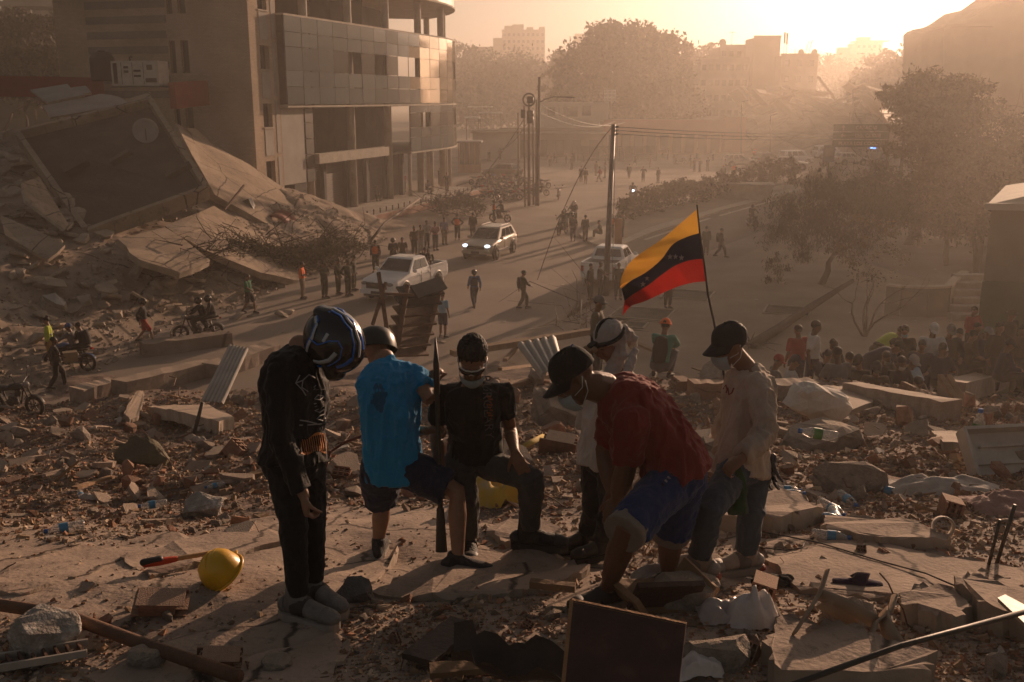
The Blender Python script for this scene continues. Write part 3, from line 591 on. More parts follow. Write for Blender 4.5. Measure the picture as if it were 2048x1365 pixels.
for (s, t_, L_, w_) in ((0.22, 0.45, 1.2, 0.9), (0.55, 0.5, 1.1, 0.3), (0.88, 0.78, 1.3, 0.25)):
 p = (tc[0].lerp(tc[1], s)).lerp(tc[3].lerp(tc[2], s), t_); d1 = (tc[1] - tc[0]).normalized(); mb = MB(); mb.bar(p + n * 0.2 - d1 * L_ / 2, p + n * 0.55 + d1 * L_ / 2, w_, 0.3, n)
 tag(mb.build('broken_beam', M_TRAY), ['wide broken lump lying on the tilted roof slab', 'short broken beam lying across the tilted roof slab', 'pale narrow strip leaning on the rim of the tilted roof slab'][int(s * 4) % 3 if s < .8 else 2], 'debris')
dc = P(291, 262, 53.2); dd = empty('satellite_dish', dc - Vector((0, 0, 0.8)), 0, 'grey round satellite dish standing on the tilted roof slab', 'satellite dish')
ax = (Vector((0.35, -1, 0.25))).normalized(); mb = MB(); mb.lathe([(0.01, -0.16), (0.35, -0.13), (0.55, -0.05), (0.67, 0.04), (0.66, 0.05), (0.5, -0.02), (0.3, -0.1), (0.01, -0.12)], dc, ax, 20); wb(mb, 'reflector', mat('dish_grey', (0.30, 0.27, 0.245), (0.24, 0.21, 0.19), rough=0.6, scale=2, bump=0.05), dd, True)
mb = MB(); mb.tube([dc + ax * 0.0 + Vector((0, 0, -0.6)), dc + ax * 0.6], 0.025); wb(mb, 'feed_arm', M_STEEL, dd)
mb = MB(); mb.tube([dc - ax * 0.15, dc - ax * 0.3 - Vector((0, 0, 1.2))], 0.05); wb(mb, 'mast', M_STEEL, dd)
quad_slab('floor_slab', 'long smooth fallen floor slab sloping from the brick tower down to the street', [P(352, 246, 60), P(440, 300, 63), P(500, 330, 64), P(585, 388, 64.5), P(692, 490, 62.5), P(640, 505, 58), P(430, 390, 55), P(405, 345, 56)], 0.4, M_SLAB, edge=3, seed=2, jag=0.12)
quad_slab('floor_slab', 'lower fallen floor slab with torn edge under the sloping one', [P(330, 452, 47), P(428, 412, 52), P(520, 470, 54), P(650, 512, 57), P(610, 560, 51), P(520, 545, 47), P(410, 500, 45)], 0.35, M_SLAB, edge=3, seed=5, jag=0.2)
quad_slab('floor_slab', 'cracked dust covered floor slab below the dark roof tray', [P(235, 478, 43), P(330, 455, 46), P(420, 520, 44), P(360, 545, 41.5), P(280, 520, 41)], 0.3, M_SLAB, edge=3, seed=6, jag=0.2)
def pbox(name, label, u, v, d, size, rot, m, cat='debris', parts=None):
 p = P(u, v, d); ob = MB(); ob.box((0, 0, 0), size); o = ob.build(name, m); o.location = p; o.rotation_euler = [R(a) for a in rot]; return tag(o, label, cat)
ab = empty('air_conditioner', P(487, 415, 57.3), 0, 'dark boxy air conditioner unit lying on the sloping slab', 'air conditioner')
mb = MB(); mb.box((0, 0, 0), (1.15, 0.7, 0.65), Matrix.Rotation(R(-24), 3, 'Y')); mb.build('case', M_STEEL, ab)
mb = MB(); mb.torus((-.1, -0.36, 0), (0, 1, 0), 0.24, 0.02, 14, 4); mb.build('fan_guard', M_STEEL, ab)
mb = MB(); rows = []
for i in range(9):
 for j in range(7):
  x = (i / 8 - .5) * 1.5; y = (j / 6 - .5) * 1.1; rows.append((x, y, 0.38 * (1 - (2 * x / 1.5) ** 2) + 0.05 * math.sin(j * 1.3)))
rows += [(x, y, z - 0.12) for x, y, z in rows]
fs = [(i * 7 + j, i * 7 + j + 1, (i + 1) * 7 + j + 1, (i + 1) * 7 + j) for i in range(8) for j in range(6)]
fs += [tuple(63 + k for k in f[::-1]) for f in fs]
bd = [(i * 7) for i in range(9)] + [56 + j for j in range(1, 7)] + [(7 - i) * 7 + 6 for i in range(8)] + [6 - j for j in range(1, 6)]
fs += [(bd[i], bd[(i + 1) % len(bd)], bd[(i + 1) % len(bd)] + 63, bd[i] + 63) for i in range(len(bd))]
mb.add(rows, fs); o = mb.build('curved_panel', mat('faded_red', (0.24, 0.07, 0.05), (0.17, 0.055, 0.04), rough=0.7), smooth=False); o.location = P(563, 440, 58.2); o.rotation_euler = (R(10), R(22), R(-12)); tag(o, 'faded red curved sheet lying on the sloping slab', 'sheet')
mb = MB(); mb.bar(P(449, 420, 54.5), P(488, 371, 56), 0.09, 0.09); tag(mb.build('steel_bar', M_RUST), 'thin dark bar sticking up from the sloping slab', 'bar')
def wallbar(label, u0, v0, u1, v1, d0, d1, h, m, th=0.4, name='parapet_wall'):
 a, b = P(u0, v0, d0), P(u1, v1, d1); mb = MB(); mid = (a + b) / 2; mb.bar(a - mid, b - mid, th, h); o = mb.build(name, m); o.location = mid; return tag(o, label, 'wall')
wallbar('long red parapet wall along the ledge below the dark trees', -60, 172, 208, 176, 63, 66, 1.3, M_REDW)
wallbar('short red parapet wall between generator and brick tower', 345, 192, 412, 186, 60, 64, 1.55, M_REDW)
ge = empty('generator', P(283, 175, 60.5), R(-8), 'white boxed diesel generator perched on the ledge by the water tank', 'generator')
mb = MB(); mb.box((0, 0, 0.8), (3.0, 1.3, 1.45)); mb.build('housing', M_WHITEM, ge)
mb = MB(); mb.box((0, 0, 0.03), (3.1, 1.4, 0.1)); mb.build('skid', M_STEEL, ge)
for x, z, w, h in ((-1.25, 0.8, 0.25, 1.2), (-0.55, 1.15, 0.3, 0.14), (-0.55, 0.9, 0.3, 0.14), (0.15, 0.95, 0.45, 0.12), (0.15, 0.65, 0.45, 0.12), (0.95, 1.15, 0.35, 0.3), (1.0, 0.4, 0.7, 0.25)):
 mb = MB(); mb.box((x, -0.655, z), (w, 0.03, h)); mb.build('vent', M_DARK, ge)
for x in (-0.85, -0.15, 0.55):
 mb = MB(); mb.box((x, -0.655, 0.8), (0.03, 0.02, 1.3)); mb.build('door_seam', M_STEEL, ge)
mb = MB(); mb.tube([(-0.6, 0, 1.5), (-0.6, 0, 1.75), (-0.45, 0, 1.8)], 0.06); mb.build('exhaust', M_STEEL, ge)
wt_ = empty('water_tank', P(208, 163, 63), 0, 'black domed plastic water tank standing left of the generator', 'water tank')
mb = MB(); mb.lathe([(0.01, 0), (0.72, 0), (0.76, 0.1), (0.74, 0.5), (0.76, 0.55), (0.74, 1.0), (0.76, 1.05), (0.74, 1.4), (0.6, 1.65), (0.3, 1.78), (0.01, 1.8)], n=18); mb.build('drum', mat('black_plastic', (0.025, 0.024, 0.024), rough=0.5, bump=0), wt_, True)
mb = MB(); mb.lathe([(0.01, 1.88), (0.22, 1.87), (0.24, 1.78), (0.24, 1.72)], n=12); mb.build('lid', mat('black_plastic', (0.025, 0.024, 0.024)), wt_, True)
SH = [([(60, 180, 57), (135, 168, 58), (150, 185, 57), (170, 190, 56), (95, 205, 55)], 'pale bent roof sheet on the rubble above the dark tray'),
  ([(130, 178, 57.5), (172, 172, 58), (183, 185, 57), (150, 190, 56.5)], 'small white roof panel resting on the bent sheet'),
  ([(85, 212, 54.5), (200, 188, 57), (240, 195, 57), (255, 206, 56), (190, 220, 55), (100, 235, 54)], 'wide pale ceiling panel folded over the top of the dark tray'),
  ([(200, 215, 55.5), (300, 185, 58), (306, 200, 57), (205, 224, 55)], 'broken plank slab on the upper rim of the dark tray'),
  ([(370, 255, 60), (392, 258, 61), (425, 290, 62.5), (410, 290, 61.5)], 'narrow pale strip on the top edge of the sloping slab'),
  ([(45, 365, 46), (80, 355, 48), (138, 450, 45.5), (130, 460, 44.5), (52, 402, 45)], 'tall grey panel leaning left of the dark tray'),
  ([(0, 430, 44), (60, 455, 43), (130, 490, 42), (95, 520, 41), (10, 470, 42)], 'flat dusty slab at the foot of the dark tray')]
for i, (pp, lb) in enumerate(SH): quad_slab('broken_slab', lb, [P(*q) for q in pp], 0.14, M_PANEL if i in (0, 1, 2) else M_SLAB, edge=2, seed=20 + i, jag=0.08)
def on_ground(u, v, dz=0.0):
 p, d = gpt(u, v)
 return (None if p is None else p + Vector((0, 0, dz))), d
def chunk_mesh(name, seed, sx=1, sy=1, sz=0.6, n=26, m=None, rough=0.12):
 rg = np.random.default_rng(seed); bm = bmesh.new(); pts = rg.normal(size=(n, 3)); pts /= np.linalg.norm(pts, axis=1)[:, None]; pts *= (1 - rough + rough * rg.random(n))[:, None]
 pts = np.sign(pts) * np.abs(pts) ** 0.7
 for p in pts: bm.verts.new((p[0] * sx / 2, p[1] * sy / 2, p[2] * sz / 2))
 bmesh.ops.convex_hull(bm, input=bm.verts);
 for v in [v for v in bm.verts if not v.link_faces]: bm.verts.remove(v)
 me = bpy.data.meshes.new(name); bm.to_mesh(me); bm.free()
 if m: me.materials.append(m)
 return me
def slab_mesh(name, seed, sx, sy, th, m, n=9):
 rg = np.random.default_rng(seed); w = np.sort(rg.random(n)) * 2 * math.pi; r = 0.72 + 0.28 * rg.random(n)
 top = [(math.cos(a) * sx / 2 * q, math.sin(a) * sy / 2 * q, th / 2 * (1 + 0.15 * rg.normal())) for a, q in zip(w, r)]
 bot = [(x * (0.9 + 0.16 * rg.random()), y * (0.9 + 0.16 * rg.random()), -th / 2) for x, y, _ in top]
 mb = MB(); mb.add(top + bot, [tuple(range(n)), tuple(range(2 * n - 1, n - 1, -1))] + [(i, i + n, (i + 1) % n + n, (i + 1) % n) for i in range(n)])
 return mb.mesh(name, m)
p, d = on_ground(100, 580); o = link('concrete_block', chunk_mesh('concrete_block', 3, 1.4, 0.8, 0.5, 20, M_CHUNK, 0.05)); o.location = p + Vector((0, 0, .1)); o.rotation_euler = (R(8), R(10), 0.1); tag(o, 'square pale broken block lying alone on the dust slope', 'block')
o = quad_slab('broken_slab', 'narrow grey plank slab under the square block on the dust slope', [P(85, 592, 38.4), P(110, 586, 38.6), P(132, 605, 38.2), P(128, 612, 37.6), P(112, 608, 37.6)], 0.2, M_PANEL, edge=1, seed=41)
quad_slab('broken_slab', 'jagged flat plate of render lying on the dust slope', [P(188, 572, 39.8), P(215, 562, 40.4), P(236, 578, 39.8), P(222, 586, 39.3), P(200, 582, 39.2)], 0.08, M_SLAB, edge=2, seed=42, jag=0.06)
cracks(M_SLAB, .35, .01, 2.5); rg = random.Random(5)
CH = [chunk_mesh('rubble_block', 100 + i, 1, 0.8, 0.5, 18, M_CHUNK) for i in range(6)] + [slab_mesh('rubble_plate', 120 + i, 1.2, 0.9, 0.14, M_CHUNK) for i in range(6)]
for i in range(330):      # blocks on the upper slope, left edge and along the foot
 z = rg.random()
 if z < 0.4: u, v = rg.uniform(0, 160), rg.uniform(195, 480)
 elif z < 0.55: u, v = rg.uniform(280, 350), rg.uniform(180, 240)
 elif z < 0.75: u = rg.uniform(60, 640); v = np.interp(u, [60, 300, 640], [690, 625, 550]) + rg.uniform(-55, 8)
 else: u, v = rg.uniform(0, 620), rg.uniform(470, 640)
 p, d = on_ground(u, v)
 if p is None or p.y > 79: continue
 o = link('rubble_block', rg.choice(CH)); s = rg.uniform(0.3, 1.6) * (1 if z < .55 else 0.75); o.scale = (s, s * rg.uniform(.6, 1.1), s * rg.uniform(.5, 1)); o.location = p + Vector((0, 0, 0.1 * s)); o.rotation_euler = (rg.uniform(-.5, .5), rg.uniform(-.5, .5), rg.uniform(0, 6))
 tag(o, 'broken concrete lump on the debris slope under the collapsed roof', 'rubble', 'lumps on the debris slope')
# ------------------------------------------------------------------ trees and plants
M_BARK = mat('brown_bark', (0.10, 0.07, 0.05), (0.06, 0.043, 0.032), scale=6, bump=0.5, stretch=(1, 1, 0.3))
def leaf_mat(name, c):
 m = mat(name, c, tuple(x * 0.55 for x in c), rough=0.7, scale=0.6, bump=0, rand=0.12, attr=True); b = m.node_tree.nodes['Principled BSDF']
 N = m.node_tree.nodes; L = m.node_tree.links
 tr = N.new('ShaderNodeBsdfTranslucent'); mx = N.new('ShaderNodeMixShader'); mx.inputs[0].default_value = 0.18
 out = [n for n in N if n.type == 'OUTPUT_MATERIAL'][0]
 src = b.inputs['Base Color'].links[0].from_socket
 L.new(src, tr.inputs[0]); L.new(b.outputs[0], mx.inputs[1]); L.new(tr.outputs[0], mx.inputs[2]); L.new(mx.outputs[0], out.inputs[0])
 return m
M_LEAF = leaf_mat('olive_leaves', (0.105, 0.085, 0.035)); M_LEAFD = leaf_mat('dark_leaves', (0.055, 0.052, 0.024)); M_DRY = leaf_mat('dry_leaves', (0.15, 0.10, 0.045))
def crown_mesh(name, lobes, n, leaf, mat_, seed, droop=0.0, aspect=0.5, shell=0.55):
 """lobes: (x, y, z, rx, ry, rz); n leaf faces of about leaf metres, gathered in clumps"""
 rg = np.random.default_rng(seed); L_ = np.array(lobes, float); vol = (L_[:, 3] * L_[:, 4] * L_[:, 5]) ** 0.75; p = vol / vol.sum()
 nc = max(8, n // 26); k = rg.choice(len(L_), nc, p=p); d = rg.normal(size=(nc, 3)); d /= np.linalg.norm(d, axis=1)[:, None]
 r = shell + (1 - shell) * rg.random(nc); r *= 0.86 + 0.3 * rg.random(nc)
 C = L_[k, :3] + d * r[:, None] * L_[k, 3:6]
 cs = (0.085 + 0.10 * rg.random(nc)) * L_[k, 3:6].mean(1)
 q = rg.integers(0, nc, n); Q = C[q] + rg.normal(size=(n, 3)) * cs[q][:, None] * np.array([1, 1, 0.7]);
 a = rg.normal(size=(n, 3)); a[:, 2] -= droop * np.abs(a[:, 2]) + droop; a /= np.linalg.norm(a, axis=1)[:, None]
 b = np.cross(a, rg.normal(size=(n, 3))); b /= np.linalg.norm(b, axis=1)[:, None]
 s = leaf * (0.6 + 0.8 * rg.random(n))[:, None]
 V = np.stack([Q - a * s, Q + b * s * aspect, Q + a * s, Q - b * s * aspect], 1).reshape(-1, 3)
 F = np.arange(4 * n).reshape(n, 4); me = np_mesh(name, V, F, mat_, False)
 at = me.attributes.new('tint', 'FLOAT_COLOR', 'FACE'); tv = (0.65 + 0.7 * rg.random(nc))[q] * (0.85 + 0.3 * rg.random(n)); colr = np.stack([tv, tv * 0.98, tv * 0.95, np.ones(n)], 1)
 at.data.foreach_set('color', colr.astype(np.float32).ravel()); return me
def limb_mesh(mb, p, d, length, r, depth, rg, tips, spread=0.6):
 pts = [p]; q = p.copy(); dd = d.copy(); rad = [r]
 for i in range(4):
  dd = (dd + Vector(rg.normal(size=3)) * 0.16 + Vector((0, 0, 0.05))).normalized(); q = q + dd * length / 4; pts.append(q.copy()); rad.append(r * (1 - 0.13 * (i + 1)))
 mb.loft(pts, rad, n=7 if r > 0.05 else 5, caps=('flat', 'flat'))
 if depth <= 0: tips.append(q); return
 for k in range(rg.integers(2, 4)):
  nd = (dd + Vector(rg.normal(size=3)) * spread).normalized(); limb_mesh(mb, q, nd, length * rg.uniform(0.6, 0.85), rad[-1] * 0.75, depth - 1, rg, tips, spread)
def tree(name, label, base, trunk_h, trunk_r, lobes, n, leaf, mat_, seed, lean=(0, 0, 1), depth=3, cat='tree', droop=0.0, aspect=0.5, limb=None, group=None, shell=0.55):
 base = Vector(base); e = empty(name, base, 0, label, cat, group); rg = np.random.default_rng(seed); mb = MB(); tips = []
 limb_mesh(mb, Vector((0, 0, -0.1)), Vector(lean).normalized(), trunk_h, trunk_r, depth, rg, tips) if limb is None else limb(mb, rg, tips)
 link('trunk', mb.mesh('trunk', M_BARK, True), e)
 lob = [(x - base.x, y - base.y, z - base.z, a, b, c) for x, y, z, a, b, c in lobes]
 if n: link('crown', crown_mesh('crown', lob, n, leaf, mat_, seed, droop, aspect, shell), e)
 return e
def lob(u, v, d, rx, rz, ry=None):
 p = P(u, v, d); return (p.x, p.y, p.z, rx, ry or rx, rz)
D = 200; base = P(1245, 300, D); base.z = 0
tree('giant_tree', 'giant round crowned tree towering over the market hall', base, 9, 0.9,
  [lob(1240, 90, D, 6.5, 4.5), lob(1205, 75, D, 4, 3), lob(1300, 95, D, 5.5, 4), lob(1345, 120, D, 4, 4.5), lob(1170, 140, D, 6, 6), lob(1250, 150, D, 9, 6), lob(1320, 165, D, 6, 5), lob(1130, 180, D, 4, 4.5), lob(1225, 58, D, 2.8, 1.8), lob(1360, 180, D, 3.5, 4), lob(1280, 205, D, 8, 4), lob(1190, 205, D, 8, 5), lob(1340, 215, D, 7, 4)], 34000, 0.5, M_LEAF, 1)
TL = [(930, 120, 300, 6, 5), (945, 150, 290, 9, 7), (985, 150, 300, 10, 6), (1035, 150, 300, 11, 7), (1085, 160, 300, 10, 6), (1125, 125, 290, 4.5, 3.5), (1395, 140, 270, 7, 7), (1412, 120, 265, 5, 4), (1640, 150, 330, 8, 7), (1660, 150, 330, 8, 6)]
for i, (u, v, d, rx, rz) in enumerate(TL):
 b0 = P(u, 250, d); b0.z = 0
 tree('far_tree', 'hazy round tree in the far tree line' if i < 6 else 'hazy tree between the giant tree and far blocks', b0, 5, 0.4, [lob(u, v, d, rx, rz), lob(u - 14, v + 18, d, rx * .8, rz * .8), lob(u + 16, v + 14, d, rx * .7, rz * .8), lob(u, v + 40, d, rx * 1.2, rz), lob(u + 8, v + 60, d, rx * 1.3, rz)], 7000, 0.6, M_LEAF, 30 + i, group='far trees' if i < 6 else 'trees by the far blocks')
for i, (u, v, d, rx, rz) in enumerate([(1765, 150, 250, 7, 5), (1800, 128, 240, 6, 3.5), (1840, 135, 230, 7, 4), (1880, 145, 220, 7, 5), (1740, 175, 240, 6, 4)]):
 b0 = P(u, 260, d); b0.z = 0
 tree('sunlit_tree', 'sunlit hazy tree below the arched sign', b0, 6, 0.4, [lob(u, v, d, rx, rz), lob(u - 12, v + 22, d, rx * .9, rz), lob(u + 18, v + 15, d, rx * .8, rz)], 2600, 0.6, M_LEAF, 60 + i, group='trees below the arched sign')
D = 60; base = G(1815, 490);
tree('feathery_tree', 'tall leaning tree with feathery backlit crown beside the road sign', base, 3.6, 0.30,
  [lob(1845, 165, D, 1.9, 0.8), lob(1820, 200, D, 1.6, 0.8), lob(1880, 195, D, 1.8, 0.9), lob(1795, 210, D, 1.0, 0.5), lob(1850, 240, D, 2.0, 1.0), lob(1900, 235, D, 2.2, 1.2), lob(1820, 265, D, 1.3, 0.7), lob(1780, 185, D, .9, .35), lob(1925, 180, D, 1.6, 0.8), lob(1860, 290, D, 1.7, 0.9), lob(1890, 340, D, 2.2, 1.3), lob(1800, 300, D, 1.0, 0.6)], 24000, 0.17, M_LEAF, 2, lean=(0.35, 0.05, 1), depth=3, droop=0.4, aspect=0.3, shell=0.3)
for i, (u, v, d) in enumerate([(1985, 260, 66), (1960, 345, 56), (2090, 300, 62)]):
 b0 = G(u, 480)
 b0 = P(u, 480, d); b0.z = 0
 tree('street_tree', 'dense hazy tree standing in the row right of the feathery tree', b0, 4, 0.25, [lob(u, v, d, 2.6, 1.6), lob(u - 50, v + 40, d, 2.2, 1.6), lob(u + 55, v + 35, d, 2.4, 1.7), lob(u, v + 75, d, 3.0, 1.8), lob(u - 20, v - 45, d, 1.8, 1.0)], 9000, 0.15, M_LEAF, 80 + i, group='street trees on the right', droop=0.3, aspect=0.35, shell=0.35)
D = 49; base = G(1640, 572)
tree('drooping_tree', 'bushy drooping tree with dark stringy foliage beside the pavement', base, 2.0, 0.2,
  [lob(1645, 375, D, 1.9, .9), lob(1600, 420, D, 1.8, 1.0), lob(1700, 400, D, 2.1, 1.1), lob(1560, 470, D, 1.3, .9), lob(1650, 450, D, 2.4, 1.1), lob(1740, 430, D, 1.8, 1.1), lob(1550, 530, D, .8, 1.0), lob(1700, 480, D, 1.6, .9), lob(1610, 500, D, 1.1, .7), lob(1790, 420, D, 1.2, .9), lob(1640, 345, D, 1.0, .5)], 20000, 0.11, M_LEAFD, 3, depth=3, droop=1.1, aspect=0.16, shell=0.25)
D = 70
for i, (u, v, d) in enumerate([(1760, 380, 68), (1840, 400, 62), (1900, 420, 55), (1960, 420, 52)]):
 b0 = P(u, 480, d); b0.z = 0
 tree('roadside_tree', 'shadowy roadside tree between drooping tree and green house', b0, 2.5, 0.18, [lob(u, v, d, 2.2, 1.3), lob(u - 40, v + 25, d, 1.6, 1.0), lob(u + 45, v + 15, d, 1.7, 1.0), lob(u, v - 35, d, 1.5, .8)], 7000, 0.14, M_LEAFD, 120 + i, group='roadside trees', droop=0.5, aspect=0.3, shell=0.3)
base = G(1730, 668, 0.2)
def bare(mb, rg, tips):
 for k in range(5):
  w = k * 1.3 + 0.3; limb_mesh(mb, Vector((0, 0, -0.2)), Vector((0.45 * math.cos(w), 0.3 * math.sin(w), 1)).normalized(), 1.5, 0.055, 2, rg, tips, 0.45)
tree('bare_tree', 'bare multi stemmed young tree with few dry leaves behind the group', base, 2, 0.08, [(base.x, base.y, base.z + 3.2, 1.6, 1.2, 1.3)], 700, 0.07, M_DRY, 5, limb=bare)
for i, (u, v, w, h) in enumerate([(1250, 440, 1.3, .9), (1280, 432, 1.3, 1.0), (1310, 425, 1.5, 1.1), (1345, 415, 1.4, 1.3), (1380, 408, 1.5, 1.2), (1415, 402, 1.6, 1.1), (1450, 398, 1.5, 1.2), (1490, 390, 1.7, 1.3), (1530, 378, 1.8, 1.5), (1570, 370, 1.8, 1.6)]):
 b0 = G(u, v)
 tree('median_shrub', 'dusty shrub in the hedge along the median kerb', b0, 0.5, 0.05, [(b0.x, b0.y, b0.z + h, w, w * 1.2, h), (b0.x + .7, b0.y + 1, b0.z + h * 1.2, w * .7, w * .7, h * .8)], 1800, 0.13, M_LEAFD, 150 + i, depth=2, cat='shrub', group='median shrubs', aspect=0.45, shell=0.35)
for i, (u, v, d, rx, rz) in enumerate([(-10, 70, 110, 5, 4), (25, 60, 118, 5, 4.5), (70, 75, 112, 5, 4), (110, 70, 120, 5, 4.5), (150, 60, 125, 5, 4), (40, 120, 105, 5, 3), (100, 130, 104, 5, 3), (140, 125, 110, 4, 3)]):
 b0 = P(u, 180, d); b0.z = 4.0
 tree('hillside_tree', 'dark leafy tree on the slope behind the collapsed building', b0, 4, 0.25, [lob(u, v, d, rx * .6, rz * .6), lob(u - 40, v + 30, d, rx * .5, rz * .5), lob(u + 40, v + 28, d, rx * .5, rz * .5), lob(u, v + 50, d, rx * .7, rz * .5)], 4500, 0.3, M_LEAFD, 170 + i, group='trees on the left slope')
mb = MB(); pts = [(-140, 95, 0), (-30, 95, 0), (-30, 130, 9), (-140, 130, 14), (-30, 200, 22), (-140, 200, 28)]
mb.add(pts, [(0, 1, 2, 3), (3, 2, 4, 5)]); tag(mb.build('hills', mat('dark_slope', (0.09, 0.075, 0.05))), kind='structure')
e, a, b, zt, y = block('hillside_flats', 'pale curved balcony flats on the wooded slope behind the office', 5, 108, -8, 150, 10, 10, M_FAR1, (6, 1, 2.0, 1.0, 3))
for k in range(3):
 mb = MB(); mb.box(((a.x + b.x) / 2, y - 0.5, zt - 1.2 - k * 1.6), (b.x - a.x + 0.6, 1.2, 0.7)); wb(mb, 'balcony', M_FAR1, e)
# ------------------------------------------------------------------ street: pavements, kerbs, poles, wires, signs
M_KERB = mat('kerb_concrete', (0.42, 0.35, 0.27), (0.33, 0.27, 0.2), scale=2, bump=0.2)
M_PAVE = mat('dusty_pavement', (0.35, 0.275, 0.2), (0.27, 0.21, 0.155), rough=0.95, scale=0.4, bump=0.3, bscale=5, spec=0.1)
M_ASPH = mat('dusty_asphalt', (0.25, 0.195, 0.15), (0.19, 0.15, 0.115), rough=0.95, scale=0.25, bump=0.3, bscale=6, spec=0.1)
def sheet(name, px, z, m, z0=0.0):
 pts = [G(u, v, 0) for u, v in px]; mb = MB(); k = len(pts)
 if z <= 0.02: mb.add([(p.x, p.y, z) for p in pts], [tuple(range(k))])
 else: mb.add([(p.x, p.y, z) for p in pts] + [(p.x, p.y, -0.05) for p in pts], [tuple(range(k))] + [(i, i + k, (i + 1) % k + k, (i + 1) % k) for i in range(k)])
 return tag(mb.build(name, m), kind='structure')
sheet('road', [(1000, 690), (1270, 560), (1700, 395), (1760, 345), (1600, 345), (1420, 420), (1230, 480), (1130, 640)][::-1], 0.004, M_ASPH)
sheet('median', [(1158, 472), (1185, 492), (1235, 498), (1300, 470), (1440, 425), (1600, 383), (1620, 366), (1420, 392), (1300, 420), (1215, 440)][::-1], 0.14, M_KERB)
sheet('median_soil', [(1215, 470), (1240, 486), (1300, 458), (1440, 418), (1590, 378), (1420, 398), (1300, 426)][::-1], 0.146, M_PAVE)
sheet('pavement', [(1150, 760), (1260, 640), (1420, 545), (1540, 490), (1700, 520), (1960, 600), (2048, 680), (1800, 790), (1400, 800)][::-1], 0.10, M_PAVE)
mk = MB()
for (a, b, w) in (((1290, 480), (1420, 437), 0.14), ((1440, 432), (1560, 398), 0.14)):
 p, q = G(*a), G(*b); s = (q - p).normalized().cross(Vector((0, 0, 1))) * w; mk.add([p - s + Vector((0, 0, .012)), p + s + Vector((0, 0, .012)), q + s + Vector((0, 0, .012)), q - s + Vector((0, 0, .012))], [(0, 1, 2, 3)])
tag(mk.build('road_marking', mat('worn_paint', (0.5, 0.43, 0.35), (0.32, 0.26, 0.2), scale=1.5)), kind='structure')
M_PIT = mat('dark_soil', (0.10, 0.085, 0.05), (0.06, 0.05, 0.035), scale=2, bump=0.5)
for i, (u, v, w) in enumerate([(1375, 590, 1.4), (1285, 628, 1.5), (1575, 622, 1.2), (1265, 650, 0.7)]):
 c = G(u, v, 0.1); e = empty('tree_pit', c, R(-20), 'square planting pit with dark soil sunk in the pavement', 'tree pit', 'pits in the pavement')
 mb = MB(); mb.box((0, 0, 0.0), (w * 1.5, w * 1.5, 0.012)); mb.build('soil', M_PIT, e)
 for k in range(4):
  a = k * math.pi / 2; mb = MB(); mb.box((math.cos(a) * w * 0.78, math.sin(a) * w * 0.78, 0.02), (0.08, w * 1.6, 0.05), a); mb.build('edge', M_KERB, e)
def pole(label, ub, vb, ut, vt, r, m=M_STEEL, arm=None, z0=0.0, group=None, name='utility_pole'):
 b = G(ub, vb, z0); d = b.y / (_cp + (682.5 - vb) / FPX * _sp); t = P(ut, vt, d)
 e = empty(name, b, 0, label, 'pole', group); mb = MB(); mb.tube([b - Vector((0, 0, .2)), t], [r, r * 0.7], 8); wb(mb, 'shaft', m, e, True); return e, b, t
M_POLE = mat('weathered_pole', (0.13, 0.10, 0.075), (0.09, 0.07, 0.055), scale=3)
e1, b1, t1 = pole('tall lamp pole with long curved arm in the pole cluster', 1075, 412, 1079, 155, 0.16, M_POLE, name='street_lamp')
mb = MB(); q = P(1079, 205, 84); mb.tube([q, q + Vector((0.5, 0, 0.25)), q + Vector((1.2, 0, 0.45)), q + Vector((2.4, 0, 0.42))], 0.05); wb(mb, 'arm', M_STEEL, e1)
mb = MB(); mb.blob(q + Vector((2.6, 0, 0.4)), (0.4, 0.14, 0.08)); wb(mb, 'lamp_head', M_STEEL, e1)
ep, bp_, tp = pole('wooden pole with round transformer drum in the pole cluster', 1058, 412, 1058, 195, 0.14, M_POLE)
for v in (200, 228, 240):
 q = P(1058, v, 84); mb = MB(); mb.lathe([(0.01, -.3), (0.28, -.28), (0.3, .25), (0.01, .3)], q + Vector((0.1, -0.2, 0))); wb(mb, 'transformer', M_STEEL, ep, True)
mb = MB(); mb.torus(P(1058, 200, 83.7), (0.1, 1, 0), 0.5, 0.08, 16, 5); wb(mb, 'cable_coil', M_STEEL, ep, True)
for k, (ub, vb, ut, vt, lb) in enumerate([(1037, 388, 1036, 226, 'thin steel pole leftmost beside the parked motorcycles'), (1050, 414, 1048, 212, 'thin steel pole with small junction box in the cluster'), (1067, 410, 1066, 222, 'plain steel pole between transformer pole and lamp pole'), (1072, 412, 1073, 200, 'steel pole touching the tall lamp pole')]):
 e, b, t = pole(lb, ub, vb, ut, vt, 0.09, M_POLE)
 if k == 1: mb = MB(); mb.box(P(1046, 228, 84), (0.35, 0.3, 0.7)); wb(mb, 'junction_box', M_STEEL, e)
ew, bw, tw = pole('leaning steel pole with three wires beside the pavement', 1211, 592, 1227, 250, 0.15, mat('blue_grey_steel', (0.14, 0.125, 0.12), (0.1, 0.09, 0.085), rough=0.5, metal=0.3, scale=2, bump=0.1))
for k, v in enumerate((258, 263, 268)):
 q = tw + Vector((0.15, 0, -0.1 - k * 0.16)); mb = MB(); mb.blob(q, (0.12, 0.05, 0.05)); wb(mb, 'insulator', M_STEEL, ew)
def cable(label, a, b, sag, r=0.018, n=12, m=M_STEEL, name='overhead_wire'):
 a, b = Vector(a), Vector(b); mb = MB(); mb.tube([(a.lerp(b, i / n) - a) - Vector((0, 0, sag * 4 * (i / n) * (1 - i / n))) for i in range(n + 1)], r, 4); o = mb.build(name, m); o.location = a; return tag(o, label, 'wire')
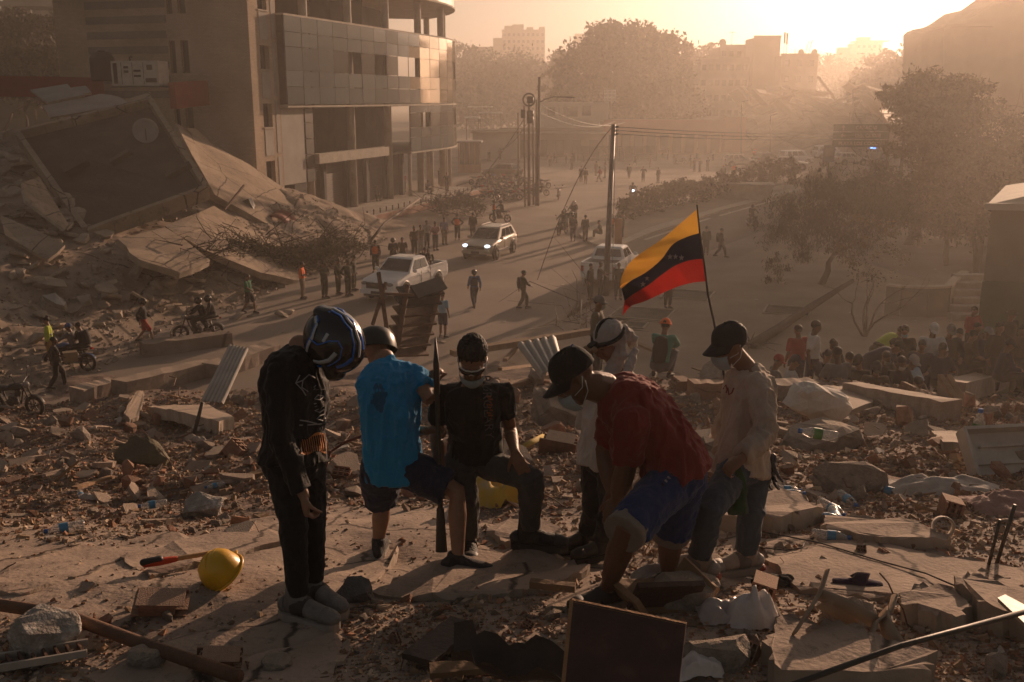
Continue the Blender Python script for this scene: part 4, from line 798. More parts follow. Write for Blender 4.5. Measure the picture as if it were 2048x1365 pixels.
for k, lb in enumerate(('top wire running right from the leaning pole', 'middle wire running right from the leaning pole', 'lowest wire running right from the leaning pole')):
 a = tw + Vector((0.2, 0, -0.1 - k * 0.16)); cable(lb, a, P(1760, 262 + k * 6, 70), 0.25)
cable('guy wire slanting down from the leaning pole to the street', tw + Vector((-.1, 0, -.15)), G(1075, 560), -0.9, 0.02)
cable('loose cable hanging beside the leaning pole', tw + Vector((0.1, 0, -.4)), bw + Vector((0.3, 0, 0.3)), -0.05, 0.012)
for k, (u0, v0, u1, v1) in enumerate([(1060, 198, 1250, 245), (1060, 215, 1230, 243), (1058, 240, 1000, 300), (1050, 235, 905, 420)]):
 cable(['upper slack cable from the transformer pole to the shops', 'lower slack cable from the transformer pole to the shops', 'short slack cable from the transformer pole to the kiosk', 'long fallen cable from the pole cluster to the branch heap'][k], P(u0, v0, 84), P(u1, v1, 150 if k < 2 else 95 if k == 2 else 78), 1.2 if k < 2 else 0.5, 0.03)
def text_mesh(s, size, ext=0.004, align='CENTER', bold=0.0):
 c = bpy.data.curves.new('lettering', 'FONT'); c.body = s; c.size = size; c.extrude = ext; c.align_x = align; c.align_y = 'CENTER'; c.resolution_u = 2; c.offset = bold
 o = bpy.data.objects.new('lettering', c); TMP.collection.objects.link(o); vl = TMP.view_layers[0]; vl.update(); me = bpy.data.meshes.new_from_object(o.evaluated_get(vl.depsgraph)); bpy.data.objects.remove(o); return me
D = 92; q0, q1 = P(1668, 248, D), P(1780, 296, D)
sg = empty('direction_sign', (q1.x + 1.5, q0.y, 0), 0, 'large green overhead direction sign with three destination rows', 'road sign')
M_SIGNG = mat('sign_green', (0.035, 0.06, 0.03), (0.03, 0.05, 0.028), rough=0.5, scale=1, bump=0); M_SIGNW = mat('sign_white', (0.36, 0.27, 0.2), rough=0.5, bump=0)
W = q1.x - q0.x; Hh = q0.z - q1.z; cx = (q0.x + q1.x) / 2; yy = q0.y
for k in range(3):
 mb = MB(); zc = q1.z + Hh * (2.5 - k) / 3; mb.box((cx, yy, zc), (W, 0.12, Hh / 3 - 0.05)); wb(mb, 'sign_board', M_SIGNG, sg)
 for x, s in (((-0.02, 'CARACAS'), (0.02, 'Urb. CARIBE'), (-0.02, 'PLAYA LOS COCOS'))[k],):
  me = text_mesh(s, Hh / 3 * 0.62, bold=0.012); me.materials.append(M_SIGNW); t_ = link('lettering', me, sg); t_.location = Vector((cx + W * (x + (0.1 if k < 2 else 0.0)) - sg.location.x, yy - 0.08 - sg.location.y, zc)); t_.rotation_euler = (R(90), 0, 0)
 if k < 2:
  mb = MB(); s = Hh / 3 * 0.34; pl_ = [(-.2, -1), (.2, -1), (.2, .1), (.7, .1), (0, 1), (-.7, .1), (-.2, .1)]
  if k: pl_ = [(-y, x) for x, y in pl_]
  mb.prism([(x * s, y * s) for x, y in pl_], (cx - W * 0.33, yy - 0.09, zc), (1, 0, 0), (0, 0, 1), (0, 1, 0), 0.02); wb(mb, 'arrow', M_SIGNW, sg)
mb = MB(); mb.tube([(q1.x + 1.5, yy + .2, 0), (q1.x + 1.5, yy + .2, q0.z + .2)], 0.16, 8); wb(mb, 'post', M_STEEL, sg)
for z in (q0.z - .2, q1.z + .3):
 mb = MB(); mb.bar((q0.x, yy + .12, z), (q1.x + 1.5, yy + .2, z), 0.08, 0.12); wb(mb, 'beam', M_STEEL, sg)
b0 = G(1655, 345); s2 = empty('bus_stop_panel', b0, 0, 'small blue grey upright panel sign beside the parked cars', 'sign')
mb = MB(); mb.box((0, 0, 2.3), (1.4, 0.2, 2.1)); mb.build('panel', mat('panel_blue', (0.09, 0.09, 0.11), rough=0.4, bump=0), s2)
mb = MB(); mb.box((0, 0, .6), (0.2, 0.15, 1.3)); mb.build('post', M_STEEL, s2)
mb = MB(); mb.box((0, -.11, 2.5), (1.0, 0.03, 0.9)); mb.build('poster', mat('panel_pale', (0.22, 0.18, 0.15), bump=0), s2)
gf = empty('footbridge_frame', P(1760, 300, 140).xy.to_3d(), 0, 'pale open metal frame structure behind the direction sign', 'frame')
for u in (1700, 1728, 1745, 1767, 1795):
 a = P(u, 228, 140); mb = MB(); mb.tube([(a.x, a.y, 0), (a.x, a.y, a.z)], 0.09, 5); wb(mb, 'post', M_CONC, gf)
for v in (228, 247):
 a, b = P(1698, v, 140), P(1800, v, 140); mb = MB(); mb.bar(a, b, 0.15, 0.15); wb(mb, 'rail', M_CONC, gf)
for k in range(3):
 a, b = P(1703, 233 + 5 * k, 139.6), P(1727, 233 + 5 * k, 139.6); mb = MB(); mb.bar(a, b, 0.1, 0.22); wb(mb, 'slat', M_PANEL, gf)
for k, (u, vt, vb) in enumerate([(1541, 232, 318), (1706, 180, 300), (1483, 205, 320), (1140, 75, 300)]):
 d = [150, 170, 155, 240][k]; b = P(u, 300, d); b.z = 0; t = P(u, vt, d); e = empty('lamp_post', b, 0, ['pale lamp post behind the parked cars', 'thin lamp post in front of the far trees', 'leaning lamp post by the collapsed heap', 'tall thin mast beside the giant tree'][k], 'lamp post'); mb = MB(); mb.tube([b, t, t + Vector((1.0 if k != 3 else 0, 0, 0.3))], 0.1, 5); wb(mb, 'shaft', M_POLE, e)
a = G(1402, 398); pb = empty('planter_box', a, R(-10), 'long concrete planter box behind the hedge shrubs', 'planter')
mb = MB(); mb.box((3.0, 0, 0.7), (6.5, 2.2, 1.4)); mb.build('box', M_KERB, pb); mb = MB(); mb.box((3.0, 0, 1.43), (6.9, 2.5, 0.12)); mb.build('coping', M_CONC, pb)
lw_ = empty('planter_wall', G(1880, 630, .1), 0, 'low curved retaining wall of the planter beside the steps', 'wall')
pts = [G(u, v, 0.1) for u, v in ((1770, 628), (1800, 632), (1850, 634), (1890, 632), (1912, 606), (1925, 598))]
for i in range(len(pts) - 1):
 mb = MB(); mb.bar(pts[i] + Vector((0, 0, .6)), pts[i + 1] + Vector((0, 0, .6)), 0.25, 1.25); wb(mb, 'wall_panel', mat('green_grey_wall', (0.20, 0.175, 0.125), (0.15, 0.13, 0.095), scale=1.2), lw_)
 mb = MB(); mb.bar(pts[i] + Vector((0, 0, 1.26)), pts[i + 1] + Vector((0, 0, 1.26)), 0.34, 0.08); wb(mb, 'coping', M_KERB, lw_)
st = empty('steps', G(1930, 640, .1), 0, 'five concrete steps rising between planter wall and green house', 'steps')
for k in range(6):
 p0, p1 = G(1898 + k * 3, 640 - k * 5, 0.1), G(1975, 640 - k * 5, 0.1); mb = MB(); mb.bar(p0 + Vector((0, k * .12, 0.14 + k * .22)), p1 + Vector((0, k * .12, 0.14 + k * .22)), 0.45, 0.26); wb(mb, 'step', M_CONC, st)
br = empty('road_barrier', G(1236, 494), 0, 'orange upright road barrier board beside the leaning pole', 'barrier')
mb = MB(); mb.box((0, 0, 0.95), (0.45, 0.12, 1.6)); mb.build('board', mat('orange_board', (0.42, 0.17, 0.06), (0.34, 0.14, 0.06), rough=0.7), br)
for s in (-.18, .18):
 mb = MB(); mb.box((s, 0, .1), (0.06, .4, .2)); mb.build('foot', M_STEEL, br)
ft = empty('fallen_trunk', G(1520, 680, .2), 0, 'long thin fallen tree trunk lying across the pavement with torn roots', 'fallen tree')
mb = MB(); mb.loft([G(1505, 690, .2), G(1560, 655, .35), G(1620, 615, .45), G(1660, 590, .6), G(1705, 562, .9)], [0.2, 0.17, 0.15, 0.13, 0.09], n=8); wb(mb, 'trunk', M_BARK, ft, True)
mb = MB(); rgx = np.random.default_rng(3); c = G(1500, 690, .25)
for k in range(26):
 dd_ = Vector(rgx.normal(size=3)); dd_.z = abs(dd_.z) * .6; mb.tube([c, c + dd_ * .22, c + dd_ * .36 + Vector((0, 0, -.1))], [0.04, .02, .008], 4)
wb(mb, 'roots', M_BARK, ft)
# ------------------------------------------------------------------ people
def remesh_np(mb, voxel, smooth=2, factor=0.5):
 me = bpy.data.meshes.new('tmp'); me.from_pydata(mb.v, [], mb.f); me.update(); o = bpy.data.objects.new('tmp', me); TMP.collection.objects.link(o)
 m = o.modifiers.new('r', 'REMESH'); m.mode = 'VOXEL'; m.voxel_size = voxel
 if smooth: s = o.modifiers.new('s', 'SMOOTH'); s.factor = factor; s.iterations = smooth
 vl = TMP.view_layers[0]; vl.update(); dg = vl.depsgraph; r = bpy.data.meshes.new_from_object(o.evaluated_get(dg)); bpy.data.objects.remove(o); bpy.data.meshes.remove(me)
 V = np.empty(len(r.vertices) * 3, np.float32); r.vertices.foreach_get('co', V); N = np.empty(len(r.vertices) * 3, np.float32); r.vertices.foreach_get('normal', N)
 return r, V.reshape(-1, 3), N.reshape(-1, 3)
def skin(name, mb, voxel, mats, smooth=2, wr=0.0, ws=9.0, seed=0, parent=None, stretch=(1, 1, 1), off=0.0):
 r, V, N = remesh_np(mb, voxel, smooth)
 if wr:
  S = V * np.array(stretch) * ws; a = fbm(S[:, 0], S[:, 1], S[:, 2], o=2, s=seed); b = fbm(S[:, 0] * 2.3 + 5, S[:, 1] * 2.3, S[:, 2] * 2.3, o=2, s=seed + 7)
  V = V + N * ((0.42 - np.minimum(np.abs(a), .62)) * wr + (0.3 - np.minimum(np.abs(b), .5)) * wr * 0.6)[:, None]; r.vertices.foreach_set('co', V.astype(np.float32).ravel())
 r.name = name
 r.materials.clear()
 for q in (mats if isinstance(mats, (list, tuple)) else [mats]): r.materials.append(q)
 r.polygons.foreach_set('use_smooth', np.full(len(r.polygons), True)); r.update()
 return r
def child(name, me, parent, base=None):
 o = link(name, me, parent)
 if base is not None: o.matrix_parent_inverse = Matrix.Translation(-Vector(base))
 return o
def axes(f, up):
 f = Vector(f).normalized(); u = Vector(up); u = (u - f * u.dot(f)).normalized(); r = f.cross(u).normalized(); return r, f, u
def head_mb(mb, c, f, up, k=1.0, ears=True):
 r, f, u = axes(f, up); M = Matrix((r, f, u)).transposed(); L = lambda x, y, z: c + (r * x + f * y + u * z) * k
 mb.blob(L(0, -0.012, 0.035), (0.077 * k, 0.098 * k, 0.083 * k), M, 16, 10)
 mb.loft([L(0, 0.02, 0.03), L(0, 0.035, -0.03), L(0, 0.04, -0.075), L(0, 0.045, -0.1)], [(0.068 * k, 0.068 * k), (0.06 * k, 0.058 * k), (0.045 * k, 0.042 * k), (0.03 * k, 0.026 * k)], r, 12)
 mb.loft([L(0, 0.085, 0.018), L(0, 0.104, -0.018), L(0, 0.098, -0.03)], [0.011 * k, 0.016 * k, 0.013 * k], r, 8)
 mb.loft([L(-0.045, 0.078, 0.03), L(0, 0.09, 0.032), L(0.045, 0.078, 0.03)], [0.011 * k] * 3, u, 8)      # brow
 mb.loft([L(-0.02, 0.086, -0.056), L(0, 0.092, -0.056), L(0.02, 0.086, -0.056)], [0.009 * k] * 3, u, 8)     # lips
 for s in (-1, 1):
  mb.blob(L(s * 0.043, 0.066, -0.018), (0.024 * k, 0.022 * k, 0.02 * k), M, 8, 6)
  if ears: mb.blob(L(s * 0.079, -0.012, -0.005), (0.011 * k, 0.02 * k, 0.033 * k), M, 8, 6)
 return L, (r, f, u)
def hand_mb(mb, w, d, pn, curl=0.5, side=1, k=1.0, spread=0.1):
 """wrist w, direction d, palm normal pn, thumb to side of d x pn"""
 d = Vector(d).normalized(); pn = Vector(pn); pn = (pn - d * pn.dot(d)).normalized(); s = d.cross(pn) * side
 L = lambda a, b, c: w + (d * a + s * b + pn * c) * k
 mb.loft([L(-0.01, 0, 0), L(0.03, 0.002, 0), L(0.07, 0.004, 0), L(0.09, 0.002, 0)], [(0.026 * k, 0.02 * k), (0.036 * k, 0.02 * k), (0.041 * k, 0.018 * k), (0.038 * k, 0.014 * k)], s, 10)
 for i, (y, ln) in enumerate(((0.031, 0.075), (0.0105, 0.083), (-0.0105, 0.077), (-0.031, 0.06))):
  p = L(0.085, y, 0); q = [p]; a = 0.0; dirv = d
  for j, fr in enumerate((0.45, 0.32, 0.23)):
   a += curl * (0.9, 1.1, 0.8)[j]; dv = (d * math.cos(a) + pn * math.sin(a) + s * y * spread * 12 * (1 - curl)).normalized(); q.append(q[-1] + dv * ln * fr * k)
  mb.loft(q, [0.0092 * k, 0.0088 * k, 0.008 * k, 0.0068 * k], s, 8)
 t = [L(0.02, 0.03, 0.004)]; a = 0.2 + curl * 0.5
 for j, ln in enumerate((0.042, 0.032, 0.026)):
  t.append(t[-1] + (d * math.cos(0.75 - j * 0.1) * 0.9 + s * (0.75 - 0.45 * j * curl - .3 * curl) + pn * (0.25 + a * 0.7 * (j + .3))).normalized() * ln * k)
 mb.loft(t, [0.0135 * k, 0.011 * k, 0.0095 * k, 0.0075 * k], s, 8)
def shoe_mbs(an, toe, k=1.0, high=0.06, up=(0, 0, 1)):
 f = (Vector(toe) - Vector(an)); up = Vector(up).normalized(); f = (f - up * f.dot(up)).normalized(); s = f.cross(up)
 L = lambda x, y, z: an + (f * x + s * y + up * z) * k
 up_ = MB(); up_.loft([L(-0.075, 0, -0.045), L(-0.04, 0, -0.03), L(0.03, 0, -0.028), L(0.1, 0, -0.042), L(0.16, 0, -0.048), L(0.19, 0, -0.052)], [(0.03 * k, 0.035 * k), (0.037 * k, 0.05 * k), (0.042 * k, 0.046 * k), (0.049 * k, 0.034 * k), (0.047 * k, 0.03 * k), (0.038 * k, 0.024 * k)], s, 12)
 up_.loft([L(-0.02, 0, -0.04), L(-0.012, 0, high)], [(0.043 * k, 0.055 * k), (0.042 * k, 0.05 * k)], s, 12, ('flat', 'flat'))
 so = MB(); poly = [(-0.1, -0.02), (-0.105, 0.0), (-0.1, 0.02), (-0.06, 0.037), (0.02, 0.036), (0.1, 0.05), (0.17, 0.045), (0.205, 0.02), (0.21, -0.005), (0.19, -0.035), (0.12, -0.05), (0.02, -0.04), (-0.06, -0.037)]
 n = len(poly); vs = [L(x * 1.02, y * 1.14, z) for z in (-0.106, -0.068) for x, y in poly]; so.add(vs, [tuple(range(n)), tuple(range(2 * n - 1, n - 1, -1))] + [(i, (i + 1) % n, (i + 1) % n + n, i + n) for i in range(n)])
 return up_, so, L
def limb(mb, a, b, c, r, n=12, caps=('round', 'round')):
 a, b, c = Vector(a), Vector(b), Vector(c)
 mb.loft([a, a.lerp(b, 0.5), b, b.lerp(c, 0.35), b.lerp(c, 0.7), c], r, n=n, caps=caps)
def part_limb(mb, a, b, c, frac, r0, r1, n=12, flare=0.0):
 """sleeve or trouser leg covering the first frac of the two-bone limb (0..2)"""
 a, b, c = Vector(a), Vector(b), Vector(c); pts = [a]; ks = [0.0]
 for t in (0.3, 0.6, 0.9, 1.0, 1.15, 1.45, 1.75, 2.0):
  if t < frac: pts.append(a.lerp(b, t) if t <= 1 else b.lerp(c, t - 1)); ks.append(t)
 pts.append(a.lerp(b, frac) if frac <= 1 else b.lerp(c, frac - 1)); ks.append(frac)
 mb.loft(pts, [r0 + (r1 - r0) * t / frac + flare * max(0, t / frac - 0.6) for t in ks], n=n, caps=('round', 'flat'))
def body_parts(J, S, vox, fine=True):
 """returns dict of meshes for one figure; J joints, S spec"""
 k = S.get('k', 1.0); g = S.get('g', 1.0); out = {}
 sd = (J['shR'] - J['shL']).normalized(); hd = (J['hipR'] - J['hipL']).normalized(); md = (sd + hd).normalized()
 sides = [hd, md, sd, sd, sd]; pel, wai, che, nb = J['pel'], J['wai'], J['che'], J['nb']; top = che.lerp(nb, 0.55)
 ag = S.get('ag', 1.0); lg = S.get('lg', 1.0)
 mb = MB(); lo2(mb, [pel, wai, che, top, nb], [(0.13 * g, 0.09 * g), (0.11 * g, 0.08 * g), (0.13 * g, 0.088 * g), (0.115 * g, 0.07 * g), (0.055, 0.055)], sides)
 L, ax = head_mb(mb, J['head'], J['face'], J['hup'], 1.0 * S.get('hk', 1.0), S.get('ears', True)); out['L'] = L; out['ax'] = ax
 mb.loft([nb - (J['head'] - nb) * 0.1, nb.lerp(L(0, -0.02, -0.05), 0.6), L(0, -0.015, -0.03)], [0.06 * S.get('nk', 1.0), 0.055 * S.get('nk', 1.0), 0.052], n=12)
 for X in 'LR':
  sh, el, wr = J['sh' + X], J['el' + X], J['wr' + X]
  mb.loft([che.lerp(nb, 0.45), sh], [0.045 * g, 0.04], n=10)
  limb(mb, sh, el, wr, [0.04 * ag, 0.046 * ag, 0.04 * ag, 0.042 * ag, 0.034 * ag, 0.028], 10)
  hd_ = J.get('hd' + X, (wr - el).normalized()); hand_mb(mb, wr, hd_, J.get('pn' + X, Vector((0, 0, -1)) if abs(Vector(hd_).z) < .8 else (-sd if X == 'R' else sd)), S.get('curl' + X, 0.5), 1 if X == 'R' else -1, S.get('handk', 1.0))
  hp, kn, an = J['hip' + X], J['kn' + X], J['an' + X]
  limb(mb, hp, kn, an, [0.08 * lg, 0.075 * lg, 0.055 * lg, 0.058 * lg, 0.046 * lg, 0.036], 12)
  t = (J['toe' + X] - an).normalized(); mb.loft([an, an + t * 0.09 - Vector((0, 0, 0.03))], [0.034, 0.028], n=8)
 out['body'] = skin('body', mb, vox, S['skin'], 2)
 tf = S.get('tfrac', 1.93); mb = MB(); e = S.get('te', 0.018)
 lo2(mb, [pel.lerp(wai, 0.55), pel, pel - (wai - pel).normalized() * 0.07], [(0.142 * g + .008, 0.105 * g + .008), (0.150 * g + min(e, .016), 0.110 * g + min(e, .016)), (0.12 * g + e, 0.09 * g + e)], [md, hd, hd])
 for X in 'LR':
  hp, kn, an = J['hip' + X], J['kn' + X], J['an' + X]
  part_limb(mb, hp, kn, an, tf, 0.085 * lg + e, (0.052 if tf > 1.3 else 0.078) * lg + e * S.get('tw', 0.7), 12, S.get('tfl', 0.0))
 out['trousers'] = skin('trousers', mb, vox * 1.25, S['trous'], 2, 0.018 if fine else 0.0, 7.0, 3, stretch=(1.1, 1.1, 1.0))
 sf = S.get('sfrac', 0.75); mb = MB(); e = S.get('se', 0.016); hem = S.get('hem', 0.0)
 hp_ = pel.lerp(wai, 0.3 - hem) if hem < 0.3 else pel - (wai - pel) * (hem - 0.3)
 lo2(mb, [hp_, wai, che, top, nb.lerp(top, 0.15)], [(0.166 * g + e + S.get('belly', 0), 0.124 * g + e + S.get('belly', 0)), (0.142 * g + e + S.get('belly', 0), 0.108 * g + e + S.get('belly', 0)), (0.162 * g + e, 0.115 * g + e), (0.142 * g + e, 0.092 * g + e), (0.066 + e * .3, 0.064 + e * .3)], sides, ('flat', 'flat'))
 for X in 'LR':
  mb.loft([che.lerp(nb, 0.5), J['sh' + X]], [0.058 * g + e * .5, 0.05 * ag + e * .8], n=10)
  part_limb(mb, J['sh' + X], J['el' + X], J['wr' + X], sf, 0.05 * ag + e * .8, (0.048 if sf < 1.2 else 0.032) * ag + e * S.get('sw', 1.0), 12, S.get('sfl', 0.0))
 out['shirt'] = skin('shirt', mb, vox * 1.25, S['shirt'], 2, S.get('wr', 0.026) if fine else 0.0, 6.5, 11, stretch=S.get('wst', (1.35, 1.35, .6)))
 for X in 'LR':
  u_, s_, Ls = shoe_mbs(J['an' + X], J['toe' + X], S.get('fk', 1.0), S.get('high', 0.03))
  out['shoe' + X] = (skin('shoe', u_, vox * 1.1, S['shoe'], 1), s_.mesh('sole', S['sole']), Ls)
 return out
def lo2(mb, pts, rad, sides, caps=('round', 'round')):
 """loft with per-station side vectors, resampled smoothly"""
 P_ = [Vector(p) for p in pts]; n = 16; m = len(P_)
 rings = []
 def cr(a, b, c, d, t): return 0.5 * ((2 * b) + (c - a) * t + (2 * a - 5 * b + 4 * c - d) * t * t + (-a + 3 * b - 3 * c + d) * t ** 3)
 seq = []
 for i in range(m - 1):
  a, b, c, d = P_[max(i - 1, 0)], P_[i], P_[i + 1], P_[min(i + 2, m - 1)]
  for j in range(3):
   t = j / 3; s = t * t * (3 - 2 * t); seq.append((cr(a, b, c, d, t), rad[i][0] * (1 - s) + rad[i + 1][0] * s, rad[i][1] * (1 - s) + rad[i + 1][1] * s, (sides[i].lerp(sides[i + 1], t)).normalized()))
 seq.append((P_[-1], rad[-1][0], rad[-1][1], sides[-1])); q = len(seq); vs = []
 for i, (p, ra, rb, sd) in enumerate(seq):
  t = (seq[min(i + 1, q - 1)][0] - seq[max(i - 1, 0)][0]).normalized(); a, b = frame_from(t, sd)
  for k in range(n):
   w = 2 * math.pi * k / n; cw, sw = math.cos(w), math.sin(w); vs.append(p + a * ra * (abs(cw) ** 0.85) * math.copysign(1, cw) + b * rb * (abs(sw) ** 0.85) * math.copysign(1, sw))
 t0 = (seq[1][0] - seq[0][0]).normalized(); t1 = (seq[-1][0] - seq[-2][0]).normalized()
 e0 = seq[0][0] - t0 * (min(seq[0][1:3]) * 0.8 if caps[0] == 'round' else 0); e1 = seq[-1][0] + t1 * (min(seq[-1][1:3]) * 0.8 if caps[1] == 'round' else 0)
 fs = [(i * n + k, i * n + (k + 1) % n, (i + 1) * n + (k + 1) % n, (i + 1) * n + k) for i in range(q - 1) for k in range(n)]
 vs += [e0, e1]; c0, c1 = len(vs) - 2, len(vs) - 1
 fs += [(c0, (k + 1) % n, k) for k in range(n)] + [(c1, (q - 1) * n + k, (q - 1) * n + (k + 1) % n) for k in range(n)]
 mb.add(vs, fs)
def cap_mbs(L, k=1.0, tilt=0.0, back=False):
 cr = MB(); n, m = 20, 8; vs = []
 for i in range(m + 1):
  a = R(90) * i / m
  for q in range(n):
   w = 2 * math.pi * q / n; z = 0.03 + 0.112 * math.sin(a) * (1.0 - 0.06 * math.cos(2 * w)); ca = math.cos(a) ** 0.75
   vs.append(L(0.09 * ca * math.cos(w), -0.012 + 0.111 * ca * math.sin(w), z + (0.012 * math.sin(w) if i == 0 else 0)))
 cr.add(vs, [(i * n + q, i * n + (q + 1) % n, (i + 1) * n + (q + 1) % n, (i + 1) * n + q) for i in range(m) for q in range(n)]); cr.blob(L(0, -0.012, 0.143), 0.008, None, 8, 5)
 br = MB(); vs = []; N_ = 12
 for t in range(5):
  for q in range(N_ + 1):
   w = R(-78) + R(156) * q / N_; x = 0.088 * math.sin(w); y0 = -0.01 + 0.105 * math.cos(w); ext = 0.078 * max(0.0, math.cos(w)) ** 0.45 * t / 4
   vs.append(L(x * (1 - 0.03 * t), y0 + ext, 0.038 - 0.02 * (x / 0.085) ** 2 * t / 4 - 0.018 * t / 4 + tilt * t / 4))
 o = len(vs); vs += [Vector(v) - (L(0, 0, 0.004) - L(0, 0, 0)) for v in vs]
 c_ = N_ + 1; f1 = [(t * c_ + q, t * c_ + q + 1, (t + 1) * c_ + q + 1, (t + 1) * c_ + q) for t in range(4) for q in range(N_)]; br.add(vs, f1 + [tuple(o + i for i in f[::-1]) for f in f1] + [(4 * c_ + q, 4 * c_ + q + 1, o + 4 * c_ + q + 1, o + 4 * c_ + q) for q in range(N_)])
 return cr, br
def mask_mb(L, drop=0.0):
 mb = MB(); vs = []; n, m = 14, 6
 for i in range(m + 1):
  z = -0.02 - 0.095 * i / m - drop
  for q in range(n + 1):
   w = R(-62) + R(124) * q / n; r = 0.086 * (1 - 0.28 * (i / m) ** 2); bulge = 0.018 * math.cos(w) * math.sin(math.pi * min(1, (i + 1.2) / (m + .6)))
   vs.append(L(r * math.sin(w) * 0.98, 0.018 + (0.092 - 0.012 * (i / m) ** 2) * math.cos(w) + bulge + 0.002 * (i % 2), z))
 o = len(vs); vs += [v + (L(0, -0.003, 0) - L(0, 0, 0)) for v in vs]; c_ = n + 1
 f1 = [(i * c_ + q, i * c_ + q + 1, (i + 1) * c_ + q + 1, (i + 1) * c_ + q) for i in range(m) for q in range(n)]
 mb.add(vs, f1 + [tuple(o + k for k in f[::-1]) for f in f1]); return mb
SKIN = {k: mat('skin_' + k, c, tuple(x * 0.8 for x in c), rough=0.5, scale=14, bump=0.12, bscale=60, spec=0.35) for k, c in (('brown', (0.21, 0.105, 0.06)), ('tan', (0.27, 0.145, 0.088)), ('dark', (0.10, 0.052, 0.032)))}
def cloth(name, c, c2=None, rough=0.9, sc=9.0, bump=0.25): return mat('cloth_' + name, c, c2 or tuple(x * 0.72 for x in c), rough=rough, scale=sc, bump=bump, bscale=45, spec=0.15, sheen=0.1)
# ------------------------------------------------------------------ vehicles
M_TYRE = mat('tyre_rubber', (0.03, 0.027, 0.025), (0.05, 0.042, 0.035), rough=0.9, scale=9, bump=0.1)
M_RIM = mat('alloy_rim', (0.30, 0.28, 0.26), (0.2, 0.19, 0.17), rough=0.4, metal=0.6, scale=8, bump=0)
M_CWIN = mat('car_glass', (0.022, 0.022, 0.022), (0.03, 0.028, 0.026), rough=0.08, spec=0.6, bump=0)
M_BLKP = mat('black_trim', (0.025, 0.024, 0.023), (0.035, 0.032, 0.03), rough=0.5, bump=0)
def carpaint(name, c): return mat('paint_' + name, c, tuple(x * 0.85 for x in c), rough=0.32, scale=1.5, bump=0.0, spec=0.5, dust=0.05)
def ring_loft(mb, st, cap=True):
 """stations (x, zlow, ztop, halfwidth, topfactor)"""
 vs = []
 for x, zl, zt, hw, tf in st:
  h = zt - zl; half = [(hw * 0.86, zl), (hw * 0.97, zl + h * 0.18), (hw, zl + h * 0.5), (hw * 0.985, zl + h * 0.8), (hw * tf, zt - h * 0.03), (hw * tf * 0.6, zt)]
  vs += [(x, y, z) for y, z in half] + [(x, -y, z) for y, z in half[::-1]]
 n = 12; fs = [(i * n + k, (i + 1) * n + k, (i + 1) * n + (k + 1) % n, i * n + (k + 1) % n) for i in range(len(st) - 1) for k in range(n)]
 if cap: fs += [tuple(range(n)), tuple(range((len(st)) * n - 1, (len(st) - 1) * n - 1, -1))]
 mb.add(vs, fs)
def wheel_obj(parent, x, y, r, w, spokes=6):
 mb = MB(); s = 1 if y > 0 else -1
 mb.lathe([(r * 0.62, -w / 2), (r * 0.92, -w / 2), (r, -w / 2 * 0.7), (r, w / 2 * 0.7), (r * 0.92, w / 2), (r * 0.62, w / 2)], (x, y, r), (0, 1, 0), 22); t = mb.build('wheel', M_TYRE, parent, True)
 mb = MB(); c = Vector((x, y + s * w * 0.3, r)); mb.torus(c, (0, 1, 0), r * 0.62, r * 0.06, 20, 5)
 for k in range(spokes):
  a = 2 * math.pi * k / spokes; mb.bar(c, c + Vector((math.cos(a), 0, math.sin(a))) * r * 0.6, 0.09, 0.03, (0, 1, 0))
 mb.blob(c, (r * .16, 0.03, r * .16)); mb.lathe([(0.01, 0), (r * .6, 0)], c - Vector((0, s * .06, 0)), (0, s, 0), 16); mb.build('rim', M_RIM, t)
def qd(mb, pts, th=0.008):
 p = [Vector(q) for q in pts]; n = (p[1] - p[0]).cross(p[2] - p[0]).normalized() * th; k = len(p); mb.add(p + [q + n for q in p], [tuple(range(k))[::-1], tuple(range(k, 2 * k))] + [(i, (i + 1) % k, (i + 1) % k + k, i + k) for i in range(k)])
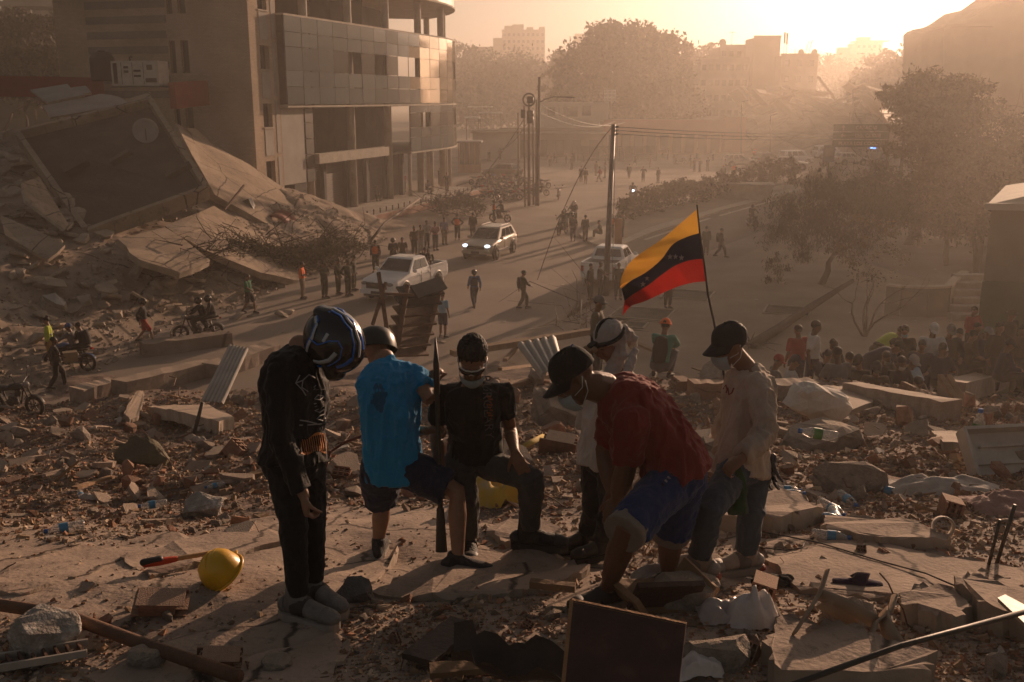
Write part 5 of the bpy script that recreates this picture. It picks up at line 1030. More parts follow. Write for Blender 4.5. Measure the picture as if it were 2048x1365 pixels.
def vehicle(kind, name, label, loc, rz, paint, lamps=False, group=None, letter=None):
 e = empty(name, loc, rz, label, {'pickup': 'pickup truck', 'suv': 'car', 'van': 'van'}[kind], group)
 pk = kind == 'pickup'; vn = kind == 'van'
 if pk: st = [(2.62, .55, .82, .72, .9), (2.55, .42, .98, .86, .92), (2.3, .38, 1.06, .93, .93), (1.5, .38, 1.16, .94, .93), (1.1, .38, 1.2, .94, .94), (-.75, .38, 1.2, .94, .95), (-.8, .38, 1.16, .94, .97), (-2.45, .42, 1.16, .93, .98), (-2.58, .5, 1.14, .9, .98)]
 elif vn: st = [(2.3, .5, .85, .72, .9), (2.2, .4, 1.05, .88, .92), (1.5, .36, 1.2, .92, .94), (-2.2, .36, 1.25, .93, .96), (-2.35, .5, 1.2, .9, .95)]
 else: st = [(2.32, .5, .78, .68, .85), (2.24, .36, .92, .82, .88), (1.9, .33, 1.0, .9, .9), (1.0, .33, 1.1, .93, .92), (-1.9, .36, 1.12, .93, .94), (-2.2, .42, 1.1, .88, .93), (-2.3, .55, 1.0, .8, .92)]
 mb = MB(); ring_loft(mb, st); mb.build('body', paint, e, False)
 cb = (1.15, -.78, .45, -.62, 1.2, 1.79) if pk else (1.6, -2.2, .9, -2.05, 1.2, 2.0) if vn else (1.05, -2.15, .2, -1.7, 1.08, 1.7)
 x0, x1, x2, x3, zb, zr = cb; hb, ht = .87, .70 if not vn else .78
 B = lambda x, s: Vector((x, s * hb, zb - .03)); T = lambda x, s: Vector((x, s * ht, zr))
 mb = MB(); ring = [(x0, hb, zb - .03), (x1, hb, zb - .03), (x1, -hb, zb - .03), (x0, -hb, zb - .03), (x2, ht, zr - .05), (x3, ht, zr - .05), (x3, -ht, zr - .05), (x2, -ht, zr - .05), (x2 - .12, ht * .86, zr), (x3 + .1, ht * .86, zr), (x3 + .1, -ht * .86, zr), (x2 - .12, -ht * .86, zr)]
 mb.add(ring, [(0, 1, 2, 3)] + [(i, 4 + i, 4 + (i + 1) % 4, (i + 1) % 4) for i in range(4)] + [(4 + i, 8 + i, 8 + (i + 1) % 4, 4 + (i + 1) % 4) for i in range(4)] + [(11, 10, 9, 8)]); mb.build('cabin', paint, e)
 def face(a, b, c, d, s0, s1, t0, t1, out, nm):
  q = lambda s, t: (a.lerp(b, s)).lerp(d.lerp(c, s), t)
  m2 = MB(); pts = [q(s0, t0), q(s1, t0), q(s1, t1), q(s0, t1)]; nn = (pts[1] - pts[0]).cross(pts[3] - pts[0]).normalized()
  if nn.dot(out) < 0: pts = pts[::-1]; nn = -nn
  qd(m2, [p + nn * 0.004 for p in pts]); return m2.build(nm, M_CWIN, e)
 tl = lambda x, s: Vector((x, s * ht, zr - .05))
 face(B(x0, 1), B(x0, -1), tl(x2, -1), tl(x2, 1), .05, .95, .12, .95, Vector((1, 0, .5)), 'windshield')
 face(B(x1, 1), B(x1, -1), tl(x3, -1), tl(x3, 1), .08, .92, .25, .9, Vector((-1, 0, .3)), 'rear_window')
 spans = [(.13, .5), (.55, .93)] if pk else [(.16, .4), (.43, .68), (.71, .9)]
 for s in (1, -1):
  for a, b in spans: face(B(x0, s), B(x1, s), tl(x3, s), tl(x2, s), a, b, .18, .9, Vector((0, s, .2)), 'side_window')
  mb = MB(); mb.blob((x0 - .25, s * 1.02, zb + .08), (.07, .12, .09)); mb.build('mirror', paint, e, True)
  fx = st[1][0]; m_h = mat('headlight_lit', (0.8, 0.85, 0.9), bump=0, emit=(0.75, 0.88, 1.0), emit_s=1.8) if lamps else mat('headlight_glass', (0.25, 0.24, 0.23), rough=0.1, bump=0)
  mb = MB(); mb.blob((fx - .02, s * .67, .86 if not pk else .88), (.16, .17, .09)); mb.build('headlight', m_h if not lamps else m_h, e, True)
  mb = MB(); mb.box((st[-1][0] + .04, s * .8, .95), (.1, .14, .28)); mb.build('tail_light', mat('red_lens', (0.3, 0.03, 0.02), rough=0.2, bump=0), e)
  wbx = (1.62, -1.5) if pk else (1.42, -1.38)
  for x in wbx:
   r = .40 if pk else .36
   mb = MB(); mb.torus((x, s * .9, r + .02), (0, 1, 0), r + .09, .06, 22, 5); mb.build('wheel_arch', paint if pk else M_BLKP, e, True)
   mb = MB(); mb.lathe([(0.01, 0), (r + .07, 0)], (x, s * (.945), r + .02), (0, s, 0), 18); mb.build('wheel_well', M_BLKP, e)
   wheel_obj(e, x, s * .9, r, .24)
  mb = MB(); mb.box((0.3, s * .93, .42), (2.2, .05, .12)); mb.build('side_sill', M_BLKP, e)
  for x in ((.15, -.75) if pk else (.1, -.95)):
   mb = MB(); mb.box((x, s * .942, .82), (.02, .012, .7)); mb.build('door_seam', M_BLKP, e)
   mb = MB(); mb.box((x + .14, s * .955, 1.02), (.2, .03, .04)); mb.build('door_handle', paint, e)
 mb = MB(); mb.box((st[0][0] + .0, 0, .80 if pk else .76), (.08, 1.05, .26 if pk else .16)); g_ = mb.build('grille', M_BLKP, e)
 mb = MB(); mb.box((st[0][0] - .02, 0, .52), (.22, 1.66, .2)); mb.build('bumper', paint, e)
 mb = MB(); mb.box((st[0][0] + .02, 0, .38), (.12, 1.3, .14)); mb.build('air_intake', M_BLKP, e)
 mb = MB(); mb.box((st[0][0] + .1, 0, .5), (.02, .5, .13)); mb.build('number_plate', mat('plate_grey', (.35, .33, .3) if not pk else (0.05, 0.05, 0.05), bump=0), e)
 if letter:
  me = text_mesh(letter, 0.12, 0.004); me.materials.append(mat('chrome', (.6, .58, .55), rough=.2, metal=.8, bump=0)); t = link('lettering', me, e); t.location = (st[0][0] + .05, 0, .82); t.rotation_euler = (R(90), 0, R(90))
 if pk:
  mb = MB(); mb.box((-1.65, 0, 1.167), (1.55, 1.55, .012)); mb.build('cargo_bed', M_BLKP, e)
  for s in (1, -1): mb = MB(); mb.box((-1.65, s * .86, 1.2), (1.7, .1, .1)); mb.build('bed_rail', paint, e)
  mb = MB(); mb.box((-2.53, 0, 1.2), (.08, 1.7, .1)); mb.build('tailgate_rail', paint, e)
 elif not vn:
  for s in (1, -1): mb = MB(); mb.tube([(0, s * .6, zr + .0), (-.2, s * .6, zr + .06), (-1.5, s * .6, zr + .06), (-1.65, s * .6, zr)], .022, 5); mb.build('roof_rail', M_BLKP, e)
  mb = MB(); mb.box((st[0][0] + .05, 0, .76), (.02, .16, .07)); mb.build('emblem', mat('chrome', (.6, .58, .55)), e)
 return e
WHITE = carpaint('white', (0.80, 0.78, 0.75)); BEIGE = carpaint('champagne', (0.44, 0.37, 0.29)); SILVER = carpaint('silver', (0.40, 0.37, 0.33)); DARKC = carpaint('dark', (0.05, 0.046, 0.042))
hd1 = math.atan2(-math.cos(R(24)), -math.sin(R(24)))
f = G(757, 606); vehicle('pickup', 'pickup_truck', 'white double cab pickup truck driving beside the standing soldiers', f - Vector((math.cos(hd1), math.sin(hd1), 0)) * 2.5, hd1, WHITE, letter='TOYOTA')
f = G(953, 522); hd2 = math.atan2(-math.cos(R(20)), -math.sin(R(20))); vehicle('suv', 'estate_car', 'champagne coloured off road car with lit headlights following the pickup', f - Vector((math.cos(hd2), math.sin(hd2), 0)) * 2.2, hd2, BEIGE, lamps=True)
vehicle('pickup', 'pickup_truck', 'pale pickup truck parked behind the waving flag', G(1222, 560), R(70), WHITE)
far = [('suv', 'pale off road car standing side on at the square edge', 1480, 334, 0.05, SILVER), ('suv', 'dark off road car with glinting roof among parked cars', 1535, 330, 0.5, DARKC), ('van', 'pale van parked next to the dark off road car', 1590, 330, 0.3, WHITE), ('suv', 'small car parked low in front of the pale van', 1580, 340, -0.2, SILVER),
  ('van', 'white van half hidden by the direction sign', 1655, 318, 0.2, WHITE), ('pickup', 'police pickup with blue light behind the feathery tree', 1745, 322, 0.2, SILVER), ('suv', 'dark car among the parked motorcycles', 1005, 357, 2.5, DARKC), ('van', 'white minibus parked under the far canopy shelter', 970, 228, 0.1, WHITE), ('suv', 'silver car glinting under the trees beyond the direction sign', 1700, 330, 0.2, SILVER)]
for kd, lb, u, v, rz, pt in far:
 e = vehicle(kd, {'suv': 'parked_car', 'van': 'parked_van', 'pickup': 'police_pickup'}[kd], lb, G(u, max(v, 300)) if v > 300 else Vector((*P(u, v, 215).xy, 0)), rz, pt)
 if kd == 'pickup':
  mb = MB(); mb.box((-.1, 0, 1.86), (.3, 1.0, .14)); mb.build('light_bar', mat('blue_light', (0.1, 0.2, 0.9), bump=0, emit=(0.1, 0.25, 1.0), emit_s=5.0), e)
# ------------------------------------------------------------------ motorcycles
def moto_proto(name='motorcycle'):
 e = empty(name, (0, 0, 0), 0, 'x x x x', 'motorcycle')
 for x, nm in ((0.64, 'front'), (-0.64, 'rear')):
  mb = MB(); mb.torus((x, 0, .31), (0, 1, 0), .265, .046, 24, 8); w = mb.build('wheel', M_TYRE, e, True)
  mb = MB(); mb.torus((x, 0, .31), (0, 1, 0), .21, .014, 20, 5)
  for k in range(5):
   a = 2 * math.pi * k / 5 + .3; mb.bar((x, 0, .31), (x + math.cos(a) * .21, 0, .31 + math.sin(a) * .21), .03, .025, (0, 1, 0))
  mb.blob((x, 0, .31), (.05, .06, .05)); mb.build('rim', M_STEEL, w)
  mb = MB(); pts = []
  for k in range(8):
   a = R(20 + 17 * k) if nm == 'front' else R(40 + 16 * k); pts.append((x + math.cos(a) * .345, 0, .31 + math.sin(a) * .345))
  mb.loft(pts, [(.06, .008)] * 8, (0, 1, 0), 8); mb.build('mudguard', M_BLKP, e, True)
 mb = MB(); mb.tube([(.42, 0, .92), (.1, 0, .78), (-.35, 0, .72), (-.7, 0, .78)], .022, 6); mb.tube([(.4, 0, .85), (.22, 0, .35), (-.2, 0, .3), (-.3, 0, .72)], .022, 6); mb.build('frame', M_BLKP, e)
 for s in (1, -1):
  mb = MB(); mb.tube([(.64, s * .075, .31), (.42, s * .075, .95)], .024, 6); mb.build('fork', M_STEEL, e)
  mb = MB(); mb.tube([(-.64, s * .09, .31), (-.2, s * .09, .34)], .02, 6); mb.build('swing_arm', M_STEEL, e)
  mb = MB(); mb.tube([(-.6, s * .11, .35), (-.45, s * .12, .72)], .03, 8); mb.build('shock', M_STEEL, e)
  mb = MB(); mb.tube([(.36, s * .24, 1.08), (.36, s * .33, 1.3)], .008, 5); mb.blob((.35, s * .36, 1.34), (.015, .06, .04)); mb.build('mirror', M_BLKP, e)
 mb = MB(); mb.tube([(.28, -.36, 1.03), (.36, -.22, 1.08), (.42, 0, 1.02), (.36, .22, 1.08), (.28, .36, 1.03)], .016, 6); mb.build('handlebar', M_BLKP, e)
 mb = MB(); mb.loft([(.36, 0, .86), (.2, 0, .88), (.02, 0, .85), (-.12, 0, .8)], [(.09, .07), (.145, .11), (.135, .1), (.08, .06)], (0, 1, 0), 12); mb.build('fuel_tank', M_BLKP, e, True)
 mb = MB(); mb.loft([(-.08, 0, .82), (-.3, 0, .81), (-.6, 0, .86), (-.78, 0, .89)], [(.1, .05), (.13, .055), (.12, .055), (.07, .03)], (0, 1, 0), 10); mb.build('seat', M_BLKP, e, True)
 mb = MB(); mb.box((.08, 0, .48), (.3, .24, .24)); mb.loft([(.14, 0, .55), (.2, 0, .74)], [.09, .085], n=10); mb.blob((-.02, .12, .42), (.12, .05, .12)); mb.blob((-.02, -.12, .42), (.12, .05, .12)); mb.build('engine', M_STEEL, e)
 mb = MB(); mb.tube([(.2, -.1, .6), (.28, -.14, .4), (.1, -.16, .26), (-.3, -.17, .3), (-.8, -.18, .42)], [.02, .022, .025, .045, .05], 8); mb.build('exhaust', M_RIM, e, True)
 mb = MB(); mb.blob((.5, 0, .95), (.09, .1, .1)); mb.build('headlight', mat('headlight_glass', (0.25, 0.24, 0.23)), e, True)
 mb = MB(); mb.box((-.84, 0, .82), (.08, .1, .06)); mb.build('tail_light', mat('red_lens', (.3, .03, .02)), e)
 return e
def set_mat(o, m):
 o.material_slots[0].link = 'OBJECT'; o.material_slots[0].material = m
MOTO = moto_proto(); _mused = [0]
PAINTS = {'black': M_BLKP, 'blue': mat('paint_blue', (0.03, 0.09, 0.24), rough=.35, bump=0, spec=.5), 'red': mat('paint_red', (0.26, 0.03, 0.025), rough=.35, bump=0, spec=.5), 'grey': mat('paint_grey', (0.12, 0.11, 0.1), rough=.4, bump=0)}
def moto(label, loc, rz, colour='black', group=None, lean=0.0, lit=False):
 o = MOTO if _mused[0] == 0 else copy_tree(MOTO); _mused[0] += 1
 if _mused[0] > 1:
  for c in o.children: c.parent = o
 o.location = loc; o.rotation_euler = (lean, 0, rz); tag(o, label, 'motorcycle', group)
 if 'group' in o and not group: del o['group']
 for c in o.children:
  if c.name.startswith('fuel_tank'): set_mat(c, PAINTS[colour])
  if c.name.startswith('mudguard') and colour in ('blue', 'red'): set_mat(c, PAINTS[colour])
  if c.name.startswith('headlight'): set_mat(c, mat('moto_lamp_lit', (.8, .9, 1), bump=0, emit=(0.7, 0.85, 1.0), emit_s=6.0) if lit else mat('headlight_glass', (.25, .24, .23)))
 return o
p0, d0 = gpt(62, 832); moto('black motorcycle parked nearest the rubble bank', p0 + Vector((-.45, 0.1, .0)), R(-12), 'black', lean=R(6))
moto('blue motorcycle carrying two riders past the woman in green', G(142, 742), R(172), 'blue')
moto('black motorcycle ridden by two along the debris slope', G(398, 680), R(195), 'black', lit=False)
rg = random.Random(9)
for k, (u, v) in enumerate([(905, 415), (925, 408), (940, 412), (978, 402), (995, 398), (1010, 400), (1025, 402), (1040, 398), (1060, 395), (1080, 392), (985, 385), (1000, 380), (1020, 382), (1040, 378), (970, 375), (955, 370), (990, 366), (1010, 366), (1030, 368), (1050, 372), (1085, 378), (960, 390)]):
 moto('parked motorcycle in the crowded row beside the pole cluster', G(u, v), rg.uniform(2.6, 3.6) if k % 3 else rg.uniform(-.4, .4), rg.choice(['black', 'black', 'blue', 'red', 'grey']), 'motorcycles by the poles', R(7))
moto('lone motorcycle standing in the open square right of the poles', G(1117, 400), R(-95), 'black')
moto('motorcycle with two riders rolling towards the traffic island', G(1125, 470), R(-115), 'black')
moto('second motorcycle with helmeted riders behind the first pair', G(1145, 450), R(-105), 'black')
moto('motorcycle with shining headlight behind the hedge', G(1265, 402), R(-92), 'black', lit=True)
moto('motorcycle with helmeted rider beside the drooping tree', G(1504, 456), R(-80), 'black')
moto('motorcycle stopped beside the officer in orange vest', G(1000, 445), R(150), 'black')
moto('motorcycle in the haze near the market hall railing', G(1362, 330), R(10), 'grey')
# ------------------------------------------------------------------ people in the street
V3 = lambda x, y, z: Vector((x, y, z))
def pose(**kw):
 J = dict(head=V3(.03, 0, 1.60), face=V3(1, 0, -.12), hup=V3(0, 0, 1), nb=V3(-.01, 0, 1.45), che=V3(0, 0, 1.25), wai=V3(0, 0, 1.06), pel=V3(0, 0, .93))
 for X, s in (('R', -1), ('L', 1)):
  J['sh' + X] = V3(0, s * .185, 1.40); J['el' + X] = V3(-.03, s * .24, 1.12); J['wr' + X] = V3(.06, s * .24, .88); J['hip' + X] = V3(0, s * .095, .9); J['kn' + X] = V3(.02, s * .1, .49); J['an' + X] = V3(-.01, s * .105, .105); J['toe' + X] = V3(.2, s * .13, .1)
 for k, v in kw.items(): J[k] = Vector(v)
 return J
def shiftup(J, keys, d):
 for k in keys: J[k] = J[k] + Vector(d)
 return J
UP = ('head', 'nb', 'che', 'wai', 'pel', 'shR', 'shL')
POSES = {
 'stand': pose(),
 'hips': pose(elR=(-.12, -.37, 1.15), wrR=(.02, -.2, 1.0), elL=(-.12, .37, 1.15), wrL=(.02, .2, 1.0), hdR=(.6, .6, -.2), hdL=(.6, -.6, -.2)),
 'folded': pose(elR=(.06, -.26, 1.13), wrR=(.24, 0, 1.16), elL=(.06, .26, 1.13), wrL=(.26, -.02, 1.12), face=(1, .3, -.2)),
 'walk': pose(knR=(.24, -.09, .51), anR=(.3, -.09, .12), toeR=(.52, -.09, .14), knL=(-.02, .09, .5), anL=(-.3, .09, .17), toeL=(-.12, .09, .08), elR=(-.18, -.23, 1.14), wrR=(-.12, -.24, .89), elL=(.08, .23, 1.14), wrL=(.24, .22, .95)),
 'stride': pose(knR=(-.03, -.09, .5), anR=(-.26, -.1, .15), toeR=(-.06, -.1, .08), knL=(.2, .1, .52), anL=(.22, .1, .11), toeL=(.44, .1, .13), elR=(.12, -.22, 1.16), wrR=(.3, -.2, 1.05), elL=(-.14, .24, 1.13), wrL=(-.12, .25, .88)),
 'reach': pose(elR=(.24, -.2, 1.2), wrR=(.46, -.14, 1.22), elL=(.1, .25, 1.14), wrL=(.3, .16, 1.05), face=(1, 0, -.5)),
 'phone': pose(elR=(.2, -.2, 1.22), wrR=(.3, -.06, 1.44), elL=(.05, .24, 1.12), wrL=(.22, .1, 1.08)),
 'bend': pose(head=(.52, 0, 1.24), face=(.75, 0, -.7), hup=(.6, 0, .8), nb=(.42, 0, 1.15), che=(.28, 0, 1.1), wai=(.08, 0, 1.0), pel=(-.08, 0, .88), shR=(.36, -.18, 1.12), shL=(.36, .18, 1.12), elR=(.42, -.2, .84), wrR=(.55, -.14, .62), elL=(.42, .2, .84), wrL=(.56, .12, .64), hipR=(-.08, -.1, .87), hipL=(-.08, .1, .87)),
 'crouch': pose(head=(.22, 0, .98), face=(1, 0, -.35), nb=(.14, 0, .84), che=(.1, 0, .66), wai=(-.02, 0, .44), pel=(-.1, 0, .28), shR=(.13, -.18, .79), shL=(.13, .18, .79), elR=(.34, -.22, .62), wrR=(.5, -.1, .52), elL=(.34, .22, .62), wrL=(.5, .1, .52), hipR=(-.08, -.1, .27), hipL=(-.08, .1, .27), knR=(.32, -.17, .5), knL=(.32, .17, .5), anR=(.04, -.15, .105), anL=(.04, .15, .105), toeR=(.26, -.18, .1), toeL=(.26, .18, .1)),
 'seated': pose(head=(.1, 0, 1.1), face=(1, 0, -.4), nb=(.04, 0, .95), che=(.03, 0, .76), wai=(-.02, 0, .56), pel=(-.05, 0, .42), shR=(.04, -.185, .9), shL=(.04, .185, .9), elR=(.14, -.26, .64), wrR=(.35, -.14, .58), elL=(.14, .26, .64), wrL=(.35, .14, .58), hipR=(0, -.1, .4), hipL=(0, .1, .4), knR=(.4, -.15, .5), knL=(.4, .15, .5), anR=(.42, -.15, .105), anL=(.42, .15, .105), toeR=(.64, -.16, .1), toeL=(.64, .16, .1)),
 'ride': pose(head=(-.06, 0, 1.52), nb=(-.13, 0, 1.38), che=(-.16, 0, 1.2), wai=(-.2, 0, 1.02), pel=(-.22, 0, .9), shR=(-.12, -.185, 1.34), shL=(-.12, .185, 1.34), elR=(.1, -.3, 1.15), wrR=(.27, -.34, 1.07), elL=(.1, .3, 1.15), wrL=(.27, .34, 1.07), hdR=(.7, .3, -.3), hdL=(.7, -.3, -.3), hipR=(-.18, -.12, .88), hipL=(-.18, .12, .88), knR=(.2, -.22, .78), knL=(.2, .22, .78), anR=(-.02, -.2, .38), anL=(-.02, .2, .38), toeR=(.2, -.2, .36), toeL=(.2, .2, .36)),
}
J2 = {k: v.copy() for k, v in POSES['ride'].items()}
for k in J2:
 if k not in ('face', 'hup', 'hdR', 'hdL'): J2[k] = J2[k] + V3(-.36, 0, .06)
J2['wrR'] = V3(-.3, -.12, 1.1); J2['wrL'] = V3(-.3, .12, 1.1); J2['elR'] = V3(-.42, -.27, 1.14); J2['elL'] = V3(-.42, .27, 1.14); POSES['pillion'] = J2
M_SHOEB = mat('shoe_dark', (0.05, 0.043, 0.038), rough=0.8, bump=0.1); M_SOLEG = mat('sole_grey', (0.25, 0.21, 0.17), rough=0.8, bump=0.1)
_DEF = dict(skin=SKIN['brown'], shirt=cloth('black', (0.022, 0.021, 0.02)), trous=cloth('jeans', (0.07, 0.075, 0.085)), shoe=M_SHOEB, sole=M_SOLEG)
TPL = {}
def template(ps, long_sl=False, shorts=False):
 key = (ps, long_sl, shorts)
 if key in TPL: return TPL[key]
 S = dict(_DEF); S['sfrac'] = 1.85 if long_sl else 0.85; S['tfrac'] = 0.98 if shorts else 1.9; S['se'] = .02; S['te'] = .022
 o = body_parts(POSES[ps], S, 0.021, False); L = o['L']; r, f, u = o['ax']; M = Matrix((r, f, u)).transposed()
 mb = MB(); mb.blob(L(0, -.022, .045), (.083, .1, .09), M, 14, 9); o['hair'] = mb.mesh('hair', M_BLKP, True)
 mb = MB(); mb.blob(L(0, -.02, .045), (.083, .1, .09), M, 14, 9); mb.blob(L(0, -.06, .14), (.05, .05, .05), M, 8, 6); o['bun'] = mb.mesh('hair', M_BLKP, True)
 mb = MB(); mb.blob(L(0, -.01, .01), (.125, .148, .14), M, 16, 10); o['helmet'] = mb.mesh('helmet', M_BLKP, True)
 mb = MB(); n = 16; mb.lathe([(.128, .03), (.118, .035), (.108, .075), (.08, .125), (.04, .15), (.005, .157)], L(0, -.005, 0), u, n); o['hardhat'] = mb.mesh('hard_hat', M_BLKP, True)
 c_, b_ = cap_mbs(L); c_.add(b_.v, b_.f); o['cap'] = c_.mesh('cap', M_BLKP, True)
 mb = MB(); mb.lathe([(.175, .035), (.1, .055), (.095, .1), (.07, .13), (.005, .14)], L(0, -.005, 0), u, n); o['sunhat'] = mb.mesh('hat', M_BLKP, True)
 o['mask'] = mask_mb(L).mesh('mask', M_BLKP, True)
 J = POSES[ps]; sd = (J['shR'] - J['shL']).normalized(); mb = MB(); lo2(mb, [J['pel'].lerp(J['wai'], .5), J['wai'], J['che'], J['che'].lerp(J['nb'], .7)], [(.168, .135), (.165, .135), (.185, .14), (.15, .11)], [sd] * 4, ('flat', 'flat')); o['vest'] = mb.mesh('vest', M_BLKP, True)
 fw = Vector((-sd.y, sd.x, 0)); fw = fw if fw.dot(Vector((f.x, f.y, 0))) > 0 else -fw
 mb = MB(); mid = J['che'].lerp(J['wai'], .25); ax_ = (J['nb'] - J['wai']).normalized(); mb.loft([mid - fw * .19 - ax_ * .2, mid - fw * .2, mid - fw * .19 + ax_ * .18], [(.13, .08), (.15, .09), (.12, .07)], sd, 12); o['backpack'] = mb.mesh('backpack', M_BLKP, True)
 TPL[key] = o; return o
CLO = dict(black=(0.02, 0.019, 0.018), char=(0.045, 0.042, 0.04), olive=(0.06, 0.06, 0.035), khaki=(0.13, 0.11, 0.075), grey=(0.17, 0.16, 0.15), lgrey=(0.32, 0.30, 0.28), white=(0.58, 0.55, 0.51), red=(0.33, 0.035, 0.028), orange=(0.85, 0.16, 0.03), lime=(0.42, 0.50, 0.07), green=(0.04, 0.17, 0.08), teal=(0.06, 0.22, 0.17), blue=(0.03, 0.08, 0.22), navy=(0.025, 0.032, 0.06), jeans=(0.07, 0.085, 0.12), pink=(0.34, 0.17, 0.16), lav=(0.27, 0.23, 0.30), ochre=(0.40, 0.22, 0.05), sky=(0.28, 0.42, 0.52), tan=(0.24, 0.17, 0.11), brown=(0.10, 0.065, 0.045))
def CL(n): return cloth(n, CLO[n])
def bgperson(label, ps, loc, rz, shirt='black', trous='jeans', hat='hair', hatc=None, long_sl=False, shorts=False, skin='brown', extra=(), group=None, scale=1.0):
 t = template(ps, long_sl, shorts); e = empty('person', loc, rz, label, 'person', group); e.scale = (scale,) * 3
 def add(nm, me, m):
  o = link(nm, me, e)
  if m is not None: set_mat(o, m)
  return o
 add('body', t['body'], SKIN[skin]); add('shirt', t['shirt'], CL(shirt)); add('shorts' if shorts else 'trousers', t['trousers'], CL(trous))
 for X in 'LR':
  s = link('shoe', t['shoe' + X][0], e); so = link('sole', t['shoe' + X][1], s)
 if hat: add({'bun': 'hair', 'hardhat': 'hard_hat', 'sunhat': 'hat'}.get(hat, hat), t[hat], CL(hatc) if hatc else (mat('hair_black', (.018, .015, .013), rough=.7, bump=.3, bscale=80) if hat in ('hair', 'bun') else mat('helmet_black', (.02, .02, .02), rough=.2, bump=0)))
 if hat and hat not in ('hair', 'bun', 'helmet'): add('hair', t['hair'], mat('hair_black', (.018, .015, .013)))
 for ex in extra:
  nm, c = ex; add(nm, t[nm], CL(c))
 return e
def at(u, v, z=0.0): return G(u, v, z)
def hd(u, vh, d, ps):
 """base so that the head of the pose projects to (u, vh) at depth d"""
 return P(u, vh, d) - Vector((0, 0, POSES[ps]['head'].z))
LF, RT, TO, AW = math.pi, 0.0, -math.pi / 2, math.pi / 2
B = bgperson
B('woman in lime green top and ochre trousers standing beside the blue motorcycle', 'stand', at(104, 732), LF + .3, 'lime', 'ochre', 'bun', None, True)
B('man in black walking in front of the blue motorcycle carrying a box', 'stride', at(117, 780), RT + .5, 'black', 'black', 'hair', skin='dark')
mb = MB(); mb.box((0, 0, 0), (.42, .3, .32)); bx_ = mb.build('cardboard_box', mat('cardboard', (.27, .19, .12))); bx_.location = at(117, 780) + V3(.42, .15, 1.05); bx_.rotation_euler = (0, 0, .5); tag(bx_, 'brown cardboard box carried by the man in black', 'box')
q = at(142, 742); c_, s_ = math.cos(R(172)), math.sin(R(172))
B('rider in grey top and blue cap on the blue motorcycle', 'ride', q, R(172), 'grey', 'black', 'cap', 'blue', True)
B('passenger in black filming with a phone on the blue motorcycle', 'pillion', q, R(172), 'black', 'black', 'hair', extra=(('backpack', 'char'),))
B('helmeted walker in black top and dark red shorts by the debris slope', 'walk', at(291, 688), RT + .2, 'black', 'red', 'helmet', None, True, True)
q = at(398, 680); B('helmeted rider in black steering the motorcycle along the debris slope', 'ride', q, R(195), 'black', 'black', 'helmet', None, True); B('helmeted passenger in black behind the rider by the debris slope', 'pillion', q, R(195), 'black', 'black', 'helmet', None, True)
B('man in green tee and dark shorts walking past the branch heap', 'stride', at(499, 628), RT - .3, 'green', 'black', 'hair', shorts=True)
B('youth in orange shirt standing with folded arms by the branch heap', 'folded', at(606, 598), RT, 'orange', 'tan', 'hair')
for i, (u, v, ps, lb) in enumerate([(650, 597, 'folded', 'soldier in olive nearest the youth in orange shirt'), (677, 590, 'stand', 'soldier in dark olive second from the youth in orange'), (697, 592, 'hips', 'soldier with hands on hips beside the pickup'), (708, 582, 'stand', 'soldier standing half behind the pickup bonnet')]): B(lb, ps, at(u, v), RT + .4 * (i % 2) - .6, 'olive', 'olive', 'cap', 'olive', True)
B('officer in orange vest behind the white pickup', 'stand', at(752, 545), TO, 'char', 'char', 'cap', 'black', True, extra=(('vest', 'orange'),))
B('person in black hood standing behind the pickup roof', 'folded', at(787, 540), TO + .5, 'black', 'black', 'helmet', None, True)
B('person in dark brown top beside the black hooded one', 'stand', at(806, 538), TO, 'brown', 'char')
tk = G(757, 606) - Vector((math.cos(hd1), math.sin(hd1), 0)) * 2.5; bk = lambda a, b: tk + Vector((math.cos(hd1) * a - math.sin(hd1) * b, math.sin(hd1) * a + math.cos(hd1) * b, .75))
B('man in black tee riding in the bed of the white pickup', 'seated', bk(-1.2, .4) + V3(0, 0, .1), hd1 + .5, 'black', 'jeans'); B('man with backpack lounging at the tail of the pickup bed', 'seated', bk(-1.9, .2) + V3(0, 0, -.1), hd1 - 2.5, 'char', 'char', extra=(('backpack', 'olive'),))
for lb, u, v, ps, sh, tr, sk, ht in [('woman in rust brown top in the row watching the traffic', 829, 512, 'stand', 'brown', 'black', 'brown', 'bun'), ('person in pale tan clothes between rust and blue grey tops', 842, 508, 'stand', 'tan', 'lgrey', 'brown', 'hair'), ('person in blue grey tee in the row watching the traffic', 854, 497, 'stand', 'lgrey', 'navy', 'dark', 'hair'), ('woman in pink top and pale jeans with folded arms', 871, 501, 'folded', 'pink', 'jeans', 'brown', 'bun'), ('woman in lavender top with bundle round the waist', 889, 490, 'stand', 'lav', 'tan', 'brown', 'bun')]: B(lb, ps, at(u, v), TO + .5, sh, tr, ht, skin=sk)
B('officer in orange vest and black trousers beside the watching row', 'hips', at(915, 481), TO, 'black', 'black', 'cap', 'black', True, extra=(('vest', 'orange'),))
B('officer in black standing right of the orange vest behind the champagne car', 'stand', at(946, 478), TO, 'black', 'black', 'cap', 'black', True)
B('officer in orange vest beside the stopped motorcycle behind the champagne car', 'stand', at(988, 447), RT, 'char', 'char', 'helmet', None, True, extra=(('vest', 'orange'),)); B('rider in black on the stopped motorcycle behind the champagne car', 'ride', at(1000, 445), R(150), 'black', 'black', 'helmet', None, True)
B('walker in blue vest with yellow shoulders and jeans crossing the road', 'walk', at(949, 617), AW + .3, 'blue', 'jeans', 'helmet', None, True, extra=(('vest', 'navy'),)); B('walker in dark uniform and bush hat with pack crossing the road', 'stride', at(1046, 619), RT + .3, 'olive', 'olive', 'sunhat', 'olive', True, extra=(('backpack', 'char'),))
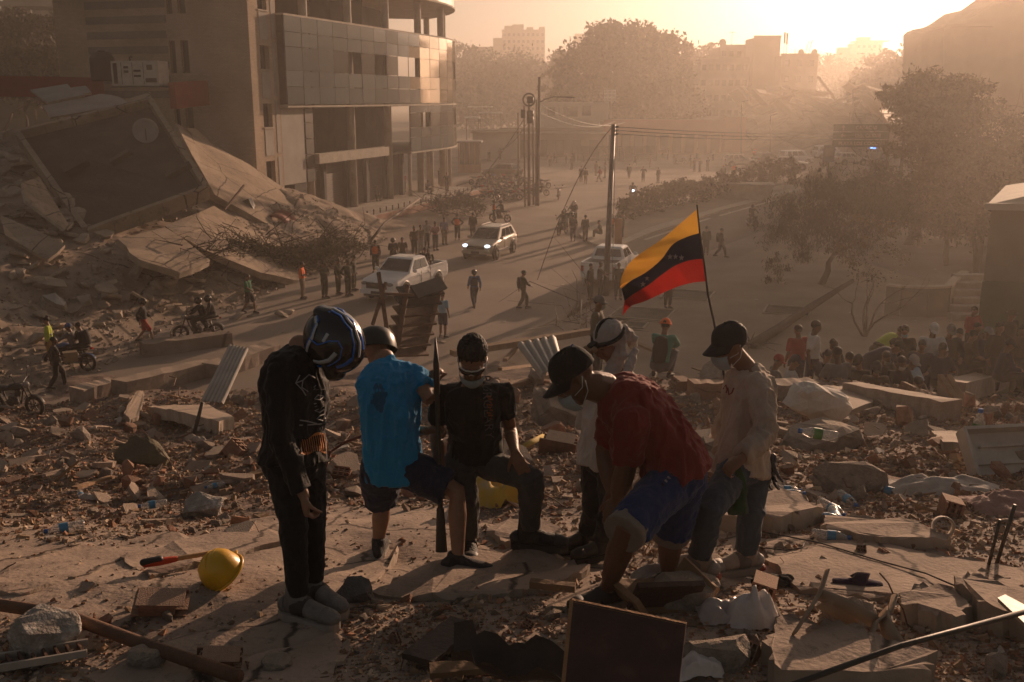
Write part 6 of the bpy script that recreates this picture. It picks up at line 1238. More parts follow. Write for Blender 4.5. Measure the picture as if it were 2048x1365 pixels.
B('man standing with hands on hips at the traffic island end', 'stand', at(1146, 483), AW, 'char', 'jeans', 'hair'); B('officer in dark uniform and cap at the traffic island', 'stand', at(1170, 484), TO + .4, 'black', 'black', 'cap', 'black', True); B('man sitting on the traffic island kerb', 'seated', at(1200, 478), LF, 'char', 'char')
B('worker in orange vest behind the leaning pole', 'stand', at(1222, 480), TO, 'char', 'char', 'hair', extra=(('vest', 'orange'),)); B('dim figure standing in the hedge shadow on the island', 'stand', at(1245, 478), LF, 'olive', 'olive', 'cap', 'olive', True)
for (u, v, a, lb) in ((1125, 470, -115, 'first'), (1145, 450, -105, 'second'), (1265, 402, -92, 'third'), (1504, 456, -80, 'fourth')):
 nm = {'first': 'leading rider in dark jacket rolling towards the traffic island', 'second': 'helmeted rider on the motorcycle behind the leading rider', 'third': 'rider of the motorcycle with shining headlight', 'fourth': 'helmeted rider beside the drooping tree'}[lb]; B(nm, 'ride', at(u, v), R(a), 'char', 'black', 'helmet', 'lgrey' if lb == 'second' else None, True)
 if lb in ('first', 'second'): B('pillion passenger of the ' + ('leading rider' if lb == 'first' else 'second motorcycle') + ' near the island', 'pillion', at(u, v), R(a), 'black', 'black', 'helmet', None, True)
B('man in grey uniform standing by the leaning pole with flowers of rubbish', 'stand', at(1180, 602), TO + 1, 'olive', 'char', 'hair', None, True); B('man in dark top stooping beside the leaning pole', 'reach', at(1199, 598), RT, 'char', 'black'); B('person in dark top between leaning pole and flag', 'stand', at(1236, 600), TO, 'black', 'black')
B('person hidden behind the flag with only legs showing', 'stand', at(1335, 617, .1), TO + .3, 'olive', 'olive', 'cap', 'olive', True); B('figure in cap walking behind the flag pole top', 'stand', at(1411, 512), AW, 'olive', 'char', 'cap', 'olive', True); B('figure in dark clothes striding along the road right of the flag', 'walk', at(1440, 516), RT, 'black', 'char', 'hair', None, True, extra=(('backpack', 'char'),))
SQ = [(1143, 340, 'stand', 'brown', 'char'), (1162, 364, 'stand', 'char', 'char'), (1171, 368, 'stand', 'brown', 'tan'), (1192, 352, 'stand', 'tan', 'tan'), (1199, 365, 'walk', 'red', 'tan'), (1210, 356, 'stand', 'lgrey', 'tan'), (1258, 359, 'walk', 'char', 'char'), (1286, 365, 'hips', 'char', 'char'), (1316, 367, 'stand', 'black', 'char'), (1388, 344, 'stand', 'brown', 'char'), (1399, 345, 'hips', 'char', 'char'), (1415, 343, 'stand', 'black', 'black'), (1426, 322, 'stand', 'lgrey', 'char'), (1300, 335, 'stand', 'tan', 'tan'), (1380, 338, 'stand', 'char', 'brown'), (942, 322, 'stand', 'char', 'char'), (955, 322, 'stand', 'black', 'brown'), (965, 318, 'stand', 'char', 'char'), (978, 324, 'walk', 'black', 'tan'), (1000, 320, 'stand', 'brown', 'black')]
for i, (u, v, ps, sh, tr) in enumerate(SQ): B('hazy figure standing far off in the dusty square' if i < 15 else 'hazy figure waiting beside the kiosk', ps, at(u, v), rg.uniform(-3, 3), sh, tr, 'hair', None, i % 2 == 0, group='figures in the square' if i < 15 else 'figures by the kiosk')
for i in range(16): B('tiny blurred figure far back near the market hall', ('stand', 'walk', 'hips')[i % 3], at(rg.uniform(1090, 1440), rg.uniform(318, 334)), rg.uniform(-3, 3), rg.choice(['char', 'brown', 'tan', 'black']), 'char', 'hair', group='figures near the market hall')
for i, (u, v, d) in enumerate([(1655, 712, 20.6), (1722, 722, 19), (1752, 735, 18.6), (1785, 690, 21), (1845, 690, 20.8), (1882, 700, 20.5), (1920, 668, 23), (1938, 672, 22.5), (2010, 690, 21), (1665, 690, 22)]): B('dark figure packed among the workers crouching in the hollow', 'seated' if i % 3 else 'reach', hd(u, v, d, 'seated' if i % 3 else 'reach'), rg.uniform(-2.5, 1), rg.choice(['black', 'char', 'navy', 'brown']), 'char', rg.choice(['hair', 'cap']), 'black' if i % 2 else 'char', i % 2 == 0, group='crouching workers in the hollow')
B('worker in orange top walking by the parked cars', 'walk', at(1467, 358), AW, 'orange', 'char'); B('worker in yellow helmet leaning over the planter box', 'stand', at(1453, 372) + V3(0, 2.0, .3), TO, 'olive', 'char', 'hardhat', 'ochre', True); B('worker in orange helmet among the parked cars', 'stand', at(1508, 322), TO, 'orange', 'char', 'hardhat', 'orange')
for lb, u, v, ps, sh, ht in [('man in red tee standing on the office terrace', 808, 384, 'stand', 'red', 'hair'), ('figure with raised arm on the office terrace', 880, 371, 'phone', 'black', 'hair'), ('figure in dark clothes beside the terrace pillar', 894, 383, 'hips', 'char', 'hair'), ('person sitting on the terrace floor by the shutters', 752, 402, 'seated', 'grey', 'hair'), ('person in pale top sitting on the terrace near the pillar', 855, 388, 'seated', 'lgrey', 'hair')]: B(lb, ps, at(u, v, .62) + V3(0, 0, -.0), TO + .6, sh, 'char', ht)
B('woman in pale blue tee and dark shorts behind the broken steel stairs', 'stand', at(886, 676, .3), AW - .5, 'sky', 'navy', 'bun', shorts=True)
def H_(lb, u, vh, d, ps, rz, *a, **k): return B(lb, ps, hd(u, vh, d, ps), rz, *a, **k)
H_('man in red tee with his back turned in the hollow', 1597, 662, 21.5, 'stand', AW + .3, 'red', 'navy', 'hair')
H_('tall man in patterned white tee with orange glove stepping into the hollow', 1630, 654, 20, 'walk', RT, 'white', 'navy', 'hair', skin='dark')
H_('crouching man in red cap and grey top behind the rubble bank', 1547, 723, 19.6, 'seated', RT, 'grey', 'char', 'cap', 'red')
H_('man in white vest and blue cap sitting behind the rubble bank', 1580, 724, 19.4, 'seated', RT, 'white', 'jeans', 'cap', 'navy')
H_('broad man in grey tee with a strap seen from behind', 1679, 718, 18.6, 'seated', AW + .2, 'grey', 'char', 'hair', skin='dark', scale=1.06)
H_('dark haired man tucked beside the broad grey tee', 1700, 720, 19.4, 'seated', AW - .2, 'char', 'char', 'hair')
H_('man in navy tee and black cap bending in the hollow', 1742, 690, 20.4, 'bend', RT - .4, 'navy', 'navy', 'cap', 'black')
H_('man in dark mask and backpack squatting in the hollow', 1766, 714, 19.4, 'seated', TO + .3, 'black', 'char', 'hair', extra=(('mask', 'lgrey'),), skin='dark')
H_('stooping worker in yellow reflective vest in the hollow', 1762, 668, 22, 'bend', RT + .3, 'char', 'char', 'hair', None, True, extra=(('vest', 'lime'),))
H_('man in black with pale mask standing behind the crouched workers', 1810, 662, 22, 'reach', TO - .4, 'black', 'char', 'hair', extra=(('mask', 'sky'),))
H_('man in black tee with white letter facing the rubble bank', 1797, 724, 18.9, 'seated', TO + .2, 'black', 'black', 'hair', extra=(('mask', 'white'),), skin='dark')
H_('person in white cap and blue patterned shirt in the hollow', 1819, 722, 19.3, 'seated', TO + .5, 'sky', 'navy', 'cap', 'lgrey')
H_('person in red top sitting lowest against the rubble bank', 1840, 770, 18.2, 'seated', AW, 'red', 'char', 'hair')
H_('man in white tee and white cap sitting with hands on knees', 1864, 668, 21.4, 'seated', TO - .1, 'white', 'jeans', 'cap', 'white', scale=1.1)
H_('man in dark shirt and cap sitting beside the white tee', 1897, 670, 22, 'seated', TO, 'char', 'char', 'cap', 'grey', True, scale=1.1)
for lb, u, v, d, sh, ht, hc in [('man with red pack straps standing by the green wall', 1954, 656, 23.5, 'brown', 'hair', None), ('person in pale cap and navy top by the green wall', 1976, 666, 23, 'navy', 'cap', 'lgrey'), ('tall man in dark pullover by the green wall', 1998, 656, 22, 'black', 'hair', None), ('man in bush hat behind the dark pullover', 2022, 630, 24, 'char', 'sunhat', 'olive'), ('figure in brown at the corner of the green house', 2046, 660, 23, 'brown', 'hair', None), ('figure in dark red leaning at the green wall corner', 1948, 622, 28, 'red', 'hair', None)]: H_(lb, u, v, d, 'folded' if u % 4 == 0 else 'stand', TO + .3, sh, 'char', ht, hc, True)
H_('man in orange helmet and teal shirt crouching with a black backpack', 1325, 662, 19.6, 'crouch', AW - .4, 'teal', 'jeans', 'hardhat', 'orange', True, extra=(('backpack', 'black'),), scale=1.05)
H_('man in khaki shirt and grey cap standing behind the head scarf wearer', 1196, 606, 18.6, 'stand', RT - .3, 'khaki', 'char', 'cap', 'grey', True, extra=(('mask', 'lgrey'),))
# ------------------------------------------------------------------ the six people in front
def jt(p, u, v, L_, sg, d0=None):
 """joint on the ray of pixel (u, v) at bone length L_ from p; sg -1 nearer, +1 farther"""
 o = Vector((0, 0, CAM_Z)); r = P(u, v, 1.0) - o; w = o - p; a = r.dot(r); b = 2 * r.dot(w); c = w.dot(w) - L_ * L_; D_ = b * b - 4 * a * c
 d = (-b + sg * math.sqrt(max(D_, 0))) / (2 * a); return P(u, v, d)
def joints(spec, d):
 """spec: name -> (u, v, depth offset) or (u, v, 'parent', length, sign)"""
 J = {}
 for k, q in spec.items():
  if len(q) == 3 and k not in ('face', 'hup') and not k.startswith(('hd', 'pn')): J[k] = P(q[0], q[1], d + q[2])
  elif len(q) == 5: J[k] = jt(J[q[2]], q[0], q[1], q[3], q[4])
  else: J[k] = Vector(q)
 return J
UA, FA, TH, SH = .29, .25, .42, .41
def worker(label, d, spec, S):
 J = joints(spec, d); o = body_parts(J, S, 0.0075); base = (J['anL'] + J['anR']) / 2; base.z = min(J['anL'].z, J['anR'].z) - .1
 e = empty('person', base, 0, label, 'person'); c = lambda nm, me, par=None: child(nm, me, par or e, base if par is None else None)
 c('body', o['body']); c('shirt', o['shirt']); c(S.get('tname', 'trousers'), o['trousers'])
 o['shoes'] = []
 for X in 'LR': s = c('shoe', o['shoe' + X][0]); link('sole', o['shoe' + X][1], s); o['shoes'].append(s)
 o['c'] = c; o['e'] = e; o['J'] = J; return o
HAIRM = mat('hair_black', (.018, .015, .013)); M_STRAP = mat('black_webbing', (.02, .019, .018), rough=.8, bump=.1)
def hairs(o, k=1.0, z=.0, rough=.006):
 L = o['L']; r, f, u = o['ax']; M = Matrix((r, f, u)).transposed(); mb = MB(); mb.blob(L(0, -.03, .048 + z), (.083 * k, .098 * k, .088 * k), M, 18, 12); o['c']('hair', skin('hair', mb, .007, HAIRM, 1, rough, 60, 4))
def straps(o, pts, r=.0025, m=None, nm='ear_loop'):
 mb = MB(); mb.tube([o['L'](*p) for p in pts], r, 5); o['c'](nm, mb.mesh(nm, m or mat('mask_white', (.55, .55, .53), rough=.9, bump=.1), True))
def eyes(o):
 for s in (-1, 1):
  mb = MB(); mb.blob(o['L'](s * .031, .077, .012), (.012, .008, .006), None, 8, 6); o['c']('eye', mb.mesh('eye', mat('eye_dark', (.03, .02, .015), rough=.2, bump=0), True))
  mb = MB(); mb.tube([o['L'](s * .015, .092, .034), o['L'](s * .033, .088, .04), o['L'](s * .052, .074, .034)], .0045, 5); o['c']('eyebrow', mb.mesh('eyebrow', HAIRM))
M_MASK = mat('mask_blue', (.30, .37, .39), (.25, .31, .33), rough=.9, scale=20, bump=.3, bscale=30, stretch=(1, 1, 6))
def surf_on(me_obj_mesh, pts, fwd, r, name, m, o, off=.004):
 """polyline laid on a garment: each point is cast along fwd onto the mesh"""
 from mathutils.bvhtree import BVHTree
 bm = bmesh.new(); bm.from_mesh(me_obj_mesh); t = BVHTree.FromBMesh(bm); bm.free(); out = []
 for p in pts:
  h = t.ray_cast(p - fwd * 1.0, fwd); out.append((h[0] - fwd * off) if h[0] is not None else p)
 mb = MB(); mb.tube(out, r, 5); return o['c'](name, mb.mesh(name, m))
def text_on(me, s, size, c, right, up, fwd, m, o, name='lettering', off=.004, outline=0.0):
 from mathutils.bvhtree import BVHTree
 bm = bmesh.new(); bm.from_mesh(me); t = BVHTree.FromBMesh(bm); bm.free(); tm = text_mesh(s, size, 0.0)
 for v in tm.vertices:
  p = c + right * v.co.x + up * v.co.y; h = t.ray_cast(p - fwd * .6, fwd); v.co = (h[0] - fwd * off) if h[0] is not None else p
 tm.materials.append(m); return o['c'](name, tm)
oA = worker('man in black jersey and blue striped motorcycle helmet looking down', 5.0, dict(pel=(590, 928, .03), wai=(590, 858, .03), che=(590, 768, .0), nb=(606, 692, .0), head=(664, 688, -.06), face=(.62, -.28, -.75), hup=(.72, -.1, .68),
 shR=(560, 748, -.13), shL=(634, 742, .16), elR=(562, 872, 'shR', .3, -1), wrR=(608, 992, 'elR', .3, -1), elL=(618, 850, 'shL', UA, 1), wrL=(605, 935, 'elL', FA, 1), hdR=(.12, -.15, -1), pnR=(.9, .3, 0),
 hipR=(572, 945, -.06), knR=(590, 1072, -.08), anR=(597, 1198, -.02), toeR=(672, 1240, -.1), hipL=(618, 945, .1), knL=(622, 1060, .08), anL=(630, 1168, .14), toeL=(670, 1205, .05)),
 dict(skin=SKIN['tan'], shirt=[cloth('jersey_black', (.011, .011, .011), rough=.75)], trous=cloth('trousers_black', (.018, .017, .017)), shoe=mat('shoe_grey', (.22, .2, .18), (.1, .09, .085), rough=.7, scale=9), sole=mat('sole_pale', (.34, .3, .26), rough=.7), g=1.08, sfrac=1.92, se=.02, hem=.28, te=.014, tw=.3, curlR=.9, ag=1.0, lg=.88, fk=1.12, high=.05, ears=False))
L = oA['L']; r_, f_, u_ = oA['ax']; Mh = Matrix((r_, f_, u_)).transposed(); HC = L(0, -.005, .02)
mb = MB(); mb.blob(HC, (.138, .168, .150), Mh, 24, 16); mb.loft([HC + f_ * .08 - u_ * .07, HC + f_ * .13 - u_ * .1], [(.115, .05), (.095, .04)], r_, 14); mb.loft([HC - f_ * .1 + u_ * .06, HC - f_ * .15 + u_ * .045], [(.1, .06), (.085, .035)], r_, 12)
hm = oA['c']('helmet', skin('helmet', mb, .008, mat('helmet_gloss', (.012, .012, .013), rough=.16, spec=.6, bump=0), 4));
def hstripe(pts, w, m, nm='stripe'):
 mb = MB(); q = []
 for a, e in pts:
  a, e = R(a), R(e); n = Vector((math.sin(a) * math.cos(e), math.cos(a) * math.cos(e), math.sin(e))); q.append(HC + Mh @ Vector((n.x * .1415, n.y * .1715, n.z * .1535)))
 qq = []
 for i in range(len(q) - 1):
  for j in range(4): qq.append((pts[i][0] + (pts[i + 1][0] - pts[i][0]) * j / 4, pts[i][1] + (pts[i + 1][1] - pts[i][1]) * j / 4))
 qq.append(pts[-1]); q = []
 for a, e in qq:
  a, e = R(a), R(e); n = Vector((math.sin(a) * math.cos(e), math.cos(a) * math.cos(e), math.sin(e))); q.append((HC + Mh @ Vector((n.x * .139, n.y * .169, n.z * .151)), (Mh @ n).normalized()))
 vs = []
 for i, (p, n) in enumerate(q):
  t = (q[min(i + 1, len(q) - 1)][0] - q[max(i - 1, 0)][0]).normalized(); s = t.cross(n) * w / 2; vs += [p - s + n * .001, p - s * .8 + n * .006, p + s * .8 + n * .006, p + s + n * .001]
 mb.add(vs, [(i * 4 + k, (i + 1) * 4 + k, (i + 1) * 4 + k + 1, i * 4 + k + 1) for i in range(len(q) - 1) for k in range(3)]); me = mb.mesh(nm, m, True); o = link(nm, me, hm)
HB = mat('helmet_blue', (.02, .13, .50), rough=.25, bump=0, spec=.5); HW = mat('helmet_silver', (.42, .44, .46), rough=.25, bump=0, spec=.5)
for pts, w, m in [([(178, 20), (168, 45), (140, 68), (60, 72), (25, 50), (15, 25)], .014, HW), ([(170, 12), (155, 40), (130, 58), (70, 60), (42, 42), (30, 18)], .009, HB), ([(182, 30), (178, 60), (100, 80), (20, 66), (6, 40)], .016, HB), ([(30, 18), (34, 0), (40, -14)], .024, HB), ([(150, 18), (128, 16), (112, -8), (108, -38)], .007, HB), ([(142, 14), (122, 10), (108, -10), (104, -44)], .016, HW), ([(112, -16), (92, -8), (84, 14), (74, 26), (60, 22), (50, 4), (52, -26), (58, -50)], .007, HB), ([(96, 20), (90, 4)], .018, HW), ([(62, 8), (60, -12), (66, -34), (74, -46)], .022, HW), ([(150, 42), (150, 26)], .035, HB), ([(162, 36), (166, 20)], .03, HW)]: hstripe(pts, w, m)
for a_, m_ in ((6, .0),):
 mb = MB(); vs = []
 for i in range(7):
  for j in range(13):
   a, e = R(-62 + 124 * j / 12), R(24 - 44 * i / 6); n = Vector((math.sin(a) * math.cos(e), math.cos(a) * math.cos(e), math.sin(e))); vs.append(HC + Mh @ Vector((n.x * .1435, n.y * .1735, n.z * .155)))
 mb.add(vs, [(i * 13 + j, i * 13 + j + 1, (i + 1) * 13 + j + 1, (i + 1) * 13 + j) for i in range(6) for j in range(12)]); link('visor', mb.mesh('visor', mat('visor_dark', (.02, .018, .016), rough=.05, spec=.7, bump=0), True), hm)
straps(oA, [(.06, .03, -.11), (.05, .05, -.15), (.03, .06, -.17)], .006, M_STRAP, 'chin_strap')
vd = (P(620, 850, 5) - P(620, 850, 1)).normalized(); me = oA['shirt']; WL = mat('print_silver', (.32, .31, .31), rough=.6, bump=0)
def px(lst): return [P(u, v, 4.9) for u, v in lst]
for q in ([(600, 752), (592, 768), (606, 782), (612, 792)], [(592, 768), (606, 762), (618, 750), (630, 756)], [(606, 762), (604, 776), (616, 784)], [(628, 775), (645, 755), (650, 778), (628, 780), (645, 755)], [(650, 782), (652, 797)], [(648, 792), (636, 790), (629, 798), (640, 800), (648, 793), (652, 797)], [(628, 808), (648, 803), (630, 814), (648, 812), (630, 822), (640, 825), (650, 818)], [(650, 828), (640, 832), (634, 838), (645, 842), (652, 836)], [(600, 841), (614, 843), (634, 848)], [(599, 851), (620, 850), (645, 848), (664, 843)], [(650, 838), (652, 850), (648, 862)]):
 surf_on(me, px(q), vd, .0032, 'print_stroke', WL, oA)
ORG = mat('print_orange', (.50, .17, .035), (.36, .12, .03), rough=.7, scale=14, bump=.1)
mbv = MB(); from mathutils.bvhtree import BVHTree
bm = bmesh.new(); bm.from_mesh(me); tA = BVHTree.FromBMesh(bm); bm.free(); pts = []
for i in range(9):
 for j in range(15):
  t = j / 14; v = 862 + 44 * i / 8 + (1 - i / 8) * 16 * (1 - t) + 4 * math.sin(t * 9); p = P(602 + (663 - 602) * t, v, 4.9); h = tA.ray_cast(p - vd, vd); pts.append((h[0] - vd * .004) if h[0] is not None and (h[0] - Vector((0, 0, CAM_Z))).length > 4.83 else None)
ok = lambda *k: all(pts[q] is not None for q in k)
mbv.add([p if p is not None else Vector((0, 0, 6)) for p in pts], [(i * 15 + j, i * 15 + j + 1, (i + 1) * 15 + j + 1, (i + 1) * 15 + j) for i in range(8) for j in range(14) if ok(i * 15 + j, i * 15 + j + 1, (i + 1) * 15 + j + 1, (i + 1) * 15 + j)]); oA['c']('print_panel', mbv.mesh('print_panel', ORG, True))
for k in range(12): surf_on(me, px([(598 + k * 4.4, 878 - k * .8), (601 + k * 4.4, 892 - k * .4), (603 + k * 4.4, 904)]), vd, .003, 'print_stripe', cloth('jersey_black', (.011,) * 3), oA, .006)
BAR0, BAR1 = P(871, 674, 5.7), P(883, 1104, 6.0)
bx = lambda v: BAR0.lerp(BAR1, (v - 674) / 430)
oB = worker('man in bright blue tee and navy shorts driving a steel bar into the rubble', 5.9, dict(pel=(788, 932, .05), wai=(782, 868, .0), che=(778, 778, .02), nb=(768, 716, .1), head=(752, 706, .2), face=(.1, .85, -.55), hup=(-.1, .5, .8),
 shL=(730, 768, -.02), shR=(832, 752, .08), elR=(862, 802, 'shR', .27, -1), wrR=(864, 772, 'elR', .2, 1), elL=(775, 856, .3), wrL=(854, 862, .04), hdR=(.1, .1, 1), pnR=(0.75, -.5, 0), hdL=(1, .15, 0.05), pnL=(.1, -.6, -.6),
 hipR=(822, 940, .02), knR=(914, 984, -.0), anR=(916, 1116, -.05), toeR=(985, 1140, -.07), hipL=(758, 940, .06), knL=(764, 1012, .32), anL=(757, 1084, .34), toeL=(764, 1064, .6)),
 dict(skin=SKIN['tan'], shirt=cloth('azure', (.014, .24, .48), (.012, .19, .39), sc=3), trous=cloth('navy_shorts', (.022, .03, .06)), shoe=mat('shoe_black_knit', (.045, .042, .045), rough=.85, bump=.3, bscale=150), sole=mat('sole_pale', (.34, .3, .26)), g=1.0, sfrac=.58, se=.02, hem=.62, tfrac=.80, te=.034, tw=1.0, curlR=1.0, curlL=1.0, tname='shorts', wr=.036, ag=1.0, lg=.98, fk=1.0))
L = oB['L']; mb = MB(); mb.lathe([(.132, -.01), (.131, .02), (.122, .07), (.095, .115), (.05, .14), (.005, .147)], L(0, -.005, .02), oB['ax'][2], 20); mb.lathe([(.126, -.012), (.116, .07), (.05, .132)], L(0, -.005, .02), oB['ax'][2], 20); hB = oB['c']('helmet', mb.mesh('helmet', mat('helmet_olive', (.035, .035, .03), rough=.4, bump=0), True))
straps(oB, [(.085, .02, .0), (.075, .03, -.06), (.05, .05, -.11)], .006, M_STRAP, 'chin_strap')
mb = MB(); pb = [];  bm = bmesh.new(); bm.from_mesh(oB['shirt']); tB = BVHTree.FromBMesh(bm); bm.free(); vB = (P(757, 795, 5) - P(757, 795, 1)).normalized()
def patch(tree_, o, poly_c, ru, rv, m, nm, vdir, d, seed=0, n=34, lobes=.2):
 mb = MB(); rgp = random.Random(seed); rad = [1 + lobes * rgp.uniform(-1, 1) for _ in range(n)]; rings = [[]]
 for k in (0.0, .35, .7, 1.0):
  for i in range(n):
   a = 2 * math.pi * i / n; p = P(poly_c[0] + ru * k * rad[i] * math.cos(a), poly_c[1] + rv * k * rad[i] * math.sin(a), d); h = tree_.ray_cast(p - vdir * .8, vdir); rings[0].append((h[0] - vdir * .003) if h[0] is not None else p)
 mb.add(rings[0], [(j * n + i, j * n + (i + 1) % n, (j + 1) * n + (i + 1) % n, (j + 1) * n + i) for j in range(3) for i in range(n)]); return o['c'](nm, mb.mesh(nm, m, True))
patch(tB, oB, (758, 796), 15, 27, cloth('sweat', (.010, .12, .24)), 'sweat_stain', vB, 5.9, 4)
LsR = oB['shoeR'][2]; tm = text_mesh('TOMMY', .028, .001); tm.materials.append(WL)
rgt = (LsR(1, 0, 0) - LsR(0, 0, 0)); sd_ = (LsR(0, 1, 0) - LsR(0, 0, 0)); sd_ = sd_ if sd_.y < 0 else -sd_
for v in tm.vertices: v.co = LsR(.03, 0, -.052) + rgt * v.co.x * 1.5 + Vector((0, 0, 1)) * v.co.y + sd_ * .0495
link('lettering', tm, oB['shoes'][1])
bar = empty('steel_bar', BAR1, 0, 'long pointed steel digging bar held upright by the man in blue', 'digging bar')
mb = MB(); dv = (BAR0 - BAR1).normalized(); mb.loft([BAR1, BAR1 + dv * .3, BAR0 - dv * .14, BAR0], [(.03, .012), (.015, .014), .0125, .003], n=8, caps=('flat', 'flat')); wb(mb, 'shaft', M_STEEL, bar, True)
mb = MB(); mb.loft([BAR1 + dv * .0, BAR1 + dv * .28], [(.036, .014), (.022, .016)], (1, 0, 0), 8, ('flat', 'flat')); wb(mb, 'blade', M_STEEL, bar)
mb = MB(); mb.loft([BAR0 - dv * .34, BAR0 - dv * .16, BAR0], [.018, .018, .003], n=8, caps=('flat', 'flat')); wb(mb, 'point', M_STEEL, bar, True)
oC_ = worker('man in black lettered tee with lowered mask leaning on his knee', 5.85, dict(pel=(950, 905, .25), wai=(949, 868, .17), che=(947, 812, .05), nb=(946, 766, -.02), head=(945, 722, -.13), face=(-.04, -.8, -.6), hup=(0, -.6, .8),
 shR=(886, 792, .05), shL=(1006, 786, .05), elL=(1020, 858, 'shL', UA, 1), wrL=(1030, 905, 'elL', FA, -1), elR=(872, 872, 'shR', UA, 1), wrR=(882, 945, 'elR', FA, -1), hdL=(.35, -.3, -.7), pnL=(.2, .5, -.6), hdR=(.1, -.1, -1), pnR=(.8, -.3, 0),
 hipR=(920, 922, .25), hipL=(972, 926, .25), knL=(1062, 958, 'hipL', .35, -1), anL=(1060, 1062, 'knL', .37, 1), toeL=(1112, 1092, .2), knR=(932, 1005, .22), anR=(938, 1076, .35), toeR=(940, 1100, .2)),
 dict(skin=SKIN['brown'], shirt=cloth('tee_black', (.016, .0155, .015)), trous=cloth('grey_jeans', (.062, .06, .058), (.042, .041, .04)), shoe=mat('boot_black', (.025, .023, .022), rough=.7, bump=.4, bscale=60), sole=M_TYRE, g=.96, sfrac=.62, se=.016, hem=.3, lg=.92, curlL=.25, curlR=.8, high=.09, fk=1.1))
hairs(oC_, 1.05, .012, .012); oC_['c']('mask', mask_mb(oC_['L'], .022).mesh('mask', M_MASK, True))
for s in (-1, 1): straps(oC_, [(s * .07, .055, -.05), (s * .078, .02, -.03), (s * .08, -.02, .0)])
LC = oC_['L']
for s in (-1, 1):
 mb = MB(); mb.loft([LC(s * .008, .098, .008), LC(s * .04, .093, .008), LC(s * .07, .068, .01)], [(.008, .018), (.008, .025), (.005, .015)], oC_['ax'][1], 10); oC_['c']('lens', mb.mesh('lens', mat('lens_dark', (.015, .014, .014), rough=.08, spec=.6, bump=0), True))
 straps(oC_, [(s * .07, .07, .026), (s * .082, .02, .022), (s * .083, -.02, .012)], .004, mat('frame_white', (.6, .58, .55), rough=.5, bump=0), 'glasses_arm')
straps(oC_, [(-.072, .068, .028), (-.035, .1, .034), (0, .105, .032), (.035, .1, .034), (.072, .068, .028)], .0045, mat('frame_white', (.6, .58, .55)), 'glasses_frame'); straps(oC_, [(-.012, .105, -.005), (0, .112, .01), (.012, .105, -.005)], .003, mat('frame_white', (.6, .58, .55)), 'nose_piece')
vC = (P(975, 815, 5) - P(975, 815, 1)).normalized(); upv = Vector((0, vC.z, -vC.y)).normalized() * -1 if False else Vector((0, .24, .97))
text_on(oC_['shirt'], 'BURGLARY', .075, P(975, 815, 5.75), Vector((.06, -.2, -.97)).normalized(), Vector((1, 0, .06)).normalized(), vC, mat('print_grey', (.12, .11, .105), bump=0), oC_)
for k in range(9): surf_on(oC_['shirt'], [P(974 + (k % 3) * 3, 793 + k * 5.5, 5.7), P(982 + (k % 2) * 3, 794 + k * 5.5, 5.7)], vC, .0055, 'print_mark', mat('print_rust', (.30, .09, .035), bump=0), oC_, .007)
oD = worker('person in white head scarf and loose white shirt wearing a head lamp', 6.25, dict(pel=(1208, 922, .0), wai=(1214, 868, .0), che=(1228, 802, .0), nb=(1234, 742, .0), head=(1217, 686, -.06), face=(-.72, -.5, -.45), hup=(-.3, -.2, .9),
 shR=(1192, 772, .14), shL=(1274, 772, -.12), elL=(1286, 860, 'shL', UA, -1), wrL=(1262, 935, 'elL', FA, -1), elR=(1176, 856, 'shR', UA, 1), wrR=(1174, 935, 'elR', FA, -1),
 hipR=(1190, 935, .08), hipL=(1225, 938, -.08), knR=(1190, 1008, .0), anR=(1174, 1066, .12), toeR=(1122, 1084, .06), knL=(1222, 1012, -.15), anL=(1205, 1084, -.05), toeL=(1160, 1100, -.1)),
 dict(skin=SKIN['brown'], shirt=cloth('dirty_white', (.50, .46, .42), (.36, .32, .28), sc=4), trous=cloth('trousers_black', (.018, .017, .017)), shoe=mat('boot_dusty', (.06, .05, .042), rough=.8), sole=M_TYRE, g=.98, sfrac=1.0, se=.034, hem=.55, lg=.92, ears=False, wr=.038))
eyes(oD); LD = oD['L']; rD, fD, uD = oD['ax']; MD = Matrix((rD, fD, uD)).transposed(); SC = cloth('scarf', (.46, .42, .39), (.33, .29, .26), sc=6)
mb = MB(); mb.blob(LD(0, -.022, .05), (.09, .106, .094), MD, 18, 12); mb.loft([LD(-.07, .03, .045), LD(0, .085, .055), LD(.07, .03, .045)], [.02, .018, .02], uD, 8); mb.blob(LD(-.03, -.12, .0), (.045, .04, .06), MD, 10, 8)
mb.loft([LD(-.03, -.13, .01), LD(-.03, -.15, -.06), LD(-.035, -.14, -.11)], [(.045, .03), (.05, .032), (.035, .025)], rD, 10); oD['c']('head_scarf', skin('head_scarf', mb, .009, SC, 3, .016, 16, 5))
mb = MB()      # scarf tail across cheek and chest
mb.loft([LD(-.075, -.06, .03), LD(-.082, .0, -.06), LD(-.05, .06, -.13), P(1200, 790, 6.07), P(1222, 800, 6.05), P(1245, 770, 6.05), LD(-.11, -.09, -.1)], [(.03, .014), (.05, .014), (.05, .02), (.06, .02), (.06, .02), (.04, .018), (.03, .015)], n=10); oD['c']('scarf_drape', skin('scarf_drape', mb, .009, SC, 3, .02, 14, 8))
mb = MB(); mb.torus(LD(0, -.018, .048), uD, .102, .013, 26, 6, 1.0); oD['c']('head_band', mb.mesh('head_band', M_STRAP, True)); mb = MB(); mb.tube([LD(0, .09 * math.cos(a) - .02, .05 + .1 * math.sin(a)) for a in [R(q) for q in range(0, 181, 20)]], .011, 6); oD['c']('top_band', mb.mesh('top_band', M_STRAP, True))
mb = MB(); mb.box(LD(0, .11, .052), (.05, .05, .04), MD); lp = oD['c']('head_lamp', mb.mesh('head_lamp', M_STRAP))
